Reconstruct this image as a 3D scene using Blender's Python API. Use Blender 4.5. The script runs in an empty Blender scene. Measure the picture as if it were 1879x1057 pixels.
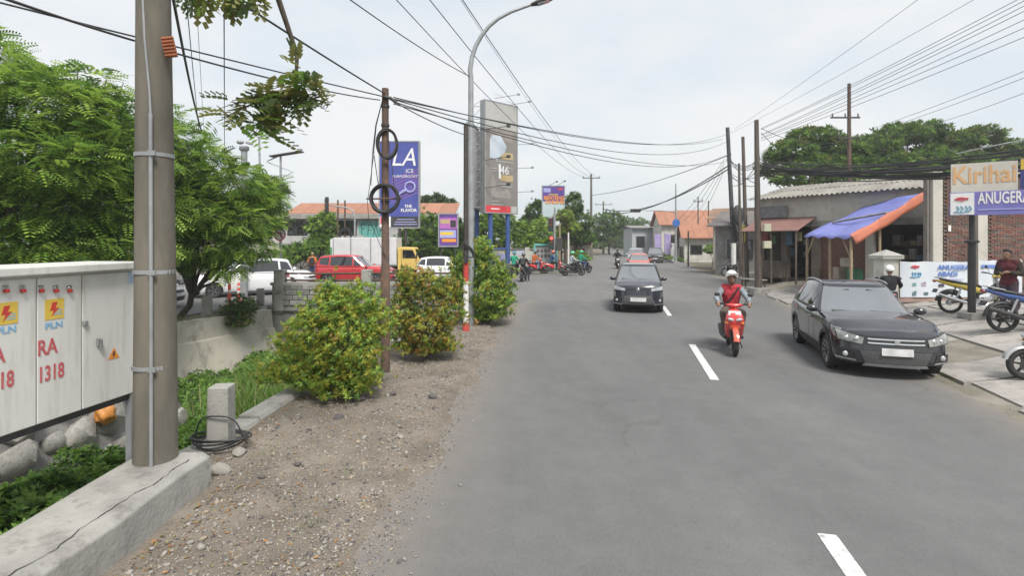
import bpy, bmesh, math, random
import numpy as np
from mathutils import Vector, Matrix, Euler

random.seed(7); RNG = np.random.default_rng(11)
SC = bpy.context.scene
COL = SC.collection
R = math.radians

# ------------------------------------------------------------------ camera
F = 960.0; HC = 2.5; CX = 939.5; HY = 441.0       # focal length and horizon of the photograph, camera height
cam_d = bpy.data.cameras.new('camera'); cam = bpy.data.objects.new('camera', cam_d); COL.objects.link(cam)
cam.location = (0, 0, HC); cam.rotation_euler = (R(90), 0, 0)
cam_d.sensor_width = 36; cam_d.lens = 36 * F / 1879; cam_d.shift_y = -87.5 / 1879
cam_d.clip_start = 0.05; cam_d.clip_end = 2000
SC.camera = cam

# ------------------------------------------------------------------ sky, sun, exposure
SUN_EL, SUN_AZ = 56.0, 160.0                        # azimuth clockwise from +Y
w = bpy.data.worlds.new('World'); SC.world = w; w.use_nodes = True
nt = w.node_tree; nt.nodes.clear()
out = nt.nodes.new('ShaderNodeOutputWorld')
sky = nt.nodes.new('ShaderNodeTexSky'); sky.sky_type = 'NISHITA'; sky.sun_disc = False
sky.sun_elevation = R(SUN_EL); sky.sun_rotation = R(SUN_AZ); sky.dust_density = 3.0; sky.air_density = 1.2
b1 = nt.nodes.new('ShaderNodeBackground'); b1.inputs[1].default_value = 0.10
nt.links.new(sky.outputs[0], b1.inputs[0])
tc = nt.nodes.new('ShaderNodeTexCoord')
mp = nt.nodes.new('ShaderNodeMapping'); mp.inputs['Scale'].default_value = (1.0, 1.0, 2.6)
nz = nt.nodes.new('ShaderNodeTexNoise'); nz.inputs['Scale'].default_value = 1.9; nz.inputs['Detail'].default_value = 5; nz.inputs['Roughness'].default_value = .55
nt.links.new(tc.outputs['Generated'], mp.inputs[0]); nt.links.new(mp.outputs[0], nz.inputs['Vector'])
cr = nt.nodes.new('ShaderNodeValToRGB')
cr.color_ramp.elements[0].position = .40; cr.color_ramp.elements[0].color = (.385, .415, .44, 1)
cr.color_ramp.elements[1].position = .60; cr.color_ramp.elements[1].color = (.468, .466, .462, 1)
nt.links.new(nz.outputs[0], cr.inputs[0])
b2 = nt.nodes.new('ShaderNodeBackground'); b2.inputs[1].default_value = 1.0
nt.links.new(cr.outputs[0], b2.inputs[0])
mx = nt.nodes.new('ShaderNodeMixShader'); mx.inputs[0].default_value = .88
nt.links.new(b1.outputs[0], mx.inputs[1]); nt.links.new(b2.outputs[0], mx.inputs[2]); nt.links.new(mx.outputs[0], out.inputs[0])

sun_d = bpy.data.lights.new('sun', 'SUN'); sun = bpy.data.objects.new('sun', sun_d); COL.objects.link(sun)
sun_d.energy = 2.2; sun_d.angle = R(18); sun_d.color = (1, .96, .9)
sd = Vector((math.sin(R(SUN_AZ)) * math.cos(R(SUN_EL)), math.cos(R(SUN_AZ)) * math.cos(R(SUN_EL)), math.sin(R(SUN_EL))))
sun.rotation_euler = (-sd).to_track_quat('-Z', 'Y').to_euler(); sun.location = sd * 60

vs = SC.view_settings
vs.view_transform = 'Standard'; vs.look = 'None'; vs.gamma = 1; vs.exposure = 1.05; vs.use_curve_mapping = False
SC.cycles.use_denoising = True
SC.cycles.max_bounces = 6; SC.cycles.diffuse_bounces = 3; SC.cycles.glossy_bounces = 3; SC.cycles.transmission_bounces = 3
SC.cycles.transparent_max_bounces = 6; SC.cycles.caustics_reflective = False; SC.cycles.caustics_refractive = False

def G(px, py, z=0.0):                               # ground point (at height z) seen at a place of the photograph
    d = (HC - z) * F / (py - HY)
    return Vector(((px - CX) / F * d, d, z))
def P(px, py, d):                                   # point at distance d
    return Vector(((px - CX) / F * d, d, HC - (py - HY) / F * d))

# ------------------------------------------------------------------ materials
MATS = {}
def mat(name, c, c2=None, rough=.8, scale=4.0, metal=0.0, bump=0.0, bscale=30.0, coat=0.0, spec=.5, detail=6, lo=.35, hi=.65,
        rnd=0.0, stretch=(1, 1, 1), c3=None, s3=40.0, k3=.5, emit=0.0):
    if name in MATS: return MATS[name]
    m = bpy.data.materials.new(name); m.use_nodes = True; n = m.node_tree.nodes; l = m.node_tree.links
    p = n['Principled BSDF']
    p.inputs['Base Color'].default_value = (*c, 1); p.inputs['Roughness'].default_value = rough; p.inputs['Metallic'].default_value = metal
    p.inputs['Coat Weight'].default_value = coat; p.inputs['Coat Roughness'].default_value = .04; p.inputs['Specular IOR Level'].default_value = spec
    t = n.new('ShaderNodeTexCoord'); mp_ = n.new('ShaderNodeMapping'); mp_.inputs['Scale'].default_value = stretch
    l.new(t.outputs['Object'], mp_.inputs[0])
    last = None
    if c2:
        z = n.new('ShaderNodeTexNoise'); z.inputs['Scale'].default_value = scale; z.inputs['Detail'].default_value = detail; z.inputs['Roughness'].default_value = .6
        l.new(mp_.outputs[0], z.inputs['Vector'])
        mr = n.new('ShaderNodeMapRange'); mr.inputs['From Min'].default_value = lo; mr.inputs['From Max'].default_value = hi
        l.new(z.outputs[0], mr.inputs['Value'])
        mxx = n.new('ShaderNodeMix'); mxx.data_type = 'RGBA'; mxx.inputs['A'].default_value = (*c, 1); mxx.inputs['B'].default_value = (*c2, 1)
        l.new(mr.outputs[0], mxx.inputs['Factor']); last = mxx.outputs['Result']
    if c3:
        z = n.new('ShaderNodeTexNoise'); z.inputs['Scale'].default_value = s3; z.inputs['Detail'].default_value = 4; z.inputs['Roughness'].default_value = .7
        l.new(mp_.outputs[0], z.inputs['Vector'])
        mr = n.new('ShaderNodeMapRange'); mr.inputs['From Min'].default_value = .52; mr.inputs['From Max'].default_value = .68; mr.inputs['To Max'].default_value = k3
        l.new(z.outputs[0], mr.inputs['Value'])
        m3 = n.new('ShaderNodeMix'); m3.data_type = 'RGBA'; m3.inputs['A'].default_value = (*c, 1); m3.inputs['B'].default_value = (*c3, 1)
        if last: l.new(last, m3.inputs['A'])
        l.new(mr.outputs[0], m3.inputs['Factor']); last = m3.outputs['Result']
    if rnd:
        oi = n.new('ShaderNodeObjectInfo'); mr = n.new('ShaderNodeMapRange'); mr.inputs['To Min'].default_value = 1 - rnd; mr.inputs['To Max'].default_value = 1 + rnd
        l.new(oi.outputs['Random'], mr.inputs['Value'])
        hs = n.new('ShaderNodeHueSaturation'); hs.inputs['Color'].default_value = (*c, 1)
        if last: l.new(last, hs.inputs['Color'])
        l.new(mr.outputs[0], hs.inputs['Value']); last = hs.outputs[0]
    if last: l.new(last, p.inputs['Base Color'])
    if bump:
        z = n.new('ShaderNodeTexNoise'); z.inputs['Scale'].default_value = bscale; z.inputs['Detail'].default_value = 5
        l.new(mp_.outputs[0], z.inputs['Vector'])
        bp = n.new('ShaderNodeBump'); bp.inputs['Strength'].default_value = bump; bp.inputs['Distance'].default_value = .02
        l.new(z.outputs[0], bp.inputs['Height']); l.new(bp.outputs[0], p.inputs['Normal'])
    if emit:
        p.inputs['Emission Color'].default_value = (*c, 1); p.inputs['Emission Strength'].default_value = emit
    MATS[name] = m
    return m

def leafmat(name, c, c2, trans=.35):
    m = bpy.data.materials.new(name); m.use_nodes = True; n = m.node_tree.nodes; l = m.node_tree.links
    p = n['Principled BSDF']; p.inputs['Roughness'].default_value = .5; p.inputs['Specular IOR Level'].default_value = .35
    t = n.new('ShaderNodeTexCoord'); z = n.new('ShaderNodeTexNoise'); z.inputs['Scale'].default_value = 2.3; z.inputs['Detail'].default_value = 8
    l.new(t.outputs['Object'], z.inputs['Vector'])
    mr = n.new('ShaderNodeMapRange'); mr.inputs['From Min'].default_value = .3; mr.inputs['From Max'].default_value = .7; l.new(z.outputs[0], mr.inputs['Value'])
    mxx = n.new('ShaderNodeMix'); mxx.data_type = 'RGBA'; mxx.inputs['A'].default_value = (*c, 1); mxx.inputs['B'].default_value = (*c2, 1)
    l.new(mr.outputs[0], mxx.inputs['Factor']); l.new(mxx.outputs['Result'], p.inputs['Base Color'])
    tr = n.new('ShaderNodeBsdfTranslucent'); l.new(mxx.outputs['Result'], tr.inputs[0])
    ms = n.new('ShaderNodeMixShader'); ms.inputs[0].default_value = trans
    l.new(p.outputs[0], ms.inputs[1]); l.new(tr.outputs[0], ms.inputs[2]); l.new(ms.outputs[0], n['Material Output'].inputs[0])
    MATS[name] = m
    return m

def paint(name, c, rough=.32, metal=.0, coat=1.0):
    return mat(name, c, tuple(min(1, x * 1.12 + .004) for x in c), rough=rough, metal=metal, coat=coat, scale=1.5, bump=.01, bscale=3)

def asphalt_mat(name, c, c2, crack=.6):
    m = mat(name, c, c2, rough=.9, stretch=(1, .35, 1), scale=.55, bump=.35, bscale=90, c3=tuple(x * .6 for x in c), s3=70, k3=.4, spec=.3, detail=8)
    n = m.node_tree.nodes; l = m.node_tree.links; p = n['Principled BSDF']; last = p.inputs['Base Color'].links[0].from_socket
    tc_ = n.new('ShaderNodeTexCoord')
    def noise(scl, sc3, det=4, ro=.6, dist=0.0):
        mp_ = n.new('ShaderNodeMapping'); mp_.inputs['Scale'].default_value = sc3; mp_.inputs['Rotation'].default_value = (0, 0, R(11.5)); l.new(tc_.outputs['Object'], mp_.inputs[0])
        z = n.new('ShaderNodeTexNoise'); z.inputs['Scale'].default_value = scl; z.inputs['Detail'].default_value = det; z.inputs['Roughness'].default_value = ro; z.inputs['Distortion'].default_value = dist; l.new(mp_.outputs[0], z.inputs['Vector']); return z.outputs[0]
    def rng(sock, a, b_, t0, t1):
        r_ = n.new('ShaderNodeMapRange'); r_.inputs['From Min'].default_value = a; r_.inputs['From Max'].default_value = b_; r_.inputs['To Min'].default_value = t0; r_.inputs['To Max'].default_value = t1; l.new(sock, r_.inputs['Value']); return r_.outputs[0]
    def mul(sock, fac):
        mm = n.new('ShaderNodeMix'); mm.data_type = 'RGBA'; mm.blend_type = 'MULTIPLY'; mm.inputs['Factor'].default_value = 1; l.new(sock, mm.inputs['A']); l.new(fac, mm.inputs['B']); return mm.outputs['Result']
    last = mul(last, rng(noise(.75, (1, .03, 1), 3), .3, .7, .92, 1.07))          # wheel tracks
    last = mul(last, rng(noise(.16, (1, .6, 1), 5, .5), .52, .545, 1.0, .95))       # overlay patches with firm edges
    last = mul(last, rng(noise(1.3, (1, .7, 1), 6, .65), .66, .76, 1.0, .80))       # oil and damp stains
    last = mul(last, rng(noise(2.2, (1, 1, 1), 8, .7), .35, .65, .93, 1.06))
    mp_ = n.new('ShaderNodeMapping'); mp_.inputs['Scale'].default_value = (.55, .38, 1); l.new(tc_.outputs['Object'], mp_.inputs[0])
    dz = n.new('ShaderNodeTexNoise'); dz.inputs['Scale'].default_value = 2.2; dz.inputs['Detail'].default_value = 6; l.new(mp_.outputs[0], dz.inputs['Vector'])
    ad = n.new('ShaderNodeVectorMath'); ad.operation = 'MULTIPLY_ADD'; ad.inputs[1].default_value = (.55, .55, 0); l.new(dz.outputs['Color'], ad.inputs[0]); l.new(mp_.outputs[0], ad.inputs[2])
    vo = n.new('ShaderNodeTexVoronoi'); vo.feature = 'DISTANCE_TO_EDGE'; vo.inputs['Scale'].default_value = .8; l.new(ad.outputs[0], vo.inputs['Vector'])
    ck = rng(vo.outputs['Distance'], .004, .010, 1.0, 0.0); mk = rng(noise(.23, (1, 1, 1), 3), .50, .60, 0.0, crack * .8)
    mu = n.new('ShaderNodeMath'); mu.operation = 'MULTIPLY'; l.new(ck, mu.inputs[0]); l.new(mk, mu.inputs[1])
    mm = n.new('ShaderNodeMix'); mm.data_type = 'RGBA'; mm.inputs['B'].default_value = (.06, .058, .055, 1); l.new(last, mm.inputs['A']); l.new(mu.outputs[0], mm.inputs['Factor'])
    at = n.new('ShaderNodeAttribute'); at.attribute_name = 'dust'                     # sand carried in from the verge
    du = rng(noise(3.5, (1, 1, 1), 7, .7), .3, .7, .35, 1.0); m2 = n.new('ShaderNodeMath'); m2.operation = 'MULTIPLY'; l.new(at.outputs['Fac'], m2.inputs[0]); l.new(du, m2.inputs[1])
    md = n.new('ShaderNodeMix'); md.data_type = 'RGBA'; md.inputs['B'].default_value = (.225, .197, .168, 1); l.new(mm.outputs['Result'], md.inputs['A']); l.new(m2.outputs[0], md.inputs['Factor']); l.new(md.outputs['Result'], p.inputs['Base Color'])
    return m
ASPHALT = asphalt_mat('asphalt', (.128, .128, .129), (.150, .150, .150), .35); ASPHALT2 = asphalt_mat('asphalt_old', (.145, .143, .140), (.172, .168, .163), .5)
DIRT = mat('dirt_ground', (.20, .175, .14), (.125, .115, .08), rough=.95, scale=.6, bump=.6, bscale=14, c3=(.06, .09, .03), s3=1.4, k3=.6, spec=.2)
GRAVELG = mat('gravel_ground', (.235, .208, .172), (.145, .125, .103), rough=.95, scale=1.6, bump=1.0, bscale=45, c3=(.11, .095, .085), s3=26, k3=.7, spec=.2, detail=9)
STONE = mat('pebble', (.34, .32, .29), (.22, .205, .185), rough=.9, scale=9, spec=.25)
STONED = mat('pebble_dark', (.13, .115, .115), (.08, .075, .08), rough=.9, scale=9, spec=.25)
STONEB = mat('pebble_brown', (.33, .275, .21), (.24, .20, .155), rough=.9, scale=9, spec=.25)
CONC = mat('concrete', (.35, .342, .318), (.25, .243, .228), rough=.9, scale=2.2, bump=.35, bscale=28, c3=(.14, .135, .122), s3=4.5, k3=.7, spec=.25)
CONCD = mat('concrete_dark', (.27, .262, .25), (.18, .175, .17), rough=.92, scale=2.0, bump=.4, bscale=25, c3=(.1, .1, .095), s3=4, k3=.6, spec=.25)
CONCP = mat('concrete_pole_grey', (.185, .168, .137), (.12, .11, .092), rough=.9, scale=3.0, bump=.2, bscale=40, c3=(.10, .098, .08), s3=5, k3=.55, spec=.25, stretch=(1, 1, .25))
CANALW = mat('canal_render', (.56, .515, .435), (.42, .395, .35), rough=.92, scale=.9, bump=.3, bscale=14, c3=(.24, .225, .195), s3=1.4, k3=.85, spec=.2, stretch=(1, 1, .6))
PAVE = mat('pavement_concrete', (.36, .34, .315), (.27, .255, .24), rough=.92, scale=1.1, bump=.45, bscale=22, c3=(.17, .16, .15), s3=3.2, k3=.7, spec=.25, rnd=.08)
CRACK = mat('crack_dark', (.035, .032, .03), rough=1)
WHITEL = mat('road_paint', (.70, .70, .69), (.50, .50, .49), rough=.75, scale=7, c3=(.17, .17, .17), s3=11, k3=.85)
RUBBER = mat('rubber', (.018, .018, .018), (.03, .03, .03), rough=.75, scale=6)
BLACKP = mat('black_plastic', (.022, .022, .024), (.035, .035, .036), rough=.5, scale=5)
STEEL = mat('bare_steel', (.55, .56, .57), (.40, .41, .42), rough=.32, metal=.9, scale=5)
GALV = mat('galvanised_steel', (.36, .375, .385), (.27, .28, .29), rough=.5, metal=.35, scale=4)
CHROME = mat('chrome', (.75, .76, .77), (.66, .67, .68), rough=.12, metal=1.0, scale=4)
RUST = mat('rusty_iron', (.115, .072, .052), (.065, .045, .038), rough=.85, scale=4, bump=.3, bscale=40, c3=(.20, .105, .06), s3=9, k3=.7)
BLACKM = mat('black_metal', (.03, .03, .032), (.05, .048, .046), rough=.6, scale=5)
CABLE = mat('cable_black', (.022, .022, .025), (.04, .04, .042), rough=.65, scale=3)
FILM = mat('tinted_windscreen', (.30, .31, .32), (.34, .35, .36), rough=.05, metal=.75, spec=.8, coat=.8, scale=1)
GLASSD = mat('dark_glass', (.012, .014, .016), (.018, .02, .022), rough=.03, spec=.9, coat=.6, scale=2)
GLASSC = mat('lamp_lens', (.42, .44, .46), (.30, .32, .34), rough=.08, spec=.8, coat=1, scale=14)
REDL = mat('red_lens', (.22, .01, .01), (.3, .014, .012), rough=.15, coat=1, scale=8)
AMBER = mat('amber_lens', (.75, .26, .02), (.6, .2, .02), rough=.2, coat=1, scale=8)
PLATE = mat('blurred_plate', (.62, .62, .62), (.45, .45, .45), rough=.6, scale=6)
WHITEP = mat('white_paint', (.72, .72, .70), (.64, .64, .62), rough=.5, scale=3)
CREAM = mat('cream_wall', (.56, .55, .50), (.45, .44, .40), rough=.9, scale=1.2, bump=.15, bscale=20, c3=(.28, .27, .25), s3=2.2, k3=.6)
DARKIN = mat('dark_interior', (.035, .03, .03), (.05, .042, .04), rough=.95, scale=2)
WOOD = mat('weathered_wood', (.13, .105, .085), (.075, .062, .052), rough=.9, scale=4, bump=.4, bscale=25, stretch=(3, 3, .3))
BAMBOO = mat('bamboo_pole', (.36, .28, .18), (.25, .19, .12), rough=.7, scale=6, stretch=(1, 1, .4))
ORANGER = mat('orange_roof_tile', (.36, .165, .10), (.27, .13, .085), rough=.85, scale=2, bump=.4, bscale=12, rnd=.12)
SKIN = mat('skin', (.30, .175, .115), (.25, .14, .09), rough=.55, scale=6)
HAIR = mat('black_hair', (.012, .01, .01), (.025, .02, .018), rough=.5, scale=20)
BARK = mat('bark', (.10, .08, .062), (.055, .045, .037), rough=.95, scale=7, bump=.6, bscale=22, stretch=(2, 2, .5))

# ------------------------------------------------------------------ mesh builder
class MB:
    def __init__(s): s.v = []; s.f = []; s.m = []
    def add(s, vs, fs, mi=0):
        o = len(s.v); s.v += [tuple(v) for v in vs]; s.f += [tuple(i + o for i in f) for f in fs]; s.m += [mi] * len(fs); return s
    def box(s, c, d, rot=None, mi=0, taper=1.0):
        hx, hy, hz = d[0] / 2, d[1] / 2, d[2] / 2
        vs = [Vector((x * (taper if z > 0 else 1), y * (taper if z > 0 else 1), z)) for z in (-hz, hz) for (x, y) in ((-hx, -hy), (hx, -hy), (hx, hy), (-hx, hy))]
        if rot is not None:
            m = rot if isinstance(rot, Matrix) else Euler(rot).to_matrix(); vs = [m @ v for v in vs]
        c = Vector(c)
        return s.add([v + c for v in vs], [(3, 2, 1, 0), (4, 5, 6, 7), (0, 1, 5, 4), (1, 2, 6, 5), (2, 3, 7, 6), (3, 0, 4, 7)], mi)
    def beam(s, a, b, wdt, h=None, mi=0):
        a = Vector(a); b = Vector(b); d = b - a
        q = d.to_track_quat('X', 'Z').to_matrix()
        return s.box((a + b) / 2, (d.length, wdt, h or wdt), q, mi)
    def tube(s, pts, r, n=8, mi=0, caps=True):
        pts = [Vector(p) for p in pts]; k = len(pts)
        if not hasattr(r, '__len__'): r = [r] * k
        vs = []; up = None
        for i, p in enumerate(pts):
            d = (pts[min(i + 1, k - 1)] - pts[max(i - 1, 0)])
            if d.length < 1e-9: d = Vector((0, 0, 1))
            d.normalize()
            if up is None:
                up = d.orthogonal().normalized()
            else:
                up = (up - d * up.dot(d)); up = up.normalized() if up.length > 1e-6 else d.orthogonal().normalized()
            w_ = d.cross(up)
            for j in range(n):
                a = 2 * math.pi * j / n; vs.append(p + (up * math.cos(a) + w_ * math.sin(a)) * r[i])
        fs = [(i * n + j, i * n + (j + 1) % n, (i + 1) * n + (j + 1) % n, (i + 1) * n + j) for i in range(k - 1) for j in range(n)]
        if caps: fs += [tuple(range(n - 1, -1, -1)), tuple(range((k - 1) * n, k * n))]
        return s.add(vs, fs, mi)
    def ring(s, c, rad, r, axis=(0, 1, 0), n=28, k=6, mi=0, sx=1, arc=1.0, ph=0):
        ax = Vector(axis).normalized(); u = ax.orthogonal().normalized(); w_ = ax.cross(u); c = Vector(c)
        m = n if arc >= 1 else n + 1
        pts = [c + u * math.cos(2 * math.pi * arc * i / n + ph) * rad * sx + w_ * math.sin(2 * math.pi * arc * i / n + ph) * rad for i in range(m)]
        if arc >= 1:
            vs = []
            for i, p in enumerate(pts):
                rr = (p - c).normalized()
                for j in range(k):
                    a = 2 * math.pi * j / k; vs.append(p + (rr * math.cos(a) + ax * math.sin(a)) * r)
            return s.add(vs, [(i * k + j, ((i + 1) % n) * k + j, ((i + 1) % n) * k + (j + 1) % k, i * k + (j + 1) % k) for i in range(n) for j in range(k)], mi)
        return s.tube(pts, r, k, mi)
    def lathe(s, prof, c=(0, 0, 0), axis='z', n=20, mi=0, hoop=False):
        vs = []; c = Vector(c)
        for (r_, h) in prof:
            for j in range(n):
                a = 2 * math.pi * j / n; x, y = r_ * math.cos(a), r_ * math.sin(a)
                vs.append(c + (Vector((x, y, h)) if axis == 'z' else Vector((x, h, y)) if axis == 'y' else Vector((h, x, y))))
        k = len(prof); fs = [(i * n + j, i * n + (j + 1) % n, (i + 1) * n + (j + 1) % n, (i + 1) * n + j) for i in range(k - 1) for j in range(n)]
        fs += [((k - 1) * n + j, (k - 1) * n + (j + 1) % n, (j + 1) % n, j) for j in range(n)] if hoop else [tuple(range(n - 1, -1, -1)), tuple(range((k - 1) * n, k * n))]
        return s.add(vs, fs, mi)
    def ell(s, c, rad, n=14, k=9, mi=0, rot=None):
        c = Vector(c); vs = []
        if not hasattr(rad, '__len__'): rad = (rad,) * 3
        for i in range(1, k):
            th = math.pi * i / k
            for j in range(n):
                a = 2 * math.pi * j / n
                vs.append(Vector((rad[0] * math.sin(th) * math.cos(a), rad[1] * math.sin(th) * math.sin(a), rad[2] * math.cos(th))))
        vs += [Vector((0, 0, rad[2])), Vector((0, 0, -rad[2]))]
        if rot is not None: rm = Euler(rot).to_matrix(); vs = [rm @ v for v in vs]
        T = (k - 1) * n; B = T + 1
        fs = [(i * n + j, (i + 1) * n + j, (i + 1) * n + (j + 1) % n, i * n + (j + 1) % n) for i in range(k - 2) for j in range(n)]
        fs += [(T, j, (j + 1) % n) for j in range(n)] + [(B, (k - 2) * n + (j + 1) % n, (k - 2) * n + j) for j in range(n)]
        return s.add([c + v for v in vs], fs, mi)
    def cap(s, a, b, r1, r2, n=10):                    # tapered capsule
        a = Vector(a); b = Vector(b); s.tube([a, b], [r1, r2], n); s.ell(a, r1, n, 6); return s.ell(b, r2, n, 6)
    def loft(s, secs, n=14, mi=0, p=2.4):              # sections (x, y, z, half width, half height) along x
        vs = []
        for (x, y, z, a, b) in secs:
            for j in range(n):
                t = 2 * math.pi * j / n; cc, ss = math.cos(t), math.sin(t)
                vs.append((x, y + a * math.copysign(abs(cc) ** (2 / p), cc), z + b * math.copysign(abs(ss) ** (2 / p), ss)))
        k = len(secs); fs = [(i * n + j, i * n + (j + 1) % n, (i + 1) * n + (j + 1) % n, (i + 1) * n + j) for i in range(k - 1) for j in range(n)]
        fs += [tuple(range(n - 1, -1, -1)), tuple(range((k - 1) * n, k * n))]
        return s.add(vs, fs, mi)
    def prism(s, poly, z0, z1, mi=0):                  # polygon in xy
        n = len(poly)
        vs = [(x, y, z0) for x, y in poly] + [(x, y, z1) for x, y in poly]
        return s.add(vs, [tuple(range(n - 1, -1, -1)), tuple(range(n, 2 * n))] + [(i, (i + 1) % n, n + (i + 1) % n, n + i) for i in range(n)], mi)
    def extr(s, poly, o, u, v, nrm, t, mi=0):          # polygon in a free plane, thickness t along nrm
        o, u, v, nrm = Vector(o), Vector(u), Vector(v), Vector(nrm); n = len(poly)
        vs = [o + u * a + v * b for a, b in poly] + [o + u * a + v * b + nrm * t for a, b in poly]
        return s.add(vs, [tuple(range(n - 1, -1, -1)), tuple(range(n, 2 * n))] + [(i, (i + 1) % n, n + (i + 1) % n, n + i) for i in range(n)], mi)
    def quad(s, a, b, c, d, mi=0): return s.add([a, b, c, d], [(0, 1, 2, 3)], mi)
    def mesh(s, name, smooth=None):
        me = bpy.data.meshes.new(name); me.from_pydata(s.v, [], s.f)
        if any(s.m): me.polygons.foreach_set('material_index', s.m)
        bm = bmesh.new(); bm.from_mesh(me); bmesh.ops.recalc_face_normals(bm, faces=bm.faces); bm.to_mesh(me); bm.free()
        if smooth is not None:
            me.polygons.foreach_set('use_smooth', [True] * len(me.polygons)); me.set_sharp_from_angle(angle=R(smooth))
        me.update(); return me
    def build(s, name, m, parent=None, smooth=None, bevel=0, loc=None, rz=0):
        me = s.mesh(name, smooth)
        for mm in (m if isinstance(m, (list, tuple)) else [m]): me.materials.append(mm)
        o = link(name, me, parent, loc, rz)
        if bevel:
            b = o.modifiers.new('bevel', 'BEVEL'); b.width = bevel; b.segments = 2; b.limit_method = 'ANGLE'; b.angle_limit = R(40)
        return o

def link(name, data, parent=None, loc=None, rz=0):
    o = bpy.data.objects.new(name, data); COL.objects.link(o)
    if parent is not None: o.parent = parent
    if loc is not None: o.location = loc
    if rz: o.rotation_euler = (0, 0, rz)
    return o
def tag(o, label=None, cat=None, group=None, kind=None):
    if label: o['label'] = label
    if cat: o['category'] = cat
    if group: o['group'] = group
    if kind: o['kind'] = kind
    return o
def thing(name, label, cat, loc=(0, 0, 0), rz=0.0, group=None):
    return tag(link(name, None, None, loc, rz), label, cat, group)
def struct(o): o['kind'] = 'structure'; return o
def copy_part(o, parent, loc=None, rot=None):
    c = o.copy(); COL.objects.link(c); c.parent = parent
    if loc is not None: c.location = loc
    if rot is not None: c.rotation_euler = rot
    return c
def copy_tree(o, parent=None):
    c = o.copy(); COL.objects.link(c); c.parent = parent
    for ch in list(o.children): copy_tree(ch, c)
    return c
FONTS = []
def text(name, body, size, m, parent, o, u, v, ext=.003, align='CENTER', sx=1.0, bold=0.0, shear=0.0):
    """flat lettering: o = anchor, u = reading direction, v = up, standing out along u x v"""
    c = bpy.data.curves.new(name, 'FONT'); c.body = body; c.size = size; c.align_x = align; c.align_y = 'CENTER'; c.extrude = ext; c.offset = bold; c.shear = shear
    c.resolution_u = 3; c.materials.append(m)
    ob = link(name, c, parent)
    u = Vector(u).normalized(); v = Vector(v).normalized(); n_ = u.cross(v)
    mm = Matrix(((u.x * sx, v.x, n_.x, o[0]), (u.y * sx, v.y, n_.y, o[1]), (u.z * sx, v.z, n_.z, o[2]), (0, 0, 0, 1)))
    ob.matrix_basis = mm; FONTS.append(ob); return ob

# ------------------------------------------------------------------ numpy scatter of small pieces into one mesh
def rotmats(yaw, pitch, roll):
    cy, sy, cp, sp, cr_, sr = np.cos(yaw), np.sin(yaw), np.cos(pitch), np.sin(pitch), np.cos(roll), np.sin(roll)
    z = np.zeros_like(yaw); o = np.ones_like(yaw)
    Rz = np.stack([np.stack([cy, -sy, z], -1), np.stack([sy, cy, z], -1), np.stack([z, z, o], -1)], -2)
    Ry = np.stack([np.stack([cp, z, sp], -1), np.stack([z, o, z], -1), np.stack([-sp, z, cp], -1)], -2)
    Rx = np.stack([np.stack([o, z, z], -1), np.stack([z, cr_, -sr], -1), np.stack([z, sr, cr_], -1)], -2)
    return Rz @ Ry @ Rx
def scatter(name, tv, tf, pos, rot, scl, mi, mats, parent=None, smooth=False):
    tv = np.asarray(tv, float); N = len(pos); T = len(tv)
    scl = np.asarray(scl, float)
    if scl.ndim == 1: scl = np.repeat(scl[:, None], 3, 1)
    V = np.einsum('nij,ntj->nti', rot, tv[None] * scl[:, None, :]) + np.asarray(pos)[:, None, :]
    k = len(tf[0]); TF = np.asarray(tf); Fc = (TF[None] + (np.arange(N) * T)[:, None, None]).reshape(-1)
    me = bpy.data.meshes.new(name); me.vertices.add(N * T); me.vertices.foreach_set('co', V.reshape(-1))
    nf = N * len(tf); me.loops.add(nf * k); me.loops.foreach_set('vertex_index', Fc.astype(np.int32))
    me.polygons.add(nf); me.polygons.foreach_set('loop_start', np.arange(0, nf * k, k, dtype=np.int32))
    me.polygons.foreach_set('material_index', np.repeat(np.asarray(mi, dtype=np.int32), len(tf)))
    if smooth: me.polygons.foreach_set('use_smooth', np.ones(nf, bool))
    me.update(calc_edges=True)
    for m in mats: me.materials.append(m)
    return link(name, me, parent)

def leaf_t(l=1.0, wd=.42, fold=.12, droop=.18):
    """one leaf along +x, two folded quads"""
    v = [(0, 0, 0), (l * .45, wd / 2, fold * l), (l, 0, -droop * l), (l * .45, -wd / 2, fold * l), (l * .5, 0, 0)]
    return v, [(0, 4, 1), (4, 2, 1), (0, 3, 4), (3, 2, 4)]
def frond_t(pairs=6, l=1.0, ll=.26, lw=.1):
    v = []; f = []
    for i in range(pairs):
        t = .18 + .8 * i / (pairs - 1); z = -.32 * t * t; k = math.sin(math.pi * (.25 + .6 * t)) ** .6
        for s in (-1, 1):
            b = len(v); L = ll * k
            v += [(t * l, 0, z), (t * l + L * .25 - lw * .6, s * L * .55, z - .02), (t * l + L * .42, s * L, z - .09 * L), (t * l + L * .25 + lw * .6, s * L * .5, z - .01)]
            f.append((b, b + 1, b + 2, b + 3))
    return v, f
def sprig_t(n=6, seed=0):
    r = random.Random(seed); v = []; f = []
    for i in range(n):
        a = 2.4 * i + r.uniform(-.3, .3); el = .25 + .9 * i / n; L = r.uniform(.75, 1.1); lv, lf = leaf_t(L, .44 * L)
        m = Euler((r.uniform(-.4, .4), -el, a), 'XYZ').to_matrix()
        o = len(v); v += [tuple(m @ Vector(p) + Vector((0, 0, .35 * i / n))) for p in lv]; f += [tuple(q + o for q in t) for t in lf]
    return v, f
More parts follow.
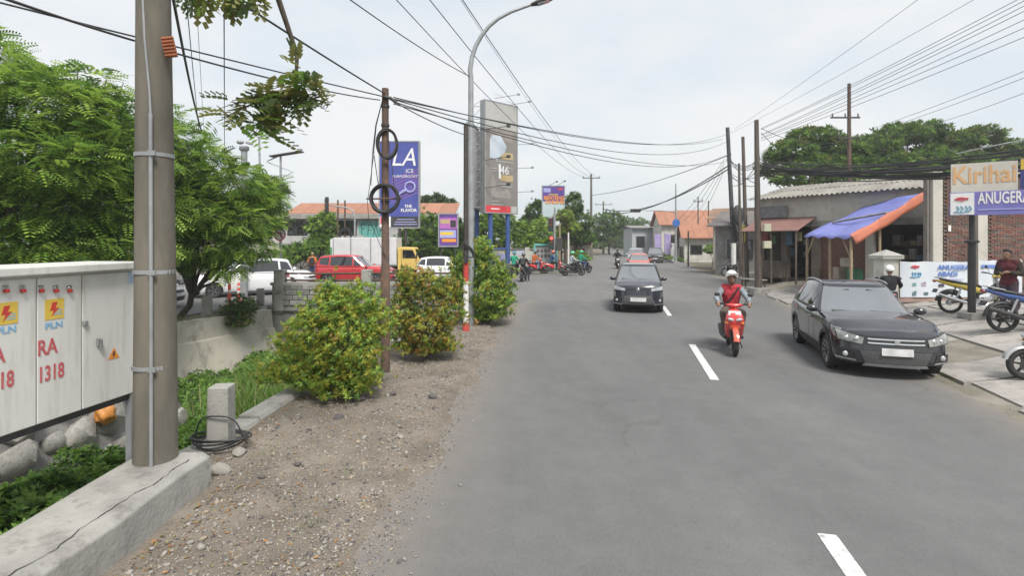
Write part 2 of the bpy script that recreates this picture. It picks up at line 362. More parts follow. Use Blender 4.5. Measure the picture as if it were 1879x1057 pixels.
# ================================================================== the setting
def pl(pts, y):                                      # x of a polyline given as (x, y), by y
    return float(np.interp(y, [p[1] for p in pts], [p[0] for p in pts]))
ROADL = [(-2.6, -12), (-1.8, 0), (-1.28, 3.9), (-1.02, 6.17), (-.72, 10.9), (-.25, 16), (.12, 19.6), (.6, 21.6), (5.0, 42), (7.6, 55), (11.6, 75), (19.6, 110), (36, 180), (85, 390)]
ROADR = [(2.4, -12), (5.2, 0), (7.0, 7.2), (7.6, 9.4), (9.2, 15), (11.0, 22), (12.9, 31), (15.0, 41), (19.6, 60), (27, 90), (48, 180), (98, 390)]
FAR = [(-10.6, -9), (-10.6, 10), (-9.9, 15.3), (-8.5, 18.5)]          # far edge of the canal
NEAR = [(-3.62, -9), (-3.62, 5.2), (-3.42, 6), (-3.3, 8), (-2.85, 11), (-2.3, 14), (-1.9, 18.5)]

def sheet(name, rows, m, z):                         # rows: list of (y, x0, x1)
    b = MB()
    for (y0, a0, c0), (y1, a1, c1) in zip(rows, rows[1:]):
        b.quad((a0, y0, z), (c0, y0, z), (c1, y1, z), (a1, y1, z))
    return struct(b.build(name, m))

g = MB()
g.quad((-320, -60, -.03), (320, -60, -.03), (320, -9, -.03), (-320, -9, -.03))
ys = [-9, 0, 5.2, 6, 8, 10, 11, 14, 15.3, 18.5]
for y0, y1 in zip(ys, ys[1:]):
    g.quad((-320, y0, -.03), (pl(FAR, y0), y0, -.03), (pl(FAR, y1), y1, -.03), (-320, y1, -.03))
    g.quad((pl(NEAR, y0), y0, -.03), (320, y0, -.03), (320, y1, -.03), (pl(NEAR, y1), y1, -.03))
g.quad((-320, 18.5, -.03), (320, 18.5, -.03), (320, 620, -.03), (-320, 620, -.03))
struct(g.build('ground', DIRT))

yr = [-12, -6, 0, 3.9, 6.17, 9.4, 10.9, 15, 16, 19.6, 21.6]
def main_road():
    b = MB(); yq = sorted(set(yr) | set(np.arange(-12, 21.6, 1.5).tolist())); cols = ((0, .9), (.25, .65), (.6, .32), (1.1, .0)); vs = []; du = []
    for y in yq:
        a, c = pl(ROADL, y), pl(ROADR, y)
        for off, d_ in cols: vs.append((a + off, y, .004)); du.append(d_)
        for off, d_ in ((-.9, 0), (-.35, .35), (0, .9)): vs.append((c + off, y, .004)); du.append(d_)
    b.add(vs, [(j * 7 + i, j * 7 + i + 1, (j + 1) * 7 + i + 1, (j + 1) * 7 + i) for j in range(len(yq) - 1) for i in range(6)]); o = struct(b.build('road', ASPHALT))
    at = o.data.attributes.new('dust', 'FLOAT', 'POINT'); at.data.foreach_set('value', du)
main_road()
yr2 = [21.6, 31, 42, 55, 60, 75, 90, 110, 180, 390]
sheet('far_road', [(y, pl(ROADL, y), pl(ROADR, y)) for y in yr2], ASPHALT2, .004)
sheet('side_road', [(14.6, -70, -11.4), (18.2, -70, -10.6), (19.4, -70, pl(ROADL, 19.4)), (21.6, -70, pl(ROADL, 21.6)), (31, -70, pl(ROADL, 31)), (40, -70, pl(ROADL, 40))], ASPHALT2, .004)

def dash(x0, y0, x1, y1, lab):
    d = Vector((x1 - x0, y1 - y0)).normalized(); n_ = Vector((-d.y, d.x)) * .075
    b = MB(); b.prism([(x0 + n_.x, y0 + n_.y), (x0 - n_.x, y0 - n_.y), (x1 - n_.x, y1 - n_.y), (x1 + n_.x, y1 + n_.y)], .0055, .0095)
    tag(b.build('lane_marking', WHITEL), lab, 'road marking', 'white dashes of the centre line')
dash(2.02, 1.3, 2.665, 4.43, 'white lane dash at the bottom edge, nearest to the camera')
dash(3.62, 9.34, 4.30, 12.5, 'white lane dash on the asphalt left of the oncoming scooter')
dash(5.22, 17.3, 5.72, 19.8, 'short white lane dash beside the oncoming dark SUV')

# gravel verge: an uneven sheet that runs out under the ragged asphalt edge
def hz(x, y): return (math.sin(x * 3.1 + y * 1.7) + math.sin(x * 7.3 - y * 4.1) * .6 + math.sin(x * 13.7 + y * 11.3) * .35 + math.sin(x * 23 - y * 19) * .22)
def verge_z(x, y):
    e = pl(ROADL, y); c = pl(NEAR, y); t = (e - x)
    base = .055 * min(1, max(-.6, (t + .12) / .6)) + .05 * max(0, min(1, (t - 1.2) / 1.0))
    return base + .011 * hz(x, y)
def verge_sheet():
    b = MB(); ny, nx = 150, 30; Y0, Y1 = -3.0, 20.6; vs = []
    for j in range(ny + 1):
        y = Y0 + (Y1 - Y0) * (j / ny) ** 1.25
        a = min(pl(NEAR, min(y, 18.5)) + .02, pl(ROADL, y) - .3); e = pl(ROADL, y) + .5
        if y > 18.5: a = max(a, pl(ROADL, y) - 1.6 + (y - 18.5) * .45)
        for i in range(nx + 1):
            x = a + (e - a) * i / nx; vs.append((x, y, verge_z(x, y) * (1 if y < 19.5 else max(.05, (20.7 - y) / 1.2))))
    b.add(vs, [(j * (nx + 1) + i, j * (nx + 1) + i + 1, (j + 1) * (nx + 1) + i + 1, (j + 1) * (nx + 1) + i) for j in range(ny) for i in range(nx)])
    o = b.build('gravel_verge', GRAVELG, smooth=60); return struct(o)
verge_sheet()

# canal: bed, far wall, near wall, concrete kerbs
b = MB()
for y0, y1 in zip(ys, ys[1:]): b.quad((-11.5, y0, -1.95), (-1.5, y0, -1.95), (-1.5, y1, -1.95), (-11.5, y1, -1.95))
struct(b.build('canal_bed', DIRT))
b = MB(); top = []
yy = [-9, 10, 15.3, 18.5]
for k, y in enumerate(yy):
    x = pl(FAR, y); top.append([(x - .35, y, .06), (x, y, .06), (x + .05, y, -.55), (x + .12, y, -.6), (x + .45, y, -2.0), (x - .35, y, -2.0)])
vs = [p for t in top for p in t]; n_ = 6
b.add(vs, [(i * n_ + j, i * n_ + (j + 1) % n_, (i + 1) * n_ + (j + 1) % n_, (i + 1) * n_ + j) for i in range(3) for j in range(n_)] + [tuple(range(n_)), tuple(range(3 * n_, 4 * n_))])
tag(b.build('canal_wall', CANALW), 'stained tan concrete wall along the far side of the overgrown canal', 'wall')
b = MB()
for y0, y1 in zip(ys, ys[1:]):
    for (ya, yb) in ((y0, y1),):
        xa, xb = pl(NEAR, ya), pl(NEAR, yb)
        b.add([(xa - .3, ya, -2), (xa, ya, -2), (xb, yb, -2), (xb - .3, yb, -2), (xa - .3, ya, .0), (xa, ya, .0), (xb, yb, .0), (xb - .3, yb, .0)], [(0, 1, 2, 3), (4, 5, 6, 7), (0, 1, 5, 4), (1, 2, 6, 5), (2, 3, 7, 6), (3, 0, 4, 7)])
tag(b.build('canal_wall', CONCD), 'dark concrete canal wall below the roadside kerb, by the gravel verge', 'wall')

# thick parapet block in the left foreground, with a crack running along its top
par = thing('concrete_parapet', 'thick cracked concrete parapet in the left foreground, carrying the big utility pole', 'parapet', (0, 0, 0))
b = MB(); secs = []
for y in np.linspace(-4, 5.2, 24):
    j = .012 * math.sin(y * 5.1) + .008 * math.sin(y * 13); zt = .40 + .006 * math.sin(y * 3)
    secs.append([(-3.66, y, -.3), (-3.68, y, zt - .02), (-3.64, y, zt), (-3.06 + j, y, zt - .005), (-3.0 + j, y, zt - .05), (-2.96 + j * .5, y, -.1)])
vs = [p for t in secs for p in t]; k = len(secs)
b.add(vs, [(i * 6 + j, i * 6 + (j + 1) % 6, (i + 1) * 6 + (j + 1) % 6, (i + 1) * 6 + j) for i in range(k - 1) for j in range(6)] + [tuple(range(6)), tuple(range((k - 1) * 6, k * 6))])
b.build('block', CONC, par, bevel=.012)
rr = random.Random(4); pts = []
for i in range(110):
    t = i / 109; y = -.2 + t * 5.2
    pts.append((-3.30 + .22 * t + .02 * math.sin(t * 29) + rr.uniform(-.011, .011) + .012 * math.sin(t * 71), y, .4015 + .006 * math.sin(y * 3)))
b = MB()
for i, (p, q) in enumerate(zip(pts, pts[1:])):
    wd = .0015 + .004 * abs(math.sin(i * .37)) * rr.uniform(.4, 1.2); b.quad((p[0] - wd, p[1], p[2]), (p[0] + wd, p[1], p[2]), (q[0] + wd, q[1], q[2]), (q[0] - wd, q[1], q[2]))
b.build('crack', CRACK, par)

# low broken kerb beyond it
kb = thing('canal_kerb', 'low broken concrete kerb between the gravel and the canal', 'kerb')
segs = [(5.35, 6.9), (6.93, 8.6), (8.64, 10.6), (10.64, 12.6), (12.64, 15.2), (15.24, 18.3)]
for i, (y0, y1) in enumerate(segs):
    b = MB(); dz = (.0, .03, -.02, .0, .02, .0)[i]; q = []
    for y in np.linspace(y0, y1, 6):
        x = pl(NEAR, y); q.append([(x - .26, y, -.2), (x - .26, y, .15 + dz), (x + .02, y, .15 + dz), (x + .06 + .01 * math.sin(y * 9), y, .10 + dz), (x + .07, y, -.1)])
    vs = [p for t in q for p in t]
    b.add(vs, [(a * 5 + j, a * 5 + (j + 1) % 5, (a + 1) * 5 + (j + 1) % 5, (a + 1) * 5 + j) for a in range(5) for j in range(5)] + [tuple(range(5)), tuple(range(25, 30))])
    b.build('kerb_stone', CONC, kb, bevel=.01)

# short concrete marker posts
def post(name, x, y, z0, h, wd, lab, rz=0.1, m=CONC):
    o = thing(name, lab, 'post', (x, y, z0), rz, 'concrete marker posts by the canal')
    b = MB(); b.box((0, 0, h / 2 - .04), (wd, wd, h), taper=.94); b.build('shaft', m, o, bevel=.012)
    return o
p0 = post('concrete_post', -3.36, 6.05, .12, .74, .235, 'stubby concrete post with a black cable looped round it, on the near kerb', .12)
b = MB()
for i in range(5):
    pts = []
    for t in np.linspace(0, 2 * math.pi, 30, endpoint=False):
        pts.append((-3.33 + (.235 + .02 * i) * math.cos(t + i) + .02 * math.sin(2 * t + i), 6.0 + (.2 + .012 * i) * math.sin(t + i), .19 + .018 * i + .03 * math.sin(t * 1 + i * 1.9)))
    pts.append(pts[0]); b.tube(pts, .011, 6)
pts = [(-3.34 + .27 * math.cos(t), 5.90 + .06 * math.cos(t) ** 2, .2 + .34 * math.sin(t) * (1 + .08 * math.sin(3 * t))) for t in np.linspace(math.pi, 0, 20)]
b.tube(pts, .009, 6)
tag(b.build('cable_coil', CABLE, smooth=50), 'loose black cable coiled round the foot of the stubby concrete post', 'cable')
post('concrete_post', *G(380, 584)[:2], 0.0, .76, .27, 'concrete post on the far canal edge, right of the tree trunk', .3)
post('concrete_post', *G(478, 562)[:2], 0.0, .72, .26, 'concrete post on the far canal edge next to the culvert wall', .3)

# culvert head wall: coursed blocks, posts, rails
cw = thing('culvert_wall', 'grey block parapet with two posts and rusty rails where the canal goes under the street', 'wall', (0, 18.5, 0))
b = MB(); b.box((-5.1, .25, -.95), (7.2, .36, 2.3)); b.box((-5.1, .25, .56), (6.9, .22, .72)); b.build('wall', CONCD, cw, bevel=.01)
b = MB(); b.box((-5.1, .24, .95), (6.95, .42, .1)); b.build('coping', CONC, cw, bevel=.012)
rr = random.Random(2)
for r_ in range(4):
    x = -8.5 + (.22 if r_ % 2 else 0)
    while x < -2.2:
        wd = rr.uniform(.42, .62)
        b = MB(); b.box((0, 0, 0), (wd - .025, .12 + rr.uniform(0, .03), .17))
        b.build('block', CONCD if rr.random() < .6 else CONC, cw, bevel=.012, loc=(x + wd / 2, .10 - rr.uniform(0, .015), .28 + .185 * r_))
        x += wd
for px in (510, 671):
    b = MB(); b.box((0, 0, 0), (.34, .36, 1.55)); b.build('post', CONC, cw, bevel=.02, loc=((px - CX) / F * 18.5, .2, .68))
for z in (1.32, 1.08):
    b = MB(); b.tube([(-8.3, .2, z), (-6.8, .2, z - .012), (-5.2, .2, z), (-3.2, .2, z + .006), (-2.0, .2, z)], .035, 8); b.build('rail', RUST, cw, smooth=50)

# rubble stone bank below the electrical cabinet
rw = thing('rubble_wall', 'sloping bank of big grey stones below the white electrical cabinet', 'stone wall')
b = MB(); b.add([(-4.75, -1, -1.9), (-4.75, 8.6, -1.9), (-5.75, 8.6, .5), (-5.75, -1, .5), (-8, -1, .5), (-8, 8.6, .5), (-8, -1, -1.9), (-8, 8.6, -1.9)],
      [(0, 1, 2, 3), (3, 2, 5, 4), (1, 2, 5, 7), (0, 3, 4, 6), (4, 5, 7, 6)]); b.build('bank', CONCD, rw)
rr = random.Random(9); STM = [mat('boulder_grey', (.38, .365, .335), (.27, .26, .24), rough=.9, scale=3, bump=.5, bscale=16, c3=(.12, .12, .105), s3=5, k3=.6, rnd=.2)]
meshes = []
for k in range(4):
    bm = bmesh.new(); bmesh.ops.create_icosphere(bm, subdivisions=2, radius=1)
    sd_ = [Vector((rr.uniform(-1, 1), rr.uniform(-1, 1), rr.uniform(-1, 1))).normalized() for _ in range(9)]
    for v in bm.verts:
        for d in sd_:
            q = v.co.dot(d)
            if q > .6: v.co -= d * (q - .6) * .95
    me = bpy.data.meshes.new('stone'); bm.to_mesh(me); bm.free(); me.materials.append(STM[0])
    me.polygons.foreach_set('use_smooth', [True] * len(me.polygons)); me.set_sharp_from_angle(angle=R(32)); meshes.append(me)
for r_ in range(6):
    y = 2.2 + rr.uniform(0, .3); t = .12 + r_ * .17
    while y < 8.5:
        s = rr.uniform(.2, .36)
        o = link('stone', rr.choice(meshes), rw, (-4.72 - t * 1.0 + rr.uniform(-.05, .05), y, -1.9 + 2.4 * t + rr.uniform(-.05, .05)))
        o.scale = (s * .62, s * rr.uniform(.9, 1.3), s * rr.uniform(.75, 1)); o.rotation_euler = (rr.uniform(-.4, .4), .4 + rr.uniform(-.3, .3), rr.uniform(-.5, .5)); y += s * 1.75

# right-hand forecourt: concrete slabs that rise a little towards the shops
def pave_z(x, y):
    t = max(0, min(1, (x - pl(ROADR, y)) / 4.2)); return .03 + .5 * t * t * (3 - 2 * t)
def pave_under():
    b = MB(); vs = []; ny, nx = 60, 16
    for j in range(ny + 1):
        y = 3 + 34 * j / ny
        for i in range(nx + 1):
            x = pl(ROADR, y) - .05 + (24 - pl(ROADR, y)) * (i / nx) ** 1.4; vs.append((x, y, pave_z(x, y) - (.045 if i else .06) + .006 * hz(x * .6, y * .6)))
    b.add(vs, [(j * (nx + 1) + i, j * (nx + 1) + i + 1, (j + 1) * (nx + 1) + i + 1, (j + 1) * (nx + 1) + i) for j in range(ny) for i in range(nx)])
    return struct(b.build('forecourt', mat('forecourt_dirt', (.25, .225, .195), (.16, .145, .12), rough=.95, scale=1.5, bump=.7, bscale=25, c3=(.10, .11, .06), s3=2.5, k3=.5), smooth=60))
fc = pave_under()
rr = random.Random(21)
yrow = 3.2
while yrow < 24:
    hgt = rr.uniform(1.2, 1.75); u = .12 + rr.uniform(0, .35)
    while u < 9.5:
        wd = rr.uniform(1.3, 2.3)
        if not (rr.random() < .06):
            def cpt(du, dy):
                k_ = .09 if u < 1.2 else .05; y = yrow + dy + rr.uniform(-k_, k_) * .8; x = pl(ROADR, y) + u + du + rr.uniform(-k_, k_) * .8
                return (x, y)
            q = [cpt(.03, .03), cpt(wd * .5, .03), cpt(wd - .03, .03), cpt(wd - .03, hgt - .03), cpt(wd * .5, hgt - .03), cpt(.03, hgt - .03)]
            dz = rr.uniform(-.014, .014); b = MB()
            vs = [(x, y, pave_z(x, y) - .09) for x, y in q] + [(x, y, pave_z(x, y) + dz) for x, y in q]
            b.add(vs, [(6, 7, 10, 11), (7, 8, 9, 10)] + [(i, (i + 1) % 6, 6 + (i + 1) % 6, 6 + i) for i in range(6)])
            b.build('slab', PAVE, fc)
        u += wd
    yrow += hgt
# ================================================================== cars
def smooth_interp(xs, ys, x):
    x = np.asarray(x, float); d = .07
    return (np.interp(x - d, xs, ys) + 2 * np.interp(x, xs, ys) + np.interp(x + d, xs, ys)) / 4
WHEELS = {}
def wheel_parts(r, wd, style):
    key = (round(r, 3), style)
    if key in WHEELS: return WHEELS[key]
    t = MB(); h = wd / 2
    t.lathe([(r * .66, -h * .8), (r * .9, -h), (r * .97, -h * .85), (r, -h * .45), (r, h * .45), (r * .97, h * .85), (r * .9, h), (r * .66, h * .8)], axis='y', n=30)
    tm = t.mesh('tyre', 40); tm.materials.append(RUBBER)
    q = MB()
    q.lathe([(r * .60, -h * .5), (r * .67, -h * .85), (r * .67, h * .85), (r * .63, h * .86), (r * .60, h * .5), (r * .25, h * .28), (r * .12, h * .3)], axis='y', n=26, mi=1)
    q.lathe([(r * .635, h * .84), (r * .67, h * .84), (r * .67, h * .9), (r * .635, h * .9)], axis='y', n=26, hoop=True)
    ns = 10 if style == 2 else 5
    for i in range(ns):
        a = 2 * math.pi * i / ns
        for da in ((-.13, .13) if style != 2 else (0,)):
            a0, a1 = a + da * .5, a + da
            q.beam((r * .12 * math.cos(a0), h * .62, r * .12 * math.sin(a0)), (r * .65 * math.cos(a1), h * .78, r * .65 * math.sin(a1)), r * (.13 if style != 2 else .09), .02)
    q.lathe([(r * .13, h * .4), (r * .13, h * .72), (r * .08, h * .76)], axis='y', n=12)
    rm = q.mesh('rim', 35); rm.materials.append(STEEL if style else GALV); rm.materials.append(BLACKM)
    WHEELS[key] = (tm, rm); return WHEELS[key]

class CarShape:
    def __init__(s, **k):
        D = dict(L=4.3, W=1.77, H=1.58, wb=2.6, fo=.88, r=.32, sill=.22, zlip=.82, zcowl=1.02, belt=1.02, deck=1.05, xcowl=.62, xf1=.02, xr1=-1.62, xr0=-2.0, gb=.93, gr=.72,
                 bow=.26, rbow=.16, lipback=.16, fsill=.24)
        D.update(k); s.__dict__.update(D)
        s.xf = s.L / 2 - s.fo; s.xr = s.xf - s.wb; s.hw = s.W / 2
        s.tx = [-s.L / 2, -s.L / 2 + .25, s.xr0 + .3, s.xcowl - .3, s.xcowl, (s.xcowl + s.L / 2) / 2 + .1, s.L / 2 - .12, s.L / 2]
        s.tz = [s.deck - .10, s.deck, s.belt + .02, s.belt - .01, s.zcowl, (s.zcowl + s.zlip) / 2 + .045, s.zlip + .01, s.zlip - .03]
        s.wx = [-s.L / 2, -s.L / 2 + .3, -s.L / 2 + .9, 0, s.L / 2 - 1.0, s.L / 2 - .35, s.L / 2]
        s.wy = [.90, .965, .995, 1.0, .995, .955, .87]
    def ztop(s, x): return smooth_interp(s.tx, s.tz, x)
    def wid(s, x): return s.hw * smooth_interp(s.wx, s.wy, x)
    def prof(s, t): return np.interp(t, [0, .12, .3, .5, .66, .74, .9, 1.0], [.93, .975, .992, 1.0, .996, .985, .95, .90])
    def bow_x(s, x, y, z):
        kf = np.clip((x - (s.L / 2 - .85)) / .85, 0, 1) ** 1.6; kr = np.clip((-x - (s.L / 2 - .6)) / .6, 0, 1) ** 1.6
        a = np.clip(abs(y) / s.hw, 0, 1)
        fs = np.interp(z, [.15, .3, .48, .62, s.zlip - .06, s.zlip + .03], [.10, .03, .0, .02, .05, s.lipback])
        rs = np.interp(z, [.15, .3, .5, .62, .75, s.deck], [.10, .02, .0, .02, .08, .10])
        return x - kf * (s.bow * a ** 2.6 + fs) + kr * (s.rbow * a ** 2.8 + rs)
    def zbot(s, x):
        Ra = s.r + .055; z = s.sill + .04 * np.clip((abs(x) - s.L / 2 + .7) / .7, 0, 1)
        for xw in (s.xf, s.xr):
            dx = abs(x - xw)
            if dx < Ra: z = max(z, s.r + math.sqrt(Ra * Ra - dx * dx))
        return z
    def side(s, x, z, e=.004):                          # point on the flank
        t = (z - s.sill) / (s.ztop(x) - s.sill); y = float(s.wid(x) * s.prof(t)); return (float(s.bow_x(x, y, z)), y + e, z)
    def front(s, y, z, e=.006): return (float(s.bow_x(s.L / 2, y, z)) + e, y, z)
    def rear(s, y, z, e=.006): return (float(s.bow_x(-s.L / 2, y, z)) - e, y, z)
    # greenhouse
    def gh(s, h):
        f = s.xcowl + (s.xf1 - s.xcowl) * h ** .93; b = s.xr0 + (s.xr1 - s.xr0) * h ** 1.1
        w_ = s.hw * (s.gb + (s.gr - s.gb) * h ** 1.25); p = 7.0 - 2.2 * h
        return (f + b) / 2, (f - b) / 2, w_, p
    def zr(s, x):                                        # roof line
        u = (x - s.xf1) / (s.xr1 - s.xf1); return s.H - .055 - .05 * (2 * np.clip(u, -.2, 1.2) - .75) ** 2
    def gz(s, x, h): z0 = float(s.ztop(x)) - .02; return z0 + (float(s.zr(x)) - z0) * h
    def gside(s, x, h, e=.009):
        c, a, w_, p = s.gh(h); q = min(.9999, abs((x - c) / a)); y = w_ * (1 - q ** p) ** (1 / p); return (x, y + e, s.gz(x, h))
    def gfront(s, v, h, sg=1, e=.014):
        c, a, w_, p = s.gh(h); y = v * w_; x = c + sg * (a * (1 - min(.9999, abs(v)) ** p) ** (1 / p) - .05 * 0); return (x + sg * e, y, s.gz(x, h) + .003)
def patch(b, fn, c4, nu=8, nv=3, mi=0, mirror=False):
    (a0, b0), (a1, b1), (a2, b2), (a3, b3) = c4
    for sgn in ((1, -1) if mirror else (1,)):
        vs = []
        for j in range(nv + 1):
            for i in range(nu + 1):
                u, v = i / nu, j / nv
                a = (a0 * (1 - u) + a1 * u) * (1 - v) + (a3 * (1 - u) + a2 * u) * v; bb = (b0 * (1 - u) + b1 * u) * (1 - v) + (b3 * (1 - u) + b2 * u) * v
                p = fn(a, bb); vs.append((p[0], p[1] * sgn, p[2]))
        b.add(vs, [(j * (nu + 1) + i, j * (nu + 1) + i + 1, (j + 1) * (nu + 1) + i + 1, (j + 1) * (nu + 1) + i) for j in range(nv) for i in range(nu)], mi)
    return b

def car(name, label, cat, loc, rz, paintm, sp, group=None, style=1, clad=False, rails=False, front=None, detail=True, beltm=None, tail=None):
    s = CarShape(**sp); o = thing(name, label, cat, loc, rz, group)
    # ---- lower body
    xs = list(np.linspace(-s.L / 2, s.L / 2, 44))
    Ra = s.r + .055
    for xw in (s.xf, s.xr):
        for a in np.linspace(0, math.pi, 17): xs.append(xw + Ra * .999 * math.cos(a))
    xs += [s.L / 2 - .03, s.L / 2 - .08, -s.L / 2 + .03, -s.L / 2 + .08]
    xs = sorted(set(round(float(x), 4) for x in xs)); ns, ntp = 9, 5; vs = []
    def section(x):
        W_ = float(s.wid(x)); zt = float(s.ztop(x)); zb = s.zbot(x); half = []
        for i in range(ns):
            z = zb + (zt - .045 - zb) * i / (ns - 1); t = (z - s.sill) / (zt - s.sill); half.append((W_ * float(s.prof(t)), z))
        yt = half[-1][0]
        for yy_, dz in ((.965, -.016), (.90, .0), (.62, .018), (.3, .028)): half.append((yt * yy_, zt + dz))
        return half + [(0, zt + .032)] + [(-y, z) for y, z in reversed(half)]
    for x in xs:
        for (y, z) in section(x): vs.append((float(s.bow_x(x, y, z)), y, z))
    m = len(section(0)); k = len(xs); b = MB()
    b.add(vs, [(i * m + j, i * m + j + 1, (i + 1) * m + j + 1, (i + 1) * m + j) for i in range(k - 1) for j in range(m - 1)])
    for x in (-s.L / 2, s.L / 2):
        sec = section(x)[:m // 2 + 1]; rows = []; nx = 12
        for (y, z) in sec: rows += [(float(s.bow_x(x, y * (1 - 2 * i / nx), z)), y * (1 - 2 * i / nx), z) for i in range(nx + 1)]
        b.add(rows, [(j * (nx + 1) + i, j * (nx + 1) + i + 1, (j + 1) * (nx + 1) + i + 1, (j + 1) * (nx + 1) + i) for j in range(len(sec) - 2) for i in range(nx)])
    body = b.build('body', paintm, o, smooth=38)
    # ---- greenhouse
    b = MB(); vs = []; n = 64; hs = [i / 12 for i in range(13)]
    def ringp(h, sc=1.0, dz=0):
        c, a, w_, p = s.gh(h); r_ = []
        for j in range(n):
            t = 2 * math.pi * j / n; cc, ss = math.cos(t), math.sin(t)
            x = c + sc * a * math.copysign(abs(cc) ** (2 / p), cc); y = sc * w_ * math.copysign(abs(ss) ** (2 / p), ss); r_.append((x, y, s.gz(x, h) + dz))
        return r_
    rings = [ringp(h) for h in hs] + [ringp(1, .975, .016), ringp(1, .93, .030), ringp(1, .8, .042), ringp(1, .5, .051), ringp(1, .2, .055)]
    vs = [p for r_ in rings for p in r_]; q = len(rings)
    b.add(vs, [(i * n + j, i * n + (j + 1) % n, (i + 1) * n + (j + 1) % n, (i + 1) * n + j) for i in range(q - 1) for j in range(n)] + [tuple(range((q - 1) * n, q * n))])
    roof = b.build('roof', paintm, o, smooth=38)
    # ---- glass
    patch(MB(), s.gfront, [(-.9, .04), (.9, .04), (.88, .93), (-.88, .93)], 14, 6)
    b = MB(); patch(b, lambda v, h: s.gfront(v, h), [(-.91, .03), (.91, .03), (.89, .94), (-.89, .94)], 14, 6); ws = b.build('windscreen', FILM, o, smooth=60)
    if detail:
        b = MB()
        for v0, v1 in ((-.05, -.72), (.72, .08)): 
            a_ = s.gfront(v0, .05, e=.02); c_ = s.gfront(v1, .10, e=.02); b.tube([a_, c_], .01, 5)
        b.build('wiper', BLACKP, ws)
    b = MB(); patch(b, lambda v, h: s.gfront(v, h, -1), [(-.8, .18), (.8, .18), (.78, .88), (-.78, .88)], 12, 5); b.build('rear_window', GLASSD, o, smooth=60)
    c0, a0, _, _ = s.gh(.1); c1, a1, _, _ = s.gh(.92)
    fA, fB = c0 + a0 * .93, c1 + a1 * .90; rA, rB = c0 - a0 * .93, c1 - a1 * .88
    mid = (s.xf + s.xr) / 2 + .06; q3 = s.xr + .12
    wins = [[(mid + .04, .1), (fA - .1, .1), (fB - .05, .9), (mid + .06, .9)], [(q3 + .05, .1), (mid - .04, .1), (mid - .02, .9), (q3 + .08, .9)], [(max(rA, q3 - .62) + .05, .25), (q3 - .03, .12), (q3, .88), (max(rB, q3 - .55), .84)]]
    for sgn in (1, -1):
        for wv in wins:
            if abs(wv[0][0] - wv[1][0]) < .08: continue
            b = MB(); patch(b, lambda x, h: (lambda p: (p[0], p[1] * sgn, p[2]))(s.gside(x, h)), wv, 8, 5); b.build('side_window', GLASSD, o, smooth=60)
    # ---- doors: seams, handles, sills
    if detail:
        zb = s.sill + .1
        for sgn in (1, -1):
            fl = lambda x, z: (lambda p: (p[0], p[1] * sgn, p[2]))(s.side(x, z, .003))
            for xx in (mid, q3 - .04, fA - .02):
                zt = float(s.ztop(xx)) - .05; zlo = max(zb, s.zbot(xx) + .03); b = MB()
                patch(b, fl, [(xx - .006, zlo), (xx + .006, zlo), (xx + .006, zt), (xx - .006, zt)], 1, 8); b.build('door_seam', BLACKP, body)
        for sgn in (1, -1):
            for xx in (mid + .12, q3 + .1):
                p = s.side(xx, s.belt - .17, .012); b = MB(); b.box((p[0], p[1] * sgn, p[2]), (.17, .028, .032)); b.build('door_handle', paintm, body, bevel=.008)
    for sgn in (1, -1):
        p = s.side(fA + .02, s.belt - .02, .09); b = MB(); b.ell((p[0], (p[1] + .03) * sgn, p[2] + .05), (.075, .115, .075), 14, 9); b.box((p[0] + .0, (p[1] - .07) * sgn, p[2] + .0), (.05, .12, .035))
        mi = b.build('mirror', paintm, o, smooth=50)
        b = MB(); b.ell((p[0] - .045, (p[1] + .03) * sgn, p[2] + .05), (.035, .095, .058), 12, 7); b.build('mirror_glass', GLASSD, mi, smooth=50)
    if clad:
        for sgn in (1, -1):
            b = MB()
            patch(b, lambda x, z: (lambda p: (p[0], p[1] * sgn, p[2]))(s.side(x, z, .008)), [(s.xr + Ra, s.sill - .02), (s.xf - Ra, s.sill - .02), (s.xf - Ra, s.sill + .13), (s.xr + Ra, s.sill + .13)], 16, 3); b.build('sill_cladding', BLACKP, o, smooth=40)
            for xw in (s.xf, s.xr):
                vs = []; N = 18; b = MB()
                for i in range(N + 1):
                    a = math.pi * i / N
                    for rr_ in (Ra - .012, Ra + .055):
                        x, z = xw + rr_ * math.cos(a), s.r + rr_ * math.sin(a); p = s.side(x, max(z, s.sill - .02), .010); vs.append((p[0], p[1] * sgn, p[2]))
                b.add(vs, [(2 * i, 2 * i + 1, 2 * i + 3, 2 * i + 2) for i in range(N)]); b.build('arch_cladding', BLACKP, o, smooth=40)
    if rails:
        for sgn in (1, -1):
            pts = []
            for u in np.linspace(0, 1, 12):
                x = s.xf1 - .12 + (s.xr1 - s.xf1 + .3) * u; c, a, w_, p = s.gh(1); pts.append((x, sgn * (w_ * .945), s.gz(x, 1) + .035 + .035 * math.sin(math.pi * u) ** .35))
            b = MB(); b.tube(pts, .019, 6); b.build('roof_rail', STEEL, o, smooth=50)
    # ---- underside: dark boxes added to block light inside the hollow shell
    b = MB(); b.box((0, 0, .38), (s.L - 1.0, s.W - .55, .36)); b.box((0, 0, .3), (s.wb - 2 * Ra, s.W - .16, .2)); b.box((s.L / 2 - .42, 0, .4), (.24, s.W - .62, .3)); b.box((-s.L / 2 + .42, 0, .4), (.24, s.W - .62, .3)); b.build('underbody_light_block', BLACKP, o)
    # ---- wheels
    tm, rm = wheel_parts(s.r, .21, style)
    for xw in (s.xf, s.xr):
        for sgn in (1, -1):
            t = link('wheel', tm, o, (xw, sgn * (s.hw - .125), s.r)); t.rotation_euler = (0, 0, 0 if sgn > 0 else math.pi); link('rim', rm, t)
    # ---- lamps, grille, bumper
    (front or front_plain)(o, s, paintm)
    (tail or tail_plain)(o, s)
    return o

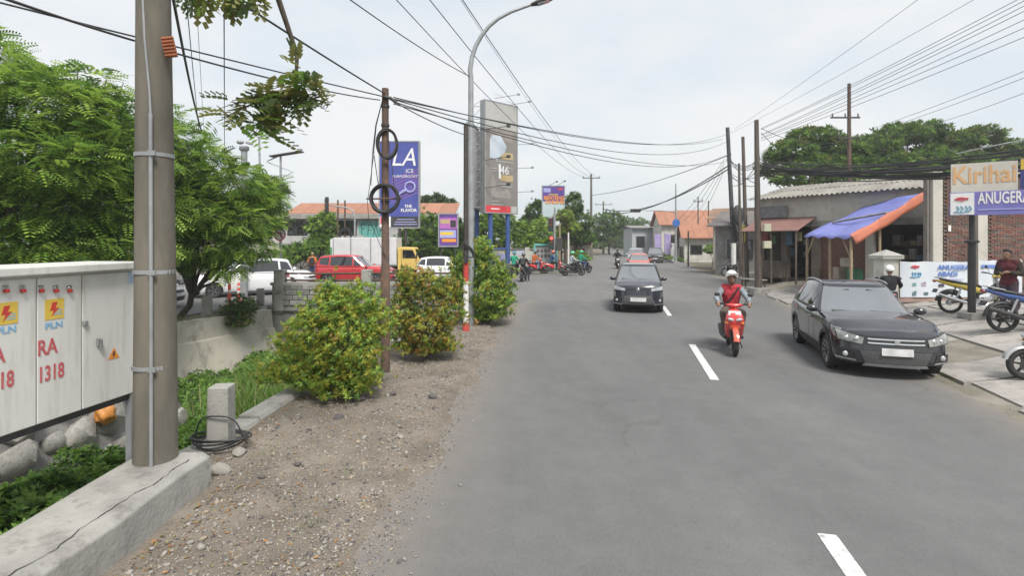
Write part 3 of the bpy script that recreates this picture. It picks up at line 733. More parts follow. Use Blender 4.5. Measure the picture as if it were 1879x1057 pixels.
def part_patch(name, m, o, fn, c4, nu=10, nv=3, mirror=False, split=False):
    if split:
        for sg in (1, -1):
            b = MB(); patch(b, lambda a, z: (lambda p: (p[0], p[1] * sg, p[2]))(fn(a, z)), c4, nu, nv); b.build(name, m, o, smooth=50)
        return
    b = MB(); patch(b, fn, c4, nu, nv, mirror=mirror); return b.build(name, m, o, smooth=50)
def front_plain(o, s, pm):
    w_ = s.hw; z = s.zlip
    part_patch('headlight', GLASSC, o, s.front, [(w_ * .52, z - .20), (w_ * .86, z - .16), (w_ * .86, z - .06), (w_ * .50, z - .12)], 8, 3, split=True)
    part_patch('grille', BLACKP, o, s.front, [(-w_ * .48, z - .21), (w_ * .48, z - .21), (w_ * .50, z - .10), (-w_ * .50, z - .10)], 10, 2)
    part_patch('lower_grille', BLACKP, o, s.front, [(-w_ * .62, .26), (w_ * .62, .26), (w_ * .55, .42), (-w_ * .55, .42)], 10, 2)
    part_patch('number_plate', PLATE, o, lambda y, zz: s.front(y, zz, .014), [(-.22, .44), (.22, .44), (.22, .55), (-.22, .55)], 4, 1)
def tail_plain(o, s):
    w_ = s.hw; z = s.deck
    part_patch('tail_light', REDL, o, s.rear, [(w_ * .58, z - .30), (w_ * .88, z - .30), (w_ * .85, z - .10), (w_ * .62, z - .10)], 8, 3, split=True)
    part_patch('number_plate', PLATE, o, lambda y, zz: s.rear(y, zz, .012), [(-.22, .52), (.22, .52), (.22, .63), (-.22, .63)], 4, 1)
    for sg in (1, -1):                                     # the tail lamps wrap round onto the flank
        b = MB(); patch(b, lambda x, zz: (lambda p: (p[0], p[1] * sg, p[2]))(s.side(x, zz, .005)), [(-s.L / 2 + .02, z - .28), (-s.L / 2 + .26, z - .24), (-s.L / 2 + .22, z - .12), (-s.L / 2 + .02, z - .12)], 5, 2); b.build('tail_light', REDL, o, smooth=50)
def front_crossover(o, s, pm):
    w_ = s.hw; z = s.zlip
    part_patch('headlight_housing', BLACKP, o, s.front, [(w_ * .53, z - .25), (w_ * .93, z - .20), (w_ * .95, z + .0), (w_ * .50, z - .10)], 12, 4, split=True)
    part_patch('headlight', mat('dim_lens', (.16, .17, .165), (.30, .31, .30), rough=.06, coat=1, scale=9), o, lambda y, zz: s.front(y, zz, .016), [(w_ * .55, z - .235), (w_ * .91, z - .185), (w_ * .93, z - .015), (w_ * .52, z - .115)], 12, 4, split=True)
    for sg in (1, -1):
        for yy_ in (.63, .78):
            p = s.front(w_ * yy_, z - .15, .012); b = MB(); b.ell((p[0], p[1] * sg, p[2]), (.02, .045, .045), 12, 7); b.build('lamp_reflector', CHROME, o, smooth=50)
        # the lamp sweeps back along the wing
        b = MB(); patch(b, lambda x, zz: (lambda p: (p[0], p[1] * sg, p[2]))(s.side(x, zz, .007)), [(s.L / 2 - .08, z - .20), (s.L / 2 - .10, z - .0), (s.L / 2 - .62, z + .02), (s.L / 2 - .45, z - .09)], 6, 5); b.build('headlight', MATS['dim_lens'], o, smooth=50)
    part_patch('grille', BLACKP, o, s.front, [(-w_ * .50, z - .24), (w_ * .50, z - .24), (w_ * .53, z - .09), (-w_ * .53, z - .09)], 12, 3)
    for zz in (z - .13, z - .20):
        part_patch('chrome_bar', CHROME, o, lambda y, q: s.front(y, q, .016), [(-w_ * .46, zz - .012), (w_ * .46, zz - .012), (w_ * .47, zz + .012), (-w_ * .47, zz + .012)], 12, 1)
    b = MB(); p = s.front(0, z - .165, .02); b.box(p, (.012, .09, .08), (.0, 0, 0)); b.build('badge', CHROME, o, bevel=.006)
    part_patch('lower_grille', mat('grille_mesh', (.05, .05, .052), (.10, .10, .10), rough=.6, scale=40), o, s.front, [(-w_ * .50, .30), (w_ * .50, .30), (w_ * .60, .52), (-w_ * .60, .52)], 12, 3)
    part_patch('skid_plate', GALV, o, lambda y, q: s.front(y, q, .012), [(-w_ * .55, .235), (w_ * .55, .235), (w_ * .5, .295), (-w_ * .5, .295)], 12, 1)
    part_patch('fog_light_recess', BLACKP, o, s.front, [(w_ * .66, .33), (w_ * .93, .36), (w_ * .93, .49), (w_ * .68, .47)], 8, 3, split=True)
    part_patch('chrome_trim', CHROME, o, lambda y, q: s.front(y, q, .014), [(w_ * .64, .31), (w_ * .95, .335), (w_ * .955, .36), (w_ * .65, .335)], 8, 1, split=True)
    for sg in (1, -1):
        p = s.front(w_ * .80, .42, .012); b = MB(); b.ell((p[0], p[1] * sg, p[2]), (.025, .05, .05), 12, 7); b.build('fog_light', GLASSC, o, smooth=50)
    part_patch('number_plate', PLATE, o, lambda y, q: s.front(y, q, .03), [(-.24, .455), (.24, .455), (.24, .585), (-.24, .585)], 4, 1)
def front_suv(o, s, pm):
    w_ = s.hw; z = s.zlip
    part_patch('headlight', GLASSC, o, s.front, [(w_ * .50, z - .19), (w_ * .94, z - .15), (w_ * .93, z - .03), (w_ * .50, z - .10)], 10, 3, split=True)
    part_patch('grille', BLACKP, o, s.front, [(-w_ * .52, z - .17), (w_ * .52, z - .17), (w_ * .52, z - .10), (-w_ * .52, z - .10)], 10, 2)
    b = MB(); p = s.front(0, z - .125, .015); b.ring(p, .05, .010, (1, 0, 0), 16, 5); b.ell(p, (.008, .05, .03)); b.build('badge', CHROME, o, smooth=50)
    part_patch('lower_grille', mat('grille_mesh', (.05, .05, .052), (.10, .10, .10), rough=.6, scale=40), o, s.front, [(-w_ * .68, .32), (w_ * .68, .32), (w_ * .50, .62), (-w_ * .50, .62)], 12, 4)
    part_patch('fog_light_recess', BLACKP, o, s.front, [(w_ * .74, .34), (w_ * .95, .36), (w_ * .95, .58), (w_ * .70, .54)], 6, 3, split=True)
    for sg in (1, -1):
        p = s.front(w_ * .83, .45, .010); b = MB(); b.ell((p[0], p[1] * sg, p[2]), (.022, .045, .045), 12, 7); b.build('fog_light', GLASSC, o, smooth=50)
    part_patch('chrome_trim', CHROME, o, lambda y, q: s.front(y, q, .014), [(w_ * .60, .30), (w_ * .95, .325), (w_ * .95, .355), (w_ * .62, .33)], 8, 1, split=True)
    part_patch('number_plate', PLATE, o, lambda y, q: s.front(y, q, .03), [(-.26, .42), (.26, .42), (.26, .56), (-.26, .56)], 4, 1)
# ================================================================== people
def fig(o, name, b, m, vox, sm=2):
    ob = b.build(name, m, o); r_ = ob.modifiers.new('remesh', 'REMESH'); r_.mode = 'VOXEL'; r_.voxel_size = vox; r_.use_smooth_shade = True
    s_ = ob.modifiers.new('smooth', 'SMOOTH'); s_.iterations = sm; s_.factor = .5
    return ob
def hand(b, wr, d, down, side, curl=.9):
    d = Vector(d).normalized(); side = Vector(side).normalized(); down = Vector(down).normalized(); wr = Vector(wr)
    b.cap(wr, wr + d * .08, .026, .034, 8)
    for i, (o_, L) in enumerate(((-.03, .062), (-.01, .072), (.011, .068), (.03, .052))):
        k = wr + d * .095 + side * o_; a = (d * math.cos(curl) + down * math.sin(curl)); c = (d * math.cos(2 * curl) + down * math.sin(2 * curl))
        b.cap(k, k + a * L * .55, .0105, .010, 6); b.cap(k + a * L * .55, k + a * L * .55 + c * L * .5, .010, .008, 6)
    t = wr + d * .03 - side * .03; u_ = (d * .5 - side * .6 + down * .5).normalized(); b.cap(t, t + u_ * .035, .013, .012, 6); b.cap(t + u_ * .035, t + u_ * .035 + (d * .6 + down * .8).normalized() * .03, .012, .009, 6)
def person(name, label, loc, rz, J, shirt, trousers, head='hair', hc=None, vest=None, shoes=BLACKP, sleeve=1.0, vox=.014, group=None, scale=1.0, curl=.95, bulk=.018, strap=False, bag=None):
    o = thing(name, label, 'person', loc, rz, group); o.scale = (scale,) * 3
    V = {k: Vector(v) for k, v in J.items()}
    for k in list(V):
        if k.endswith('L') and k[:-1] + 'R' not in V: V[k[:-1] + 'R'] = Vector((V[k].x, -V[k].y, V[k].z))
    b = MB(); up = (V['che'] - V['pel']).normalized(); fwd = Vector((0, 1, 0)).cross(up).normalized()
    def torso(b, e):
        b.cap(V['pel'] + Vector((0, .045, 0)), V['pel'] + Vector((0, -.045, 0)), .105 + e, .105 + e, 12)
        mid = (V['pel'] + V['che']) / 2; b.cap(V['pel'], mid, .105 + e, .11 + e, 12)
        for sg in (1, -1): b.cap(mid + Vector((0, .035 * sg, 0)), V['che'] + Vector((0, .06 * sg, 0)), .105 + e, .112 + e, 12)
        b.cap(V['shL'] - Vector((0, .03, 0)), V['shR'] + Vector((0, .03, 0)), .062 + e, .062 + e, 10); b.cap(V['che'], V['nec'] - up * .07, .1 + e, .06 + e, 10)
    torso(b, 0)
    b.cap(V['nec'] - up * .07, V['hed'] - Vector((0, 0, .06)), .052, .05, 10)
    H = V['hed']; fx = Vector((1, 0, 0))
    b.ell(H + Vector((0, 0, .015)), (.096, .077, .112), 16, 11); b.ell(H + Vector((.03, 0, -.055)), (.062, .056, .066), 14, 9); b.cap(H + Vector((.09, 0, .01)), H + Vector((.108, 0, -.025)), .011, .014, 6)
    for sg in (1, -1): b.ell(H + Vector((-.01, .079 * sg, -.005)), (.022, .012, .034), 10, 7)
    for S in 'LR':
        sg = 1 if S == 'L' else -1
        b.cap(V['sh' + S], V['el' + S], .05, .042); b.cap(V['el' + S], V['wr' + S], .041, .027)
        d = (V['wr' + S] - V['el' + S]).normalized(); hand(b, V['wr' + S], d, Vector((0, 0, -1)) - d * -d.z, Vector((0, 1, 0)) * sg, curl)
        b.cap(V['hi' + S], V['kn' + S], .088, .058); b.cap(V['kn' + S], V['an' + S], .057, .038); b.cap(V['an' + S], V['to' + S], .036, .03)
    body = fig(o, 'body', b, SKIN, vox)
    b = MB()
    for sg in (1, -1): b.ell(H + Vector((.087, .032 * sg, .012)), (.012, .014, .009), 8, 6)
    b.build('eyes', mat('eye_dark', (.03, .02, .015), (.05, .035, .03), rough=.2), body, smooth=60)
    b = MB(); b.ell(H + Vector((.088, 0, -.062)), (.01, .024, .007), 8, 6); b.build('mouth', mat('lips', (.22, .09, .07), (.18, .08, .06), rough=.5), body, smooth=60)
    # clothing
    b = MB(); torso(b, bulk)
    for S in 'LR':
        b.cap(V['sh' + S], V['el' + S], .052 + bulk, .043 + bulk)
        if sleeve > .5: b.cap(V['el' + S], V['el' + S].lerp(V['wr' + S], .93), .043 + bulk, .03 + bulk * .8)
    fig(o, 'jacket' if sleeve > .5 else 'shirt', b, shirt, vox)
    if vest:
        b = MB(); torso(b, bulk + .014); fig(o, 'vest', b, vest, vox)
    b = MB()
    b.cap(V['pel'] + Vector((0, .05, -.01)), V['pel'] + Vector((0, -.05, -.01)), .118, .118, 12)
    for S in 'LR': b.cap(V['hi' + S], V['kn' + S], .102, .073); b.cap(V['kn' + S], V['kn' + S].lerp(V['an' + S], .94), .072, .056)
    fig(o, 'trousers', b, trousers, vox)
    for S in 'LR':
        b = MB(); b.cap(V['an' + S] + (V['to' + S] - V['an' + S]) * -.35, V['to' + S] + Vector((.03, 0, 0)), .045, .04, 10); fig(o, 'shoe', b, shoes, vox * .8)
    if strap:
        b = MB(); pts = []
        for t in np.linspace(0, 1, 9):
            p = V['shL'].lerp(V['pel'] + Vector((0, -.12, .1)), t); pts.append((p.x + .15 + .03 * math.sin(math.pi * t), p.y * .8, p.z + .04))
        b.tube(pts, .018, 5); b.build('bag_strap', BLACKP, o, smooth=50)
    if bag:
        b = MB(); c = V['che'] - fwd * .22 - up * .08; b.box((0, 0, 0), (.17, .3, .42)); k = b.build('backpack', bag, o, bevel=.05); k.location = c; k.rotation_euler = (0, math.atan2(up.x, up.z), 0)
    if head in ('helmet', 'full'):
        b = MB(); c = H + Vector((-.012, 0, .035)); n, k = 20, 10; vs = []
        lo = .62 if head == 'helmet' else .80
        for i in range(k + 1):
            th = math.pi * lo * i / k
            for j in range(n):
                a = 2 * math.pi * j / n; fr = max(0, math.cos(a)); t2 = th * (1 - .34 * fr ** 1.5)
                vs.append(c + Vector((.145 * math.sin(t2) * math.cos(a), .128 * math.sin(t2) * math.sin(a), .14 * math.cos(t2))))
        b.add(vs, [(i * n + j, i * n + (j + 1) % n, (i + 1) * n + (j + 1) % n, (i + 1) * n + j) for i in range(k) for j in range(n)])
        hm = b.build('helmet', hc, o, smooth=60); so = hm.modifiers.new('thick', 'SOLIDIFY'); so.thickness = .018; so.offset = -1
        b = MB(); b.ring(c + Vector((.02, 0, -.0)), .139, .012, (0, 0, 1), 14, 6, arc=.42, ph=-.42 * math.pi + (0)); 
        vs = []
        for i in range(9):
            a = -1.15 + 2.3 * i / 8
            for (rr_, z) in ((.15, .075), (.185, .06)) if head == 'helmet' else ((.152, .055), (.172, -.012)): vs.append(c + Vector((rr_ * math.cos(a), rr_ * .86 * math.sin(a), z)))
        b = MB(); b.add(vs, [(2 * i, 2 * i + 1, 2 * i + 3, 2 * i + 2) for i in range(8)]); vz = b.build('visor', GLASSD, hm, smooth=60)
        b = MB(); b.tube([H + Vector((.01, .08, -.02)), H + Vector((.03, .05, -.115)), H + Vector((.035, 0, -.128)), H + Vector((.03, -.05, -.115)), H + Vector((.01, -.08, -.02))], .008, 5); b.build('chin_strap', BLACKP, hm)
    elif head == 'hair':
        b = MB(); c = H + Vector((-.02, 0, .035)); b.ell(c, (.098, .088, .105), 16, 10); b.ell(c + Vector((.045, 0, .055)), (.065, .075, .05), 14, 8); b.ell(c + Vector((-.035, 0, -.03)), (.07, .083, .08), 14, 8); fig(o, 'hair', b, HAIR, vox, 1)
    elif head == 'cap':
        b = MB(); c = H + Vector((-.005, 0, .055)); b.ell(c, (.106, .09, .078), 16, 10); b.ell(c + Vector((.1, 0, -.008)), (.07, .07, .012), 14, 6); fig(o, 'cap', b, hc, vox, 1)
    return o
RIDE = dict(pel=(-.18, 0, .86), che=(-.13, 0, 1.22), nec=(-.08, 0, 1.42), hed=(-.03, 0, 1.56), shL=(-.11, .175, 1.33), elL=(.06, .29, 1.10), wrL=(.30, .31, 1.055),
            hiL=(-.14, .10, .84), knL=(.24, .17, .80), anL=(.20, .15, .37), toL=(.34, .16, .335))
RIDE_DOWN = dict(RIDE, anR=(-.02, -.3, .09), toR=(.1, -.32, .06), knR=(.16, -.28, .62))
STAND = dict(pel=(0, 0, .93), che=(.01, 0, 1.28), nec=(.0, 0, 1.46), hed=(.035, 0, 1.595), shL=(0, .18, 1.38), elL=(-.04, .25, 1.10), wrL=(.06, .24, .87),
             hiL=(0, .09, .9), knL=(.015, .105, .49), anL=(-.02, .11, .08), toL=(.11, .13, .045))
PHONE = dict(STAND, hed=(.065, 0, 1.585), elL=(.0, .25, 1.12), wrL=(.22, .13, 1.16), elR=(.0, -.25, 1.12), wrR=(.23, -.06, 1.14))
cloth = lambda n, c, c2=None: mat(n, c, c2 or tuple(x * .72 for x in c), rough=.85, scale=9, bump=.9, bscale=11, spec=.2)

# ================================================================== motorcycles
def loft2(b, secs, n=16, p=2.6, mi=0):                     # (x, z, nx, nz, half width y, half thickness along n)
    vs = []
    for (x, z, nx, nz_, a, t) in secs:
        l = math.hypot(nx, nz_); nx, nz_ = nx / l, nz_ / l
        for j in range(n):
            th = 2 * math.pi * j / n; cc, ss = math.cos(th), math.sin(th); u = t * math.copysign(abs(ss) ** (2 / p), ss)
            vs.append((x + nx * u, a * math.copysign(abs(cc) ** (2 / p), cc), z + nz_ * u))
    k = len(secs); b.add(vs, [(i * n + j, i * n + (j + 1) % n, (i + 1) * n + (j + 1) % n, (i + 1) * n + j) for i in range(k - 1) for j in range(n)] + [tuple(range(n - 1, -1, -1)), tuple(range((k - 1) * n, k * n))], mi)
    return b
BW = {}
def bike_wheel(o, x, r, tw, spoked, name='wheel'):
    key = (r, tw, spoked)
    if key not in BW:
        t = MB(); t.ring((0, 0, 0), r - tw, tw, (0, 1, 0), 30, 8); tm = t.mesh('tyre', 60); tm.materials.append(RUBBER)
        q = MB(); q.ring((0, 0, 0), r - tw * 1.75, tw * .38, (0, 1, 0), 28, 6); q.lathe([(.03, -.06), (.045, -.045), (.045, .045), (.03, .06)], axis='y', n=14)
        if spoked:
            for i in range(22):
                a = 2 * math.pi * i / 22; s_ = .03 * (1 if i % 2 else -1); q.tube([(.04 * math.cos(a + .4), s_, .04 * math.sin(a + .4)), ((r - tw * 1.8) * math.cos(a), 0, (r - tw * 1.8) * math.sin(a))], .0028, 4)
            q.lathe([(.09, .035), (.09, .045)], axis='y', n=16)
        else:
            for i in range(6):
                a = 2 * math.pi * i / 6; q.beam((.03 * math.cos(a), 0, .03 * math.sin(a)), ((r - tw * 1.8) * math.cos(a + .15), 0, (r - tw * 1.8) * math.sin(a + .15)), .035, .03)
            q.lathe([(.10, .05), (.105, .055)], axis='y', n=18)
        rm = q.mesh('rim', 45); rm.materials.append(CHROME if spoked else BLACKM); BW[key] = (tm, rm)
    tm, rm = BW[key]; t = link(name, tm, o, (x, 0, r)); link('rim', rm, t); return t
def arc_fender(b, cx, cz, rad, wd, a0, a1, th=.012, n=12):
    vs = []
    for i in range(n + 1):
        a = a0 + (a1 - a0) * i / n
        for (rr_, yy_) in ((rad - .02, -wd), (rad + .012, -wd * .72), (rad + .02, 0), (rad + .012, wd * .72), (rad - .02, wd), (rad - .02 - th, wd * .9), (rad + .02 - th, 0), (rad - .02 - th, -wd * .9)):
            vs.append((cx + rr_ * math.cos(a), yy_, cz + rr_ * math.sin(a)))
    m = 8; b.add(vs, [(i * m + j, i * m + (j + 1) % m, (i + 1) * m + (j + 1) % m, (i + 1) * m + j) for i in range(n) for j in range(m)] + [tuple(range(m)), tuple(range(n * m, n * m + m))])
def scooter(name, label, loc, rz, col, trim=None, lean=0.0, scale=1.0, group=None, seat=BLACKP, plate=True, steer=0.0, fendcol=None, rimc=False):
    o = thing(name, label, 'motor scooter', loc, rz, group); o.rotation_euler = (lean, 0, rz); o.scale = (scale,) * 3
    trim = trim or BLACKP
    bike_wheel(o, .62, .265, .052, False); bike_wheel(o, -.62, .265, .055, False)
    b = MB(); arc_fender(b, .62, .265, .305, .062, R(15), R(165)); b.build('front_fender', fendcol or col, o, smooth=45)
    b = MB()
    for sg in (1, -1): b.tube([(.62, .075 * sg, .265), (.50, .075 * sg, .60)], [.024, .028], 10)
    b.tube([(.52, 0, .52), (.36, 0, 1.0)], .028, 10); b.build('fork', BLACKM, o, smooth=45)
    b = MB(); loft2(b, [(.36, .30, 1, .2, .12, .03), (.40, .42, 1, .3, .17, .05), (.47, .56, 1, .25, .185, .075), (.505, .68, 1, .3, .19, .10), (.475, .80, 1, .45, .165, .105), (.43, .90, 1, .7, .10, .07), (.415, .935, 1, .7, .04, .03)])
    fr = b.build('front_fairing', col, o, smooth=50)
    for sg in (1, -1):
        b = MB(); b.ell((.58, .075 * sg, .73), (.045, .075, .035), 14, 9, rot=(R(18) * sg, R(-20), R(-14) * sg)); b.build('headlight', GLASSC, fr, smooth=60)
        b = MB(); b.ell((.545, .155 * sg, .66), (.05, .03, .022), 12, 8, rot=(R(25) * sg, 0, R(-30) * sg)); b.build('indicator', AMBER, fr, smooth=60)
    b = MB(); loft2(b, [(.555, .50, 1, .1, .06, .02), (.60, .57, 1, .1, .11, .02), (.61, .63, 1, .2, .075, .02)]); b.build('nose_trim', trim, fr, smooth=50)
    if plate:
        b = MB(); b.box((.545, 0, .86), (.008, .24, .10), (0, R(-25), 0)); b.build('number_plate', PLATE, fr)
    b = MB(); loft2(b, [(.33, .98, .5, 1, .05, .04), (.36, 1.0, .5, 1, .15, .045), (.42, 1.01, .5, 1, .17, .05), (.47, 1.0, .6, 1, .11, .045), (.49, .985, .6, 1, .04, .03)]); hb = b.build('handlebar_cowl', col, o, smooth=50)
    for sg in (1, -1):
        b = MB(); b.tube([(.38, .1 * sg, 1.01), (.36, .2 * sg, 1.03), (.31, .24 * sg, 1.035)], .014, 8); b.tube([(.345, .22 * sg, 1.03), (.30, .35 * sg, 1.03)], .018, 10); b.tube([(.40, .19 * sg, 1.02), (.375, .34 * sg, 1.015)], .007, 6); b.build('handle_grip', RUBBER, hb, smooth=50)
        b = MB(); b.tube([(.37, .2 * sg, 1.03), (.36, .26 * sg, 1.15), (.35, .29 * sg, 1.20)], .006, 6); b.ell((.345, .32 * sg, 1.225), (.018, .062, .042), 14, 8); b.build('mirror', BLACKP, hb, smooth=60)
    b = MB(); b.box((.17, 0, .30), (.42, .26, .07)); b.box((.36, 0, .36), (.05, .26, .14), (0, R(-20), 0)); b.build('floorboard', BLACKP, o, bevel=.02)
    b = MB(); loft2(b, [(-.02, .42, 1, 0, .13, .03)], 4) if False else b.loft([(.03, 0, .50, .10, .17), (-.12, 0, .56, .15, .18), (-.35, 0, .62, .165, .13), (-.6, 0, .70, .15, .09), (-.82, 0, .78, .09, .06), (-.92, 0, .81, .05, .03)], 16, p=2.8)
    bd = b.build('body_panel', col, o, smooth=50)
    b = MB(); b.loft([(.04, 0, .73, .09, .03), (-.08, 0, .755, .14, .05), (-.3, 0, .765, .15, .05), (-.45, 0, .80, .145, .055), (-.72, 0, .835, .12, .045), (-.86, 0, .845, .06, .025)], 16, p=2.8); b.build('seat', seat, o, smooth=50)
    b = MB(); b.tube([(-.6, .13, .84), (-.85, .13, .87), (-.98, .07, .89), (-.98, -.07, .89), (-.85, -.13, .87), (-.6, -.13, .84)], .014, 8); b.build('grab_rail', GALV, o, smooth=50)
    b = MB(); b.ell((-.9, 0, .765), (.05, .085, .04), 14, 8); b.build('tail_light', REDL, bd, smooth=60)
    b = MB(); arc_fender(b, -.62, .265, .315, .06, R(60), R(185)); b.box((-.95, 0, .54), (.012, .2, .12), (0, R(20), 0)); b.build('rear_fender', BLACKP, o, smooth=45)
    b = MB(); b.box((-.32, .02, .33), (.5, .2, .18)); b.box((-.55, .1, .28), (.4, .07, .12)); b.build('engine', BLACKM, o, bevel=.03)
    b = MB(); b.tube([(-.15, -.12, .22), (-.35, -.15, .24), (-.5, -.16, .28), (-.9, -.16, .40)], [.02, .03, .055, .05], 12); b.build('exhaust', BLACKM, o, smooth=45)
    b = MB(); b.beam((-.05, .14, .27), (-.14, .22, .03), .018); b.build('side_stand', BLACKM, o)
    return o
def moped(name, label, loc, rz, col, shield=None, lean=0.0, scale=1.0, group=None, muff=CHROME, steer=0.0, spoked=True, cover=None):
    o = thing(name, label, 'motorcycle', loc, rz, group); o.rotation_euler = (lean, 0, rz); o.scale = (scale,) * 3
    shield = shield or col; cover = cover or col
    bike_wheel(o, .62, .285, .036, spoked); bike_wheel(o, -.60, .285, .040, spoked)
    b = MB(); arc_fender(b, .62, .285, .315, .05, R(20), R(160)); b.build('front_fender', col, o, smooth=45)
    b = MB()
    for sg in (1, -1): b.tube([(.62, .06 * sg, .285), (.46, .06 * sg, .72)], [.02, .024], 10)
    b.tube([(.48, 0, .66), (.36, 0, .98)], .025, 10); b.build('fork', GALV, o, smooth=45)
    b = MB(); loft2(b, [(.28, .34, 1, .4, .06, .02), (.34, .48, 1, .35, .15, .035), (.42, .66, 1, .35, .165, .05), (.42, .82, 1, .5, .13, .06), (.37, .93, 1, .6, .06, .04)]); b.build('leg_shield', shield, o, smooth=50)
    b = MB(); loft2(b, [(.33, .97, .6, 1, .05, .05), (.38, 1.0, .6, 1, .13, .065), (.45, .99, .6, 1, .12, .07), (.51, .96, .7, 1, .06, .05)]); hb = b.build('handlebar_cowl', col, o, smooth=50)
    b = MB(); b.ell((.49, 0, .975), (.045, .08, .055), 14, 9); b.build('headlight', GLASSC, hb, smooth=60)
    for sg in (1, -1):
        b = MB(); b.tube([(.37, .1 * sg, 1.01), (.30, .24 * sg, 1.05)], .013, 8); b.tube([(.31, .22 * sg, 1.045), (.26, .34 * sg, 1.05)], .018, 10); b.build('handle_grip', RUBBER, hb, smooth=50)
        b = MB(); b.tube([(.34, .17 * sg, 1.03), (.33, .24 * sg, 1.18)], .006, 6); b.ell((.32, .27 * sg, 1.2), (.016, .055, .038), 14, 8); b.build('mirror', BLACKP, hb, smooth=60)
    b = MB(); b.tube([(.40, 0, .78), (.2, 0, .6), (.0, 0, .52), (-.2, 0, .6)], [.035, .05, .05, .05], 10); b.tube([(.0, 0, .5), (-.05, 0, .28)], .04, 8); b.build('frame', BLACKM, o, smooth=50)
    b = MB(); b.loft([(.08, 0, .60, .05, .07), (-.08, 0, .64, .10, .10), (-.3, 0, .69, .12, .085), (-.6, 0, .755, .10, .06), (-.85, 0, .83, .065, .04), (-.97, 0, .86, .035, .02)], 16, p=2.8); bd = b.build('body_panel', col, o, smooth=50)
    b = MB(); b.loft([(.05, 0, .70, .07, .03), (-.06, 0, .745, .115, .04), (-.3, 0, .765, .125, .04), (-.62, 0, .83, .11, .04), (-.82, 0, .875, .06, .022)], 16, p=2.8); b.build('seat', BLACKP, o, smooth=50)
    b = MB(); b.ell((-.95, 0, .83), (.045, .06, .035), 12, 8); b.build('tail_light', REDL, bd, smooth=60)
    b = MB(); b.tube([(-.62, .11, .86), (-.88, .09, .92), (-.95, 0, .93), (-.88, -.09, .92), (-.62, -.11, .86)], .012, 8); b.build('grab_rail', GALV, o, smooth=50)
    b = MB(); arc_fender(b, -.60, .285, .325, .05, R(50), R(175)); b.box((-.94, 0, .58), (.012, .2, .1), (0, R(25), 0)); b.build('rear_fender', BLACKP, o, smooth=45)
    b = MB(); b.lathe([(.05, -.1), (.085, -.09), (.085, .09), (.05, .1)], (.04, 0, .32), 'y', 16); b.loft([(.3, 0, .40, .05, .05), (.1, 0, .36, .075, .075)], 10); b.box((-.05, 0, .3), (.26, .2, .17)); b.build('engine', GALV, o, smooth=40)
    for sg in (1, -1):
        b = MB(); b.tube([(-.08, .09 * sg, .36), (-.60, .09 * sg, .285)], .02, 8); b.build('swing_arm', BLACKM, o, smooth=45)
        b = MB(); b.tube([(-.56, .115 * sg, .32), (-.42, .115 * sg, .68)], [.022, .026], 8); b.build('shock_absorber', STEEL, o, smooth=45)
    b = MB(); b.tube([(.2, -.08, .3), (.05, -.11, .2), (-.2, -.13, .25), (-.35, -.15, .31), (-.95, -.17, .50)], [.016, .016, .02, .042, .045], 12); b.build('exhaust', muff, o, smooth=45)
    b = MB(); b.beam((-.02, .1, .28), (-.1, .22, .02), .018); b.beam((.0, -.2, .27), (.0, .2, .27), .025); b.build('side_stand', BLACKM, o)
    return o
# ================================================================== vehicles in place
GREY_BLUE = paint('gloss_black_slate', (.013, .014, .019), metal=.0, rough=.22)
DARK_SUV = paint('dark_navy_gloss', (.016, .017, .028), metal=.0, rough=.24)
WHITE_C = paint('car_white', (.70, .71, .72)); RED_C = paint('car_red', (.42, .022, .028), metal=.1); RED_O = paint('car_orange_red', (.5, .10, .07)); SILVER = paint('car_silver', (.42, .43, .44), metal=.5); BLACK_C = paint('car_black', (.018, .019, .022))
CROSS = dict(L=4.4, W=1.86, H=1.60, wb=2.6, fo=.88, r=.325, sill=.25, zlip=.86, zcowl=1.03, belt=1.04, deck=1.07, xcowl=.72, xf1=.02, xr1=-1.68, xr0=-2.05, gb=.94, gr=.70, bow=.36, lipback=.20)
car('parked_crossover', 'glossy black crossover car with silver roof rails parked at the right kerb', 'car', (7.42, 11.30, .004), R(-107), GREY_BLUE, CROSS, style=2, clad=True, rails=True, front=front_crossover)
SUVS = dict(L=4.0, W=1.72, H=1.64, wb=2.52, fo=.78, r=.33, sill=.27, zlip=.96, zcowl=1.08, belt=1.08, deck=1.08, xcowl=.78, xf1=.16, xr1=-1.62, xr0=-1.93, gb=.95, gr=.76, bow=.22, lipback=.12)
car('oncoming_suv', 'dark navy compact SUV driving towards the camera in the middle of the road', 'car', (4.73, 19.65, .004), R(-103.3), DARK_SUV, SUVS, style=1, clad=True, rails=True, front=front_suv)
HATCH = dict(L=4.0, W=1.68, H=1.47, wb=2.5, fo=.8, r=.29, sill=.2, zlip=.76, zcowl=.95, belt=.95, deck=1.0, xcowl=.82, xf1=.1, xr1=-1.6, xr0=-1.93)
MPV = dict(L=4.45, W=1.75, H=1.70, wb=2.77, fo=.86, r=.32, sill=.24, zlip=.88, zcowl=1.04, belt=1.04, deck=1.06, xcowl=.98, xf1=.28, xr1=-1.9, xr0=-2.16, gb=.95, gr=.75)
car('red_hatchback', 'red car following right behind the dark SUV', 'car', (10.1, 41.6, .004), R(-103), RED_O, HATCH, detail=False)
car('silver_minivan', 'silver people carrier in the queue behind the red car', 'car', (12.9, 54.5, .004), R(-103), SILVER, MPV, detail=False)
car('black_minivan', 'black people carrier approaching on the far right of the road', 'car', (16.3, 59.5, .004), R(-106), BLACK_C, MPV, front=front_suv, detail=False)
car('white_minivan', 'white people carrier behind the far canal edge beside the orange stick posts', 'car', (-12.3, 23.9, .004), R(212), WHITE_C, dict(MPV, L=4.1), detail=True)
car('white_hatchback', 'white hatchback in the side street directly behind the red people carrier', 'car', (-12.45, 27.4, .004), R(-3), WHITE_C, dict(HATCH, L=4.2, H=1.55))
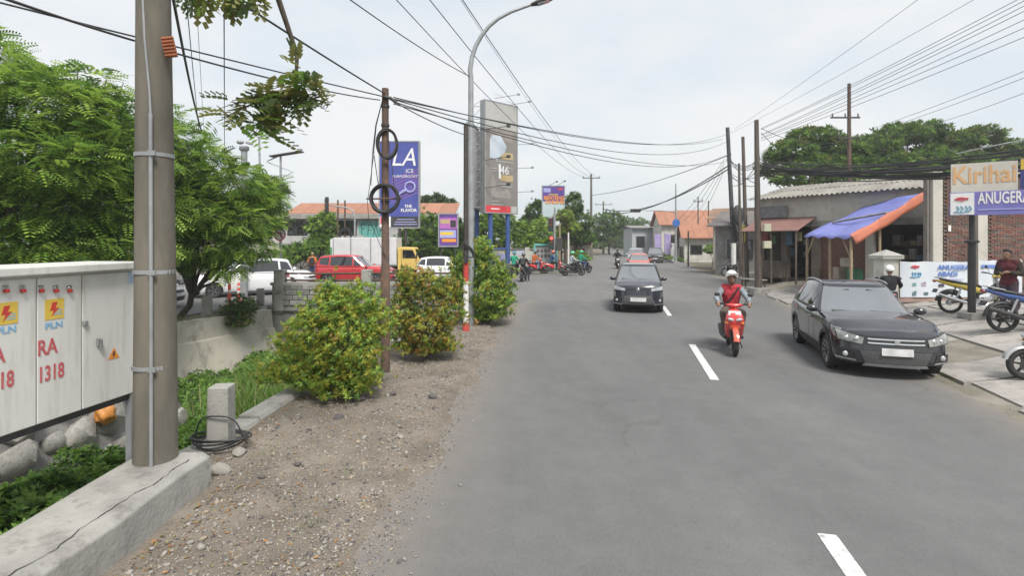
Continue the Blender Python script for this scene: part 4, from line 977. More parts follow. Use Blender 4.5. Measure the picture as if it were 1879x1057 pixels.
car('red_minivan', 'red people carrier turning in the side street behind the block parapet', 'car', (-8.95, 30.0, .004), R(0), RED_C, dict(MPV, L=4.5, W=1.76))
car('white_hatchback', 'white hatchback ahead of the red people carrier, half behind the shrubs', 'car', (-3.95, 32.2, .004), R(3), WHITE_C, dict(HATCH, L=3.8, H=1.53))
car('white_hatchback', 'nose of a white car waiting behind the big utility pole', 'car', (-14.3, 19.3, .004), R(0), WHITE_C, HATCH)

def box_truck():
    o = thing('box_truck', 'small truck with yellow cab and white corrugated cargo box', 'truck', (-8.6, 35.0, .004), 0)
    YEL = paint('truck_yellow', (.62, .44, .12), rough=.45, coat=.3); BOXW = mat('cargo_box_white', (.66, .66, .67), (.58, .58, .59), rough=.6, scale=2)
    b = MB(); b.box((-1.0, 0, 1.78), (4.1, 1.75, 1.8)); bx = b.build('cargo_box', BOXW, o, bevel=.02)
    for i in range(24):
        b = MB(); b.box((-2.95 + i * .17, -.89, 1.78), (.085, .03, 1.7)); b.build('box_rib', BOXW, bx, bevel=.012)
    b = MB()
    for x in (-1.9, -.6, .6): b.box((x, -.925, 1.78), (.05, .03, 1.76))
    b.build('box_strap', GALV, bx)
    b = MB(); b.extr([(1.12, .55), (2.55, .55), (2.6, 1.1), (2.5, 1.32), (2.2, 1.98), (2.05, 2.04), (1.3, 2.06), (1.12, 2.0)], (0, -.82, 0), (1, 0, 0), (0, 0, 1), (0, 1, 0), 1.64); cb = b.build('cab', YEL, o, bevel=.05)
    for sg in (1, -1):
        b = MB(); b.extr([(1.45, 1.32), (2.36, 1.32), (2.12, 1.86), (1.45, 1.88)], (0, .822 * sg, 0), (1, 0, 0), (0, 0, 1), (0, sg, 0), .006); b.build('cab_window', GLASSD, cb)
        b = MB(); b.extr([(1.36, .62), (1.38, .62), (1.38, 1.95), (1.36, 1.95)], (0, .822 * sg, 0), (1, 0, 0), (0, 0, 1), (0, sg, 0), .004); b.build('door_seam', BLACKP, cb)
        b = MB(); b.ell((2.4, 1.0 * sg, 1.5), (.05, .08, .16), 10, 7); b.tube([(2.35, .82 * sg, 1.6), (2.4, 1.0 * sg, 1.6)], .012, 6); b.build('mirror', BLACKP, cb)
        b = MB(); b.ell((2.6, .62 * sg, .78), (.03, .11, .08), 12, 8); b.build('headlight', GLASSC, cb, smooth=60)
    b = MB(); b.extr([(-.74, 0), (.74, 0), (.66, .62), (-.66, .62)], (2.515, 0, 1.34), (0, 1, 0), (-.41, 0, .91), (.9, 0, .4), .008); b.build('windscreen', GLASSD, cb)
    b = MB(); b.box((-.4, 0, .68), (5.2, .7, .16)); b.build('chassis', BLACKM, o); b = MB(); b.box((2.6, 0, .5), (.12, 1.66, .2)); b.build('bumper', WHITEP, o, bevel=.03)
    tm, rm = wheel_parts(.37, .22, 0)
    for x in (1.75, -1.7):
        for sg in (1, -1): t = link('wheel', tm, o, (x, .72 * sg, .37)); t.rotation_euler = (0, 0, 0 if sg > 0 else math.pi); link('rim', rm, t)
    b = MB(); b.box((-3.12, 0, 1.78), (.05, 1.7, 1.7)); b.build('tail_door', BOXW, o)
box_truck()

# ---- riders
RSC = paint('scooter_red', (.55, .045, .04)); ORG = paint('scooter_orange', (.55, .09, .045)); DKS = paint('scooter_black', (.025, .025, .03)); WHS = paint('scooter_white', (.6, .6, .6)); BLS = paint('moped_blue', (.02, .06, .22)); YES = paint('moped_yellow', (.55, .42, .05))
SILM = paint('fairing_silver', (.40, .40, .40), metal=.4)
hx, hy = 5.12, 12.35
scooter('motor_scooter', 'red and orange motor scooter ridden towards the camera between lane dash and parked crossover', (hx - .12, hy - .45, .004), R(-107), RSC, trim=ORG, fendcol=ORG, scale=1.06)
RDR = dict(RIDE, knL=(.22, .20, .82), elL=(.04, .32, 1.12))
person('person', 'scooter rider in white helmet, red vest and grey sleeves on the oncoming red scooter', (hx - .12, hy - .45, .02), R(-107), RDR, cloth('grey_blue_sleeve', (.26, .30, .33)), cloth('brown_trousers', (.13, .10, .085)), 'helmet', paint('helmet_white', (.72, .73, .70)), vest=cloth('red_vest', (.42, .045, .06)), strap=True, vox=.0115, scale=1.04)
def rider(px, py, rz, bikecol, lab_b, lab_p, shirt, trou, helm, pose=RIDE, bag=None, build=scooter, **k):
    g_ = G(px, py); loc = (g_.x, g_.y, .004)
    build('motor_scooter' if build is scooter else 'motorcycle', lab_b, loc, R(rz), bikecol, group='motorcycles waiting and turning at the junction', **k)
    person('person', lab_p, (g_.x, g_.y, .02), R(rz), pose, shirt, trou, 'helmet', helm, vox=.02, group='riders at the junction', bag=bag)
BLK = cloth('black_jacket', (.03, .03, .035)); GRN = cloth('green_jacket', (.03, .33, .20)); ORJ = cloth('orange_jacket', (.62, .16, .05)); BLU = cloth('blue_jacket', (.05, .13, .26)); JEAN = cloth('jeans', (.07, .10, .19)); DKT = cloth('dark_trousers', (.035, .035, .045))
HB = paint('helmet_black', (.03, .03, .035)); HG = paint('helmet_green', (.04, .42, .20)); HR = paint('helmet_red', (.5, .10, .07)); HBL = paint('helmet_blue', (.03, .2, .3))
rider(961, 516, 78, DKS, 'black scooter seen from behind, nearest of the group at the junction', 'rider in black with a black backpack seen from behind at the junction', BLK, DKT, HB, RIDE_DOWN, bag=BLACKP)
rider(944, 507, 70, DKS, 'dark scooter peeking out behind the tallest shrub', 'rider in green jacket and teal helmet beside the tallest shrub', GRN, DKT, HBL)
rider(983, 503, 35, RSC, 'red scooter under the rider in the orange jacket', 'rider in orange jacket and dark helmet turning at the junction', ORJ, JEAN, HB)
rider(1016, 502, 2, RSC, 'maroon and orange scooter seen side-on crossing the junction', 'rider in blue jacket and red helmet on the side-on scooter', BLU, DKT, HR, trim=ORG, fendcol=ORG)
rider(1052, 506, 12, DKS, 'black scooter carrying the rider in the bright green helmet', 'rider in pale shirt with bright green helmet on the black scooter', cloth('pale_shirt', (.42, .46, .50)), DKT, HG)
rider(1068, 501, 25, DKS, 'dark motorcycle just ahead of the green helmet rider', 'rider in green jacket leaning forward at the right end of the group', GRN, JEAN, HG)
rider(1133, 493, -97, DKS, 'dark scooter coming down the road left of the car queue', 'rider in dark clothes approaching left of the car queue', BLK, DKT, HB)

# ---- parked two-wheelers on the right forecourt
def PG(px, py):                                           # point on the sloping forecourt
    z = .2
    for _ in range(12): g_ = G(px, py, z); z = pave_z(g_.x, g_.y)
    return Vector((g_.x, g_.y, z + .012))
q = PG(1752, 577); d = Vector((.94, -.34))
moped('motorcycle', 'yellow moped with chrome exhaust parked at the black sign post', (q.x + .62, q.y - .02, q.z), R(-14), YES, shield=SILM, scale=1.08)
q = PG(1846, 611)
moped('motorcycle', 'blue moped parked in front of the standing man', (q.x + .62, q.y - .1, q.z), R(-12), BLS, shield=SILM, scale=1.12, muff=BLACKM, spoked=False)
q = PG(1884, 705)
scooter('motor_scooter', 'dark grey scooter cut off at the right picture edge', (q.x + .78, q.y + .05, q.z), R(-16) + math.pi, DKS, trim=SILM, fendcol=SILM, scale=1.0)
q = PG(1851, 600)
person('person', 'man in dark jacket standing on the forecourt looking at his phone', (12.35, 13.0, pave_z(12.35, 13.0) + .02), R(200), PHONE, cloth('brown_black_jacket', (.075, .062, .05), (.04, .035, .032)), cloth('purple_grey_trousers', (.10, .075, .10)), 'hair', vest=cloth('maroon_vest', (.14, .04, .05)), vox=.0115, scale=1.02, curl=.7)
ph = MB(); ph.box((0, 0, 0), (.012, .075, .15)); po = tag(ph.build('mobile_phone', BLACKP, bevel=.006), 'black mobile phone held by the standing man', 'phone')
po.location = (12.35 - .36, 13.0 - .15, pave_z(12.35, 13.0) + 1.27); po.rotation_euler = (0, R(35), R(200))
moped('motorcycle', 'dark motorcycle mostly hidden behind the parked crossover', (10.75, 14.9, pave_z(10.75, 14.9) + .01), R(60), DKS, scale=1.0)
person('person', 'rider in white helmet visible above the bonnet of the parked crossover', (10.75, 14.9, pave_z(10.75, 14.9) + .02), R(60), RIDE, BLK, DKT, 'helmet', paint('helmet_white2', (.74, .74, .74)), vox=.014, scale=.92)
moped('motorcycle', 'red and black motorcycle parked far right beside the bushes', (19.9, 49.5, .02), R(25), RSC, spoked=False, group='parked motorcycles')
moped('motorcycle', 'black motorcycle parked by the foot of the wooden poles', (15.2, 36.2, .02), R(200), DKS, group='parked motorcycles')
moped('motorcycle', 'black motorcycle behind the tree trunk on the far canal side', (-14.8, 23.2, .004), R(20), DKS)
person('person', 'person in orange top and jeans between the white and red cars', (-12.75, 33.4, .004), R(100), STAND, cloth('orange_top', (.62, .20, .05)), JEAN, 'cap', cloth('cap_cream', (.5, .35, .2)), vox=.02, sleeve=.2, bag=BLACKP)
# ================================================================== big utility pole, cabinet
bp = thing('utility_pole', 'big grey concrete utility pole with a steel conduit standing on the cracked parapet', 'utility pole', (-3.42, 5.02, .38))
b = MB(); b.tube([(0, 0, -.1), (0, 0, 1.5), (-.02, 0, 4.5), (-.05, 0, 8.6)], [.186, .172, .142, .105], 28); b.build('shaft', CONCP, bp, smooth=40)
b = MB(); b.tube([(.085, -.185, .0), (.08, -.178, 1.6), (.065, -.163, 3.3)], .017, 8); b.build('conduit', GALV, bp, smooth=50)
b = MB(); b.tube([(.065, -.163, 3.3), (.05, -.155, 3.5), (-.0, -.15, 4.0), (-.035, -.14, 4.6), (-.04, -.13, 8.4)], .010, 6); b.build('riser_cable', GALV, bp, smooth=50)
for z in (.92, 1.82, 2.93):
    b = MB(); rz_ = np.interp(z, [-.1, 1.5, 4.5], [.186, .172, .142]) + .004; b.lathe([(rz_, z - .018), (rz_ + .004, z - .018), (rz_ + .004, z + .018), (rz_, z + .018)], (-.01, 0, 0), n=28); b.box((.09, -.185, z), (.07, .02, .045)); b.build('steel_strap', GALV, bp, smooth=40)
pt = P(311, 86, 4.92) - Vector(bp.location); RUSTO = mat('rusty_orange_plate', (.40, .13, .05), (.24, .08, .04), rough=.8, scale=8)
b = MB(); b.box((0, 0, 0), (.10, .03, .19))
for i in range(6): b.box((0, -.02, -.08 + i * .032), (.10, .015, .016))
k = b.build('cable_bracket', RUSTO, bp, bevel=.003); k.location = pt; k.rotation_euler = (0, R(-12), R(15))

cb = thing('electrical_cabinet', 'white steel electrical distribution cabinet with red stencilled numbers and padlocks', 'cabinet', (-3.88, 5.4, 0), math.atan2(1, .144))
CABW = mat('cabinet_white', (.66, .66, .63), (.60, .60, .57), rough=.45, scale=1.6, c3=(.40, .36, .29), s3=4, k3=.38, stretch=(2.5, 2.5, .3))
REDT = mat('red_stencil', (.42, .06, .07), (.55, .16, .16), rough=.7, scale=25); BLUT = mat('blue_print', (.16, .38, .62), (.25, .45, .66), rough=.6, scale=20); YELB = mat('yellow_print', (.72, .50, .06), (.62, .44, .08), rough=.6, scale=12); ORP = mat('orange_print', (.75, .28, .04), (.65, .24, .04), rough=.6, scale=12)
b = MB(); b.box((-1.1, .28, 1.575), (2.2, .53, 1.29)); b.build('housing', CABW, cb, bevel=.008)
b = MB(); b.box((-1.1, .25, 2.245), (2.26, .66, .075)); b.build('lid', CABW, cb, bevel=.012)
def sx(px): return (4.658 / ((939.5 - px) / 960 + .144) - 5.4) * 1.0103
def cz(px, py): y = 4.658 / ((939.5 - px) / 960 + .144); return 2.5 - (py - 441) * y / 960
edges = [-.012, sx(150), sx(67), -1.37, -1.78, -2.19]
doors = []
for e0, e1 in zip(edges, edges[1:]):
    b = MB(); w_ = e0 - e1 - .012; b.box((0, 0, 0), (w_, .018, 1.24)); dr = b.build('door', CABW, cb, bevel=.005, loc=((e0 + e1) / 2, .006, 1.56)); doors.append(dr)
def on(dr, name, bld, m, bevel=0, smooth=None):
    o = bld.build(name, m, dr, bevel=bevel, smooth=smooth); o.location = -dr.location; return o
U, VV = (1, 0, 0), (0, 0, 1)
def ctext(dr, s_, px, py, size, m, dx=0, **k):
    c = dr.location; return text('lettering', s_, size, m, dr, (sx(px) + dx - c.x, -.006 - c.y, cz(px, py) - c.z), U, VV, ext=.001, **k)
# stencilled letters straddle the door: they belong to the doors they are painted on
ctext(doors[1], 'RA', 86, 638, .185, REDT, sx=.72, bold=.004); ctext(doors[1], '1318', 93, 685, .185, REDT, sx=.62, bold=.004)
ctext(doors[1], 'PLN', 98, 597, .075, BLUT, sx=1.15, bold=.002)
ctext(doors[2], 'RA', -14, 655, .185, REDT, sx=.72, bold=.004); ctext(doors[2], '1318', -4, 702, .185, REDT, sx=.62, bold=.004)
ctext(doors[2], 'PLN', 10, 606, .075, BLUT, sx=1.15, bold=.002)
for dr, px, py in ((doors[1], 99, 567), (doors[2], 11, 575)):
    x, z = sx(px), cz(px, py); b = MB(); b.box((x, -.0055, z), (.165, .003, .175)); on(dr, 'emblem_panel', b, YELB)
    b = MB(); b.extr([(-.02, .06), (.025, .06), (.005, .01), (.04, .01), (-.03, -.065), (-.008, -.012), (-.04, -.012)], (x, -.007, z), U, VV, (0, -1, 0), .002); on(dr, 'lightning_bolt', b, mat('red_print', (.6, .05, .04), (.5, .05, .04), rough=.6))
    b = MB()
    for dz in (-.03, -.05, -.01): b.box((x + .03, -.0072, z + dz), (.07, .002, .008))
    on(dr, 'wave_stripe', b, BLUT)
for px in (-22, 8, 39, 73, 100, 125):
    dr = doors[1] if px > 67 else doors[2]; x, z = sx(px), cz(px, 531)
    b = MB(); b.box((x, -.02, z - .012), (.032, .03, .03)); on(dr, 'padlock', b, mat('padlock_red', (.5, .04, .03), (.42, .04, .03), rough=.4), bevel=.006)
    b = MB(); b.ring((x, -.02, z + .01), .016, .004, (0, 1, 0), 12, 5); b.box((x, -.012, z + .03), (.035, .012, .012)); on(dr, 'hasp', b, STEEL, smooth=50)
x, z = sx(178), cz(178, 628)
b = MB(); b.box((x, -.015, z), (.03, .03, .075)); b.box((x + .012, -.035, z - .02), (.018, .02, .09)); on(doors[0], 'door_handle', b, STEEL, bevel=.005)
x, z = sx(154), cz(154, 593); b = MB(); b.box((x, -.015, z), (.04, .028, .045)); on(doors[0], 'latch', b, GALV, bevel=.005)
x, z = sx(208), cz(208, 649); b = MB(); b.extr([(-.062, -.05), (.062, -.05), (0, .06)], (x, -.004, z), U, VV, (0, -1, 0), .002); on(doors[0], 'warning_triangle', b, ORP)
b = MB(); b.extr([(-.006, .03), (.012, .03), (.004, .0), (.016, .0), (-.012, -.036), (-.002, -.008), (-.014, -.008)], (x, -.0065, z - .008), U, VV, (0, -1, 0), .001); on(doors[0], 'warning_bolt', b, BLACKP)
x, z = sx(239), cz(239, 510); b = MB(); b.box((x, -.004, z), (.07, .002, .12)); on(doors[0], 'sticker', b, mat('sticker_pale', (.55, .62, .7), (.3, .42, .6), rough=.5, scale=30))
for x, y in ((-.03, .035), (-2.1, .5), (-2.1, .05)):
    for _ in (0,):
        b = MB(); b.box((x, y, -.46), (.06, .06, 2.8)); b.build('leg', GALV, cb)
b = MB(); b.box((-1.1, .28, .9), (2.15, .5, .06)); b.build('base_frame', BLACKM, cb)

# crumpled orange bag on the stones
b = MB(); bm = bmesh.new(); bmesh.ops.create_icosphere(bm, subdivisions=3, radius=.13)
rr = random.Random(5)
for v in bm.verts: v.co *= 1 + .28 * math.sin(v.co.x * 40 + v.co.z * 25) * math.sin(v.co.y * 37) + rr.uniform(-.08, .08)
me = bpy.data.meshes.new('plastic_bag'); bm.to_mesh(me); bm.free(); me.polygons.foreach_set('use_smooth', [True] * len(me.polygons)); me.materials.append(mat('orange_plastic', (.62, .27, .06), (.48, .20, .05), rough=.45, scale=12))
o = tag(link('plastic_bag', me, None, (-5.42, 6.97, .19)), 'crumpled orange plastic bag caught on the stones under the cabinet', 'bag'); o.scale = (1, .9, 1.05)

# ================================================================== slim poles near the shrubs
q = G(707, 690); ip = thing('iron_pole', 'thin rusty iron pole carrying two coils of spare black cable', 'pole', (q.x, q.y, .02))
b = MB(); b.tube([(0, 0, -.05), (0, 0, 2.0), (0, 0, 2.02), (0, 0, 5.28)], [.085, .085, .07, .062], 14); b.build('shaft', RUST, ip, smooth=40)
for z in (4.95, 4.6, 3.2): b = MB(); b.lathe([(.068, z - .02), (.078, z - .02), (.078, z + .02), (.068, z + .02)], n=14); b.build('clamp', BLACKM, ip)
b = MB(); b.tube([(-.02, -.09, 5.1), (.12, -.1, 5.08), (.22, -.06, 5.0)], .03, 8); b.build('cable_clamp', BLACKM, ip, smooth=50)
b = MB(); b.tube([(-.32, -.1, 3.24), (.32, -.1, 3.24)], .015, 8); b.tube([(0, -.1, 3.55), (0, -.1, 2.93)], .015, 8); b.build('coil_bracket', RUST, ip, smooth=50)
def coil(label, c, rad, n, tilt, sx_=1.0, thick=.014, seed=1):
    r_ = random.Random(seed); b = MB()
    for i in range(n):
        pts = []; f1, f2 = r_.uniform(0, 6), r_.uniform(0, 6); rr_ = rad * r_.uniform(.9, 1.06)
        for t in np.linspace(0, 2 * math.pi, 34):
            pts.append((c[0] + sx_ * rr_ * math.cos(t) * (1 + .03 * math.sin(2 * t + f1)), c[1] + r_.uniform(-.002, .002) + .05 * math.sin(t + f2) + tilt * math.cos(t), c[2] + rr_ * math.sin(t) * (1 + .03 * math.cos(2 * t + f2))))
        pts[-1] = pts[0]; b.tube(pts, thick, 6, caps=False)
    tag(b.build('cable_coil', CABLE, smooth=60), label, 'cable', 'coils of spare cable on the iron pole')
coil('large round coil of spare black cable on the thin iron pole', (q.x + .02, q.y - .13, 3.26), .255, 14, .0, seed=3)
coil('upright oval loop of black cable near the top of the iron pole', (q.x + .06, q.y - .11, 4.26), .27, 5, .03, .62, seed=8)
b = MB()
for k_, (dx, x1) in enumerate(((-.1, -.06), (-.16, -.2))):
    b.tube([(q.x - .03, q.y - .06, 5.1), (q.x - .12 + dx * .2, q.y - .1, 4.6), (q.x - .16 + dx * .3, q.y - .1, 4.1), (q.x + x1 - .04, q.y - .1, 3.5)], .008, 5)
b.tube([(q.x - .18, q.y - .1, 4.12), (q.x - .3, q.y - .1, 3.2), (q.x - .28, q.y - .1, 2.9), (q.x + .02, q.y - .08, 2.2)], .006, 5)
b.tube([(q.x + .06, q.y - .1, 4.5), (q.x + .14, q.y - .1, 3.9), (q.x + .2, q.y - .12, 3.4)], .008, 5)
tag(b.build('loose_cable', CABLE, smooth=50), 'slack black cables hanging down the thin iron pole', 'cable')

q = G(855, 612); rp = thing('striped_pole', 'slim black pole with a red and white painted foot behind the shrubs', 'pole', (q.x, q.y, .02))
BLKP = mat('black_pole_paint', (.04, .036, .034), (.07, .055, .048), rough=.7, scale=5)
b = MB(); b.tube([(0, 0, 1.9), (0, 0, 5.6)], [.07, .062], 14); b.build('shaft', BLKP, rp, smooth=40)
for z0, z1, m in ((0, .28, 'r'), (.28, .62, 'w'), (.62, 1.38, 'w'), (1.38, 1.9, 'r')):
    b = MB(); b.tube([(0, 0, z0), (0, 0, z1)], [.10 if z0 < .1 else .074, .074], 14); b.build('painted_band', mat('band_red', (.5, .055, .045), (.42, .06, .05), rough=.6) if m == 'r' else WHITEP, rp, smooth=40)
b = MB()
for i in range(4): b.ring((.05, -.09, 2.15 + .02 * i), .17 + .02 * i, .014, (0, 1, 0), 22, 5, sx=.5)
b.box((.0, -.07, 1.98), (.12, .1, .2)); b.build('cable_loop', CABLE, rp, smooth=50)

q = P(864, 600, 15.1); sl = thing('street_lamp', 'tall grey street lamp with a curved arm over the road', 'street lamp', (q.x, 15.1, .0))
b = MB(); b.tube([(0, 0, 0), (0, 0, 7.2)], [.105, .075], 16); b.build('pole', GALV, sl, smooth=40)
b = MB(); pts = [(0, 0, 7.2)]
for px, py in ((862.5, 128), (866, 105), (873, 84), (884, 64), (898, 47), (915, 33), (938, 21), (960, 13), (980, 6)):
    p = P(px, py, 15.1); pts.append((p.x - q.x, 0, p.z))
b.tube(pts, [.075, .07, .066, .062, .058, .054, .05, .046, .043, .04], 12); b.build('arm', GALV, sl, smooth=50)
e = pts[-1]; b = MB(); b.loft([(-.12, 0, 0, .05, .04), (.05, 0, 0, .12, .06), (.45, 0, 0, .14, .055), (.62, 0, 0, .08, .03)], 14); k = b.build('lamp_head', BLACKM, sl, smooth=45); k.location = (e[0] + .02, 0, e[2] + .0); k.rotation_euler = (0, R(-18), 0)
b = MB(); b.box((.25, 0, -.056), (.36, .18, .02)); b.build('lens', GLASSC, k)

# ================================================================== billboards
def board(name, label, cat, L_, R_, depth_l, depth_r, top, bot, posts, panelm, postm, post_w=.3, thick=.35, group=None):
    """flat advertising panel between two photo columns, standing on posts"""
    a = Vector(((L_ - CX) / F * depth_l, depth_l, 0)); c = Vector(((R_ - CX) / F * depth_r, depth_r, 0)); d = c - a; wd = d.length
    o = thing(name, label, cat, (a + c) / 2, math.atan2(d.y, d.x), group); dm = (depth_l + depth_r) / 2
    z1 = HC - (top - HY) / F * dm; z0 = HC - (bot - HY) / F * dm
    b = MB(); b.box((0, thick / 2, (z0 + z1) / 2), (wd, thick, z1 - z0)); pn = b.build('panel', panelm, o)
    b = MB()
    for x in (-wd / 2, wd / 2): b.box((x, thick / 2, (z0 + z1) / 2), (.08, thick + .06, z1 - z0 + .08))
    for z in (z0, z1): b.box((0, thick / 2, z), (wd - .08, thick + .05, .08))
    b.build('frame', GALV, o)
    for x in posts: b = MB(); b.tube([(x, thick / 2, -.05), (x, thick / 2, z0 + .2)], post_w / 2, 12); b.build('post', postm, o, smooth=40)
    return o, pn, wd, z0, z1
def rect(par, name, m, x, z, w_, h, y=-.008): b = MB(); b.box((x, y, z), (w_, .008, h)); return b.build(name, m, par)
NAVY = mat('billboard_blue', (.045, .06, .27), (.07, .09, .34), rough=.5, scale=.6); BLUEP = mat('post_blue', (.03, .07, .22), (.04, .09, .27), rough=.55, scale=3)
WHT = mat('print_white', (.75, .75, .74), (.70, .70, .70), rough=.6); DKB = mat('print_dark', (.03, .03, .035), (.045, .045, .05), rough=.6)
PINK = mat('print_pink', (.45, .14, .42), (.34, .12, .42), rough=.6, scale=2); LIL = mat('print_lilac', (.38, .40, .66), (.30, .32, .6), rough=.6, scale=2); RED_P = mat('print_red', (.55, .06, .08), (.5, .06, .08), rough=.6)
o, pn, wd, z0, z1 = board('billboard', 'tall blue billboard with white LA lettering behind the iron pole', 'billboard', 696, 769, 36, 36, 259, 418, (.0, .42), NAVY, BLACKM, .2, .3)
hh = z1 - z0
text('lettering', 'LA', 1.75, WHT, pn, (.28, -.012, z1 - 1.15), U, VV, shear=.25, ext=.006, sx=.85); text('lettering', 'ICE', .38, WHT, pn, (.72, -.012, z1 - 2.05), U, VV, ext=.006); text('lettering', 'PURPLEBOOST', .24, WHT, pn, (.38, -.012, z1 - 2.42), U, VV, ext=.006, shear=.2, sx=1.1)
text('lettering', 'THE', .27, WHT, pn, (.62, -.012, z0 + 1.48), U, VV, ext=.006, bold=.008); text('lettering', 'FLAVOR', .30, WHT, pn, (.66, -.012, z0 + 1.2), U, VV, ext=.006, bold=.008)
b = MB(); b.ring((.75, -.02, z1 - 3.15), .34, .07, (0, 1, 0), 26, 6); b.build('ring_print', LIL, pn, smooth=60)
b = MB(); b.tube([(.5, -.02, z1 - 3.35), (.05, -.02, z1 - 3.6), (-.05, -.02, z1 - 3.9)], [.12, .09, .05], 8); b.build('capsule_print', LIL, pn, smooth=60)
for i in range(9): b = MB(); b.beam((-.55 + .0 * i, -.01, z0 + 1.7 + i * .2), (1.3, -.01, z0 + 1.95 + i * .2 + .5), .01, .035); b.build('stripe', PINK, pn)
rect(pn, 'footer', DKB, .38, z0 + .42, 1.9, .72); rect(pn, 'footer_picture', WHT, -.98, z0 + .42, .8, .72); rect(pn, 'footer_picture', RED_P, -1.1, z0 + .5, .4, .5, -.014)
for k_, (w_, dz) in enumerate(((1.2, .58), (1.5, .4), (1.6, .24))): rect(pn, 'small_print', LIL, .45, z0 + dz, w_, .05, -.016)

TAUPE = mat('billboard_taupe', (.19, .175, .165), (.23, .215, .20), rough=.6, scale=.3); SANDT = mat('print_sand', (.48, .37, .19), (.42, .33, .18), rough=.6); PALEG = mat('print_pale', (.36, .36, .34), (.42, .42, .40), rough=.6, scale=.5); SKYB = mat('print_skyblue', (.42, .50, .58), (.52, .57, .62), rough=.6, scale=.8)
o, pn, wd, z0, z1 = board('billboard', 'very tall taupe property billboard reading 146 on blue legs', 'billboard', 890, 949, 37.5, 39.5, 189, 391, (-.85, .8), TAUPE, BLUEP, .36, .5)
x0 = -wd / 2
rect(pn, 'sky_print', PALEG, 0, z1 - 1.0, wd - .1, 1.9)
b = MB(); b.extr([(-1.1, .4), (-.9, .75), (-.1, .78), (.45, .1), (.35, -.35), (-.45, -1.0), (-1.1, -.9)], (.0, -.005, z1 - 3.2), U, VV, (0, -1, 0), .008); b.build('dome_print', SKYB, pn)
b = MB(); b.extr([(-1.1, 0), (-.7, .5), (-.2, .1), (.4, .6), (1.1, .2), (1.1, -.5), (-1.1, -.4)], (0, -.003, z1 - 2.3), U, VV, (0, -1, 0), .004); b.build('house_print', mat('print_stone', (.30, .27, .24), (.24, .215, .19), rough=.6, scale=1), pn)
text('lettering', '1', 1.5, WHT, pn, (-.18, -.012, z1 - 5.1), U, VV, ext=.006, bold=.02); text('lettering', '46', .85, WHT, pn, (.30, -.012, z1 - 4.95), U, VV, ext=.006)
rect(pn, 'price_band', SANDT, .5, z1 - 5.5, 1.2, .45); rect(pn, 'headline_band', SANDT, .55, z1 - 3.85, 1.1, .5, -.006); rect(pn, 'headline_band', PALEG, .3, z1 - 4.3, 1.7, .07, -.012)
for k_, (x, dz, w_) in enumerate(((-.8, 4.85, .6), (-.75, 5.05, .5), (.45, 5.95, 1.2), (.45, 6.12, 1.1), (-.6, 7.25, .7), (-.4, 7.5, 1.1), (.8, 4.75, .55))): rect(pn, 'small_print', PALEG, x, z1 - dz, w_, .07, -.014)
b = MB(); b.extr([(-1.0, 0), (-1.0, 1.2), (-.8, 1.7), (-.6, 1.2), (-.55, .5), (.2, .55), (.5, .8), (.9, .3), (.9, 0)], (0, -.004, z1 - 7.0), U, VV, (0, -1, 0), .006); b.build('estate_print', mat('print_estate', (.24, .22, .205), (.30, .28, .26), rough=.6, scale=2), pn)
rect(pn, 'red_footer', mat('print_scarlet', (.62, .05, .06), (.55, .05, .06), rough=.6), -.32, z0 + .28, wd - .7, .5); rect(pn, 'grey_footer', PALEG, wd / 2 - .32, z0 + .28, .6, .5); rect(pn, 'small_print', WHT, -.6, z0 + .3, .8, .08, -.016)
b = MB(); b.box((0, .2, .9 + 1.0), (1.9, .12, .12)); b.build('cross_beam', BLUEP, o)
for k_, (z, s_) in enumerate(((z1 - 1.9, -.6), (z1 - 4.1, -.45), (z1 - 6.1, -.5))):
    b = MB(); b.tube([(-wd / 2, -.05, z - .25), (-.3, -1.0, z)], .025, 6); b.box((-.22, -1.05, z + .02), (.24, .18, .2)); b.build('floodlight', BLACKM, o)
for k_, (z, x) in enumerate(((z1 + .35, -.1), (z1 - .0, 1.0), (z1 - 2.9, 1.3), (z1 - 4.7, 1.3), (z1 - 6.5, 1.3))):
    b = MB(); b.tube([(x - .3, .3, z), (x + 1.15, -.6, z + .35 if k_ < 2 else z + .1)], .025, 6); b.tube([(x - .3, .3, z + .35), (x + .3, 0, z + .15)], .015, 5); b.box((x + 1.2, -.65, z + (.37 if k_ < 2 else .12)), (.2, .14, .12)); b.build('lamp_arm', GALV, o)
b = MB()
for i in range(9):
    z = z0 + .4 + i * (hh := (z1 - z0 - .8)) / 8
    b.tube([(-wd / 2, .5, z), (-wd / 2 - .55, .9, z)], .025, 5); b.tube([(-wd / 2 - .55, .9, z), (-wd / 2, .5, min(z1, z + .8))], .02, 5)
b.tube([(-wd / 2 - .55, .9, z0), (-wd / 2 - .55, .9, z1)], .04, 6); b.build('lattice', GALV, o)
o, pn, wd, z0, z1 = board('billboard', 'narrow grey side billboard standing edge-on left of the taupe one', 'billboard', 866, 883, 36.5, 40.5, 235, 382, (-1.2, 1.2), mat('billboard_grey', (.34, .33, .33), (.28, .27, .27), rough=.6, scale=.4), BLUEP, .36, .4)
rect(pn, 'faded_print', PALEG, 0, (z0 + z1) / 2 + 1, wd - .6, 2.2)

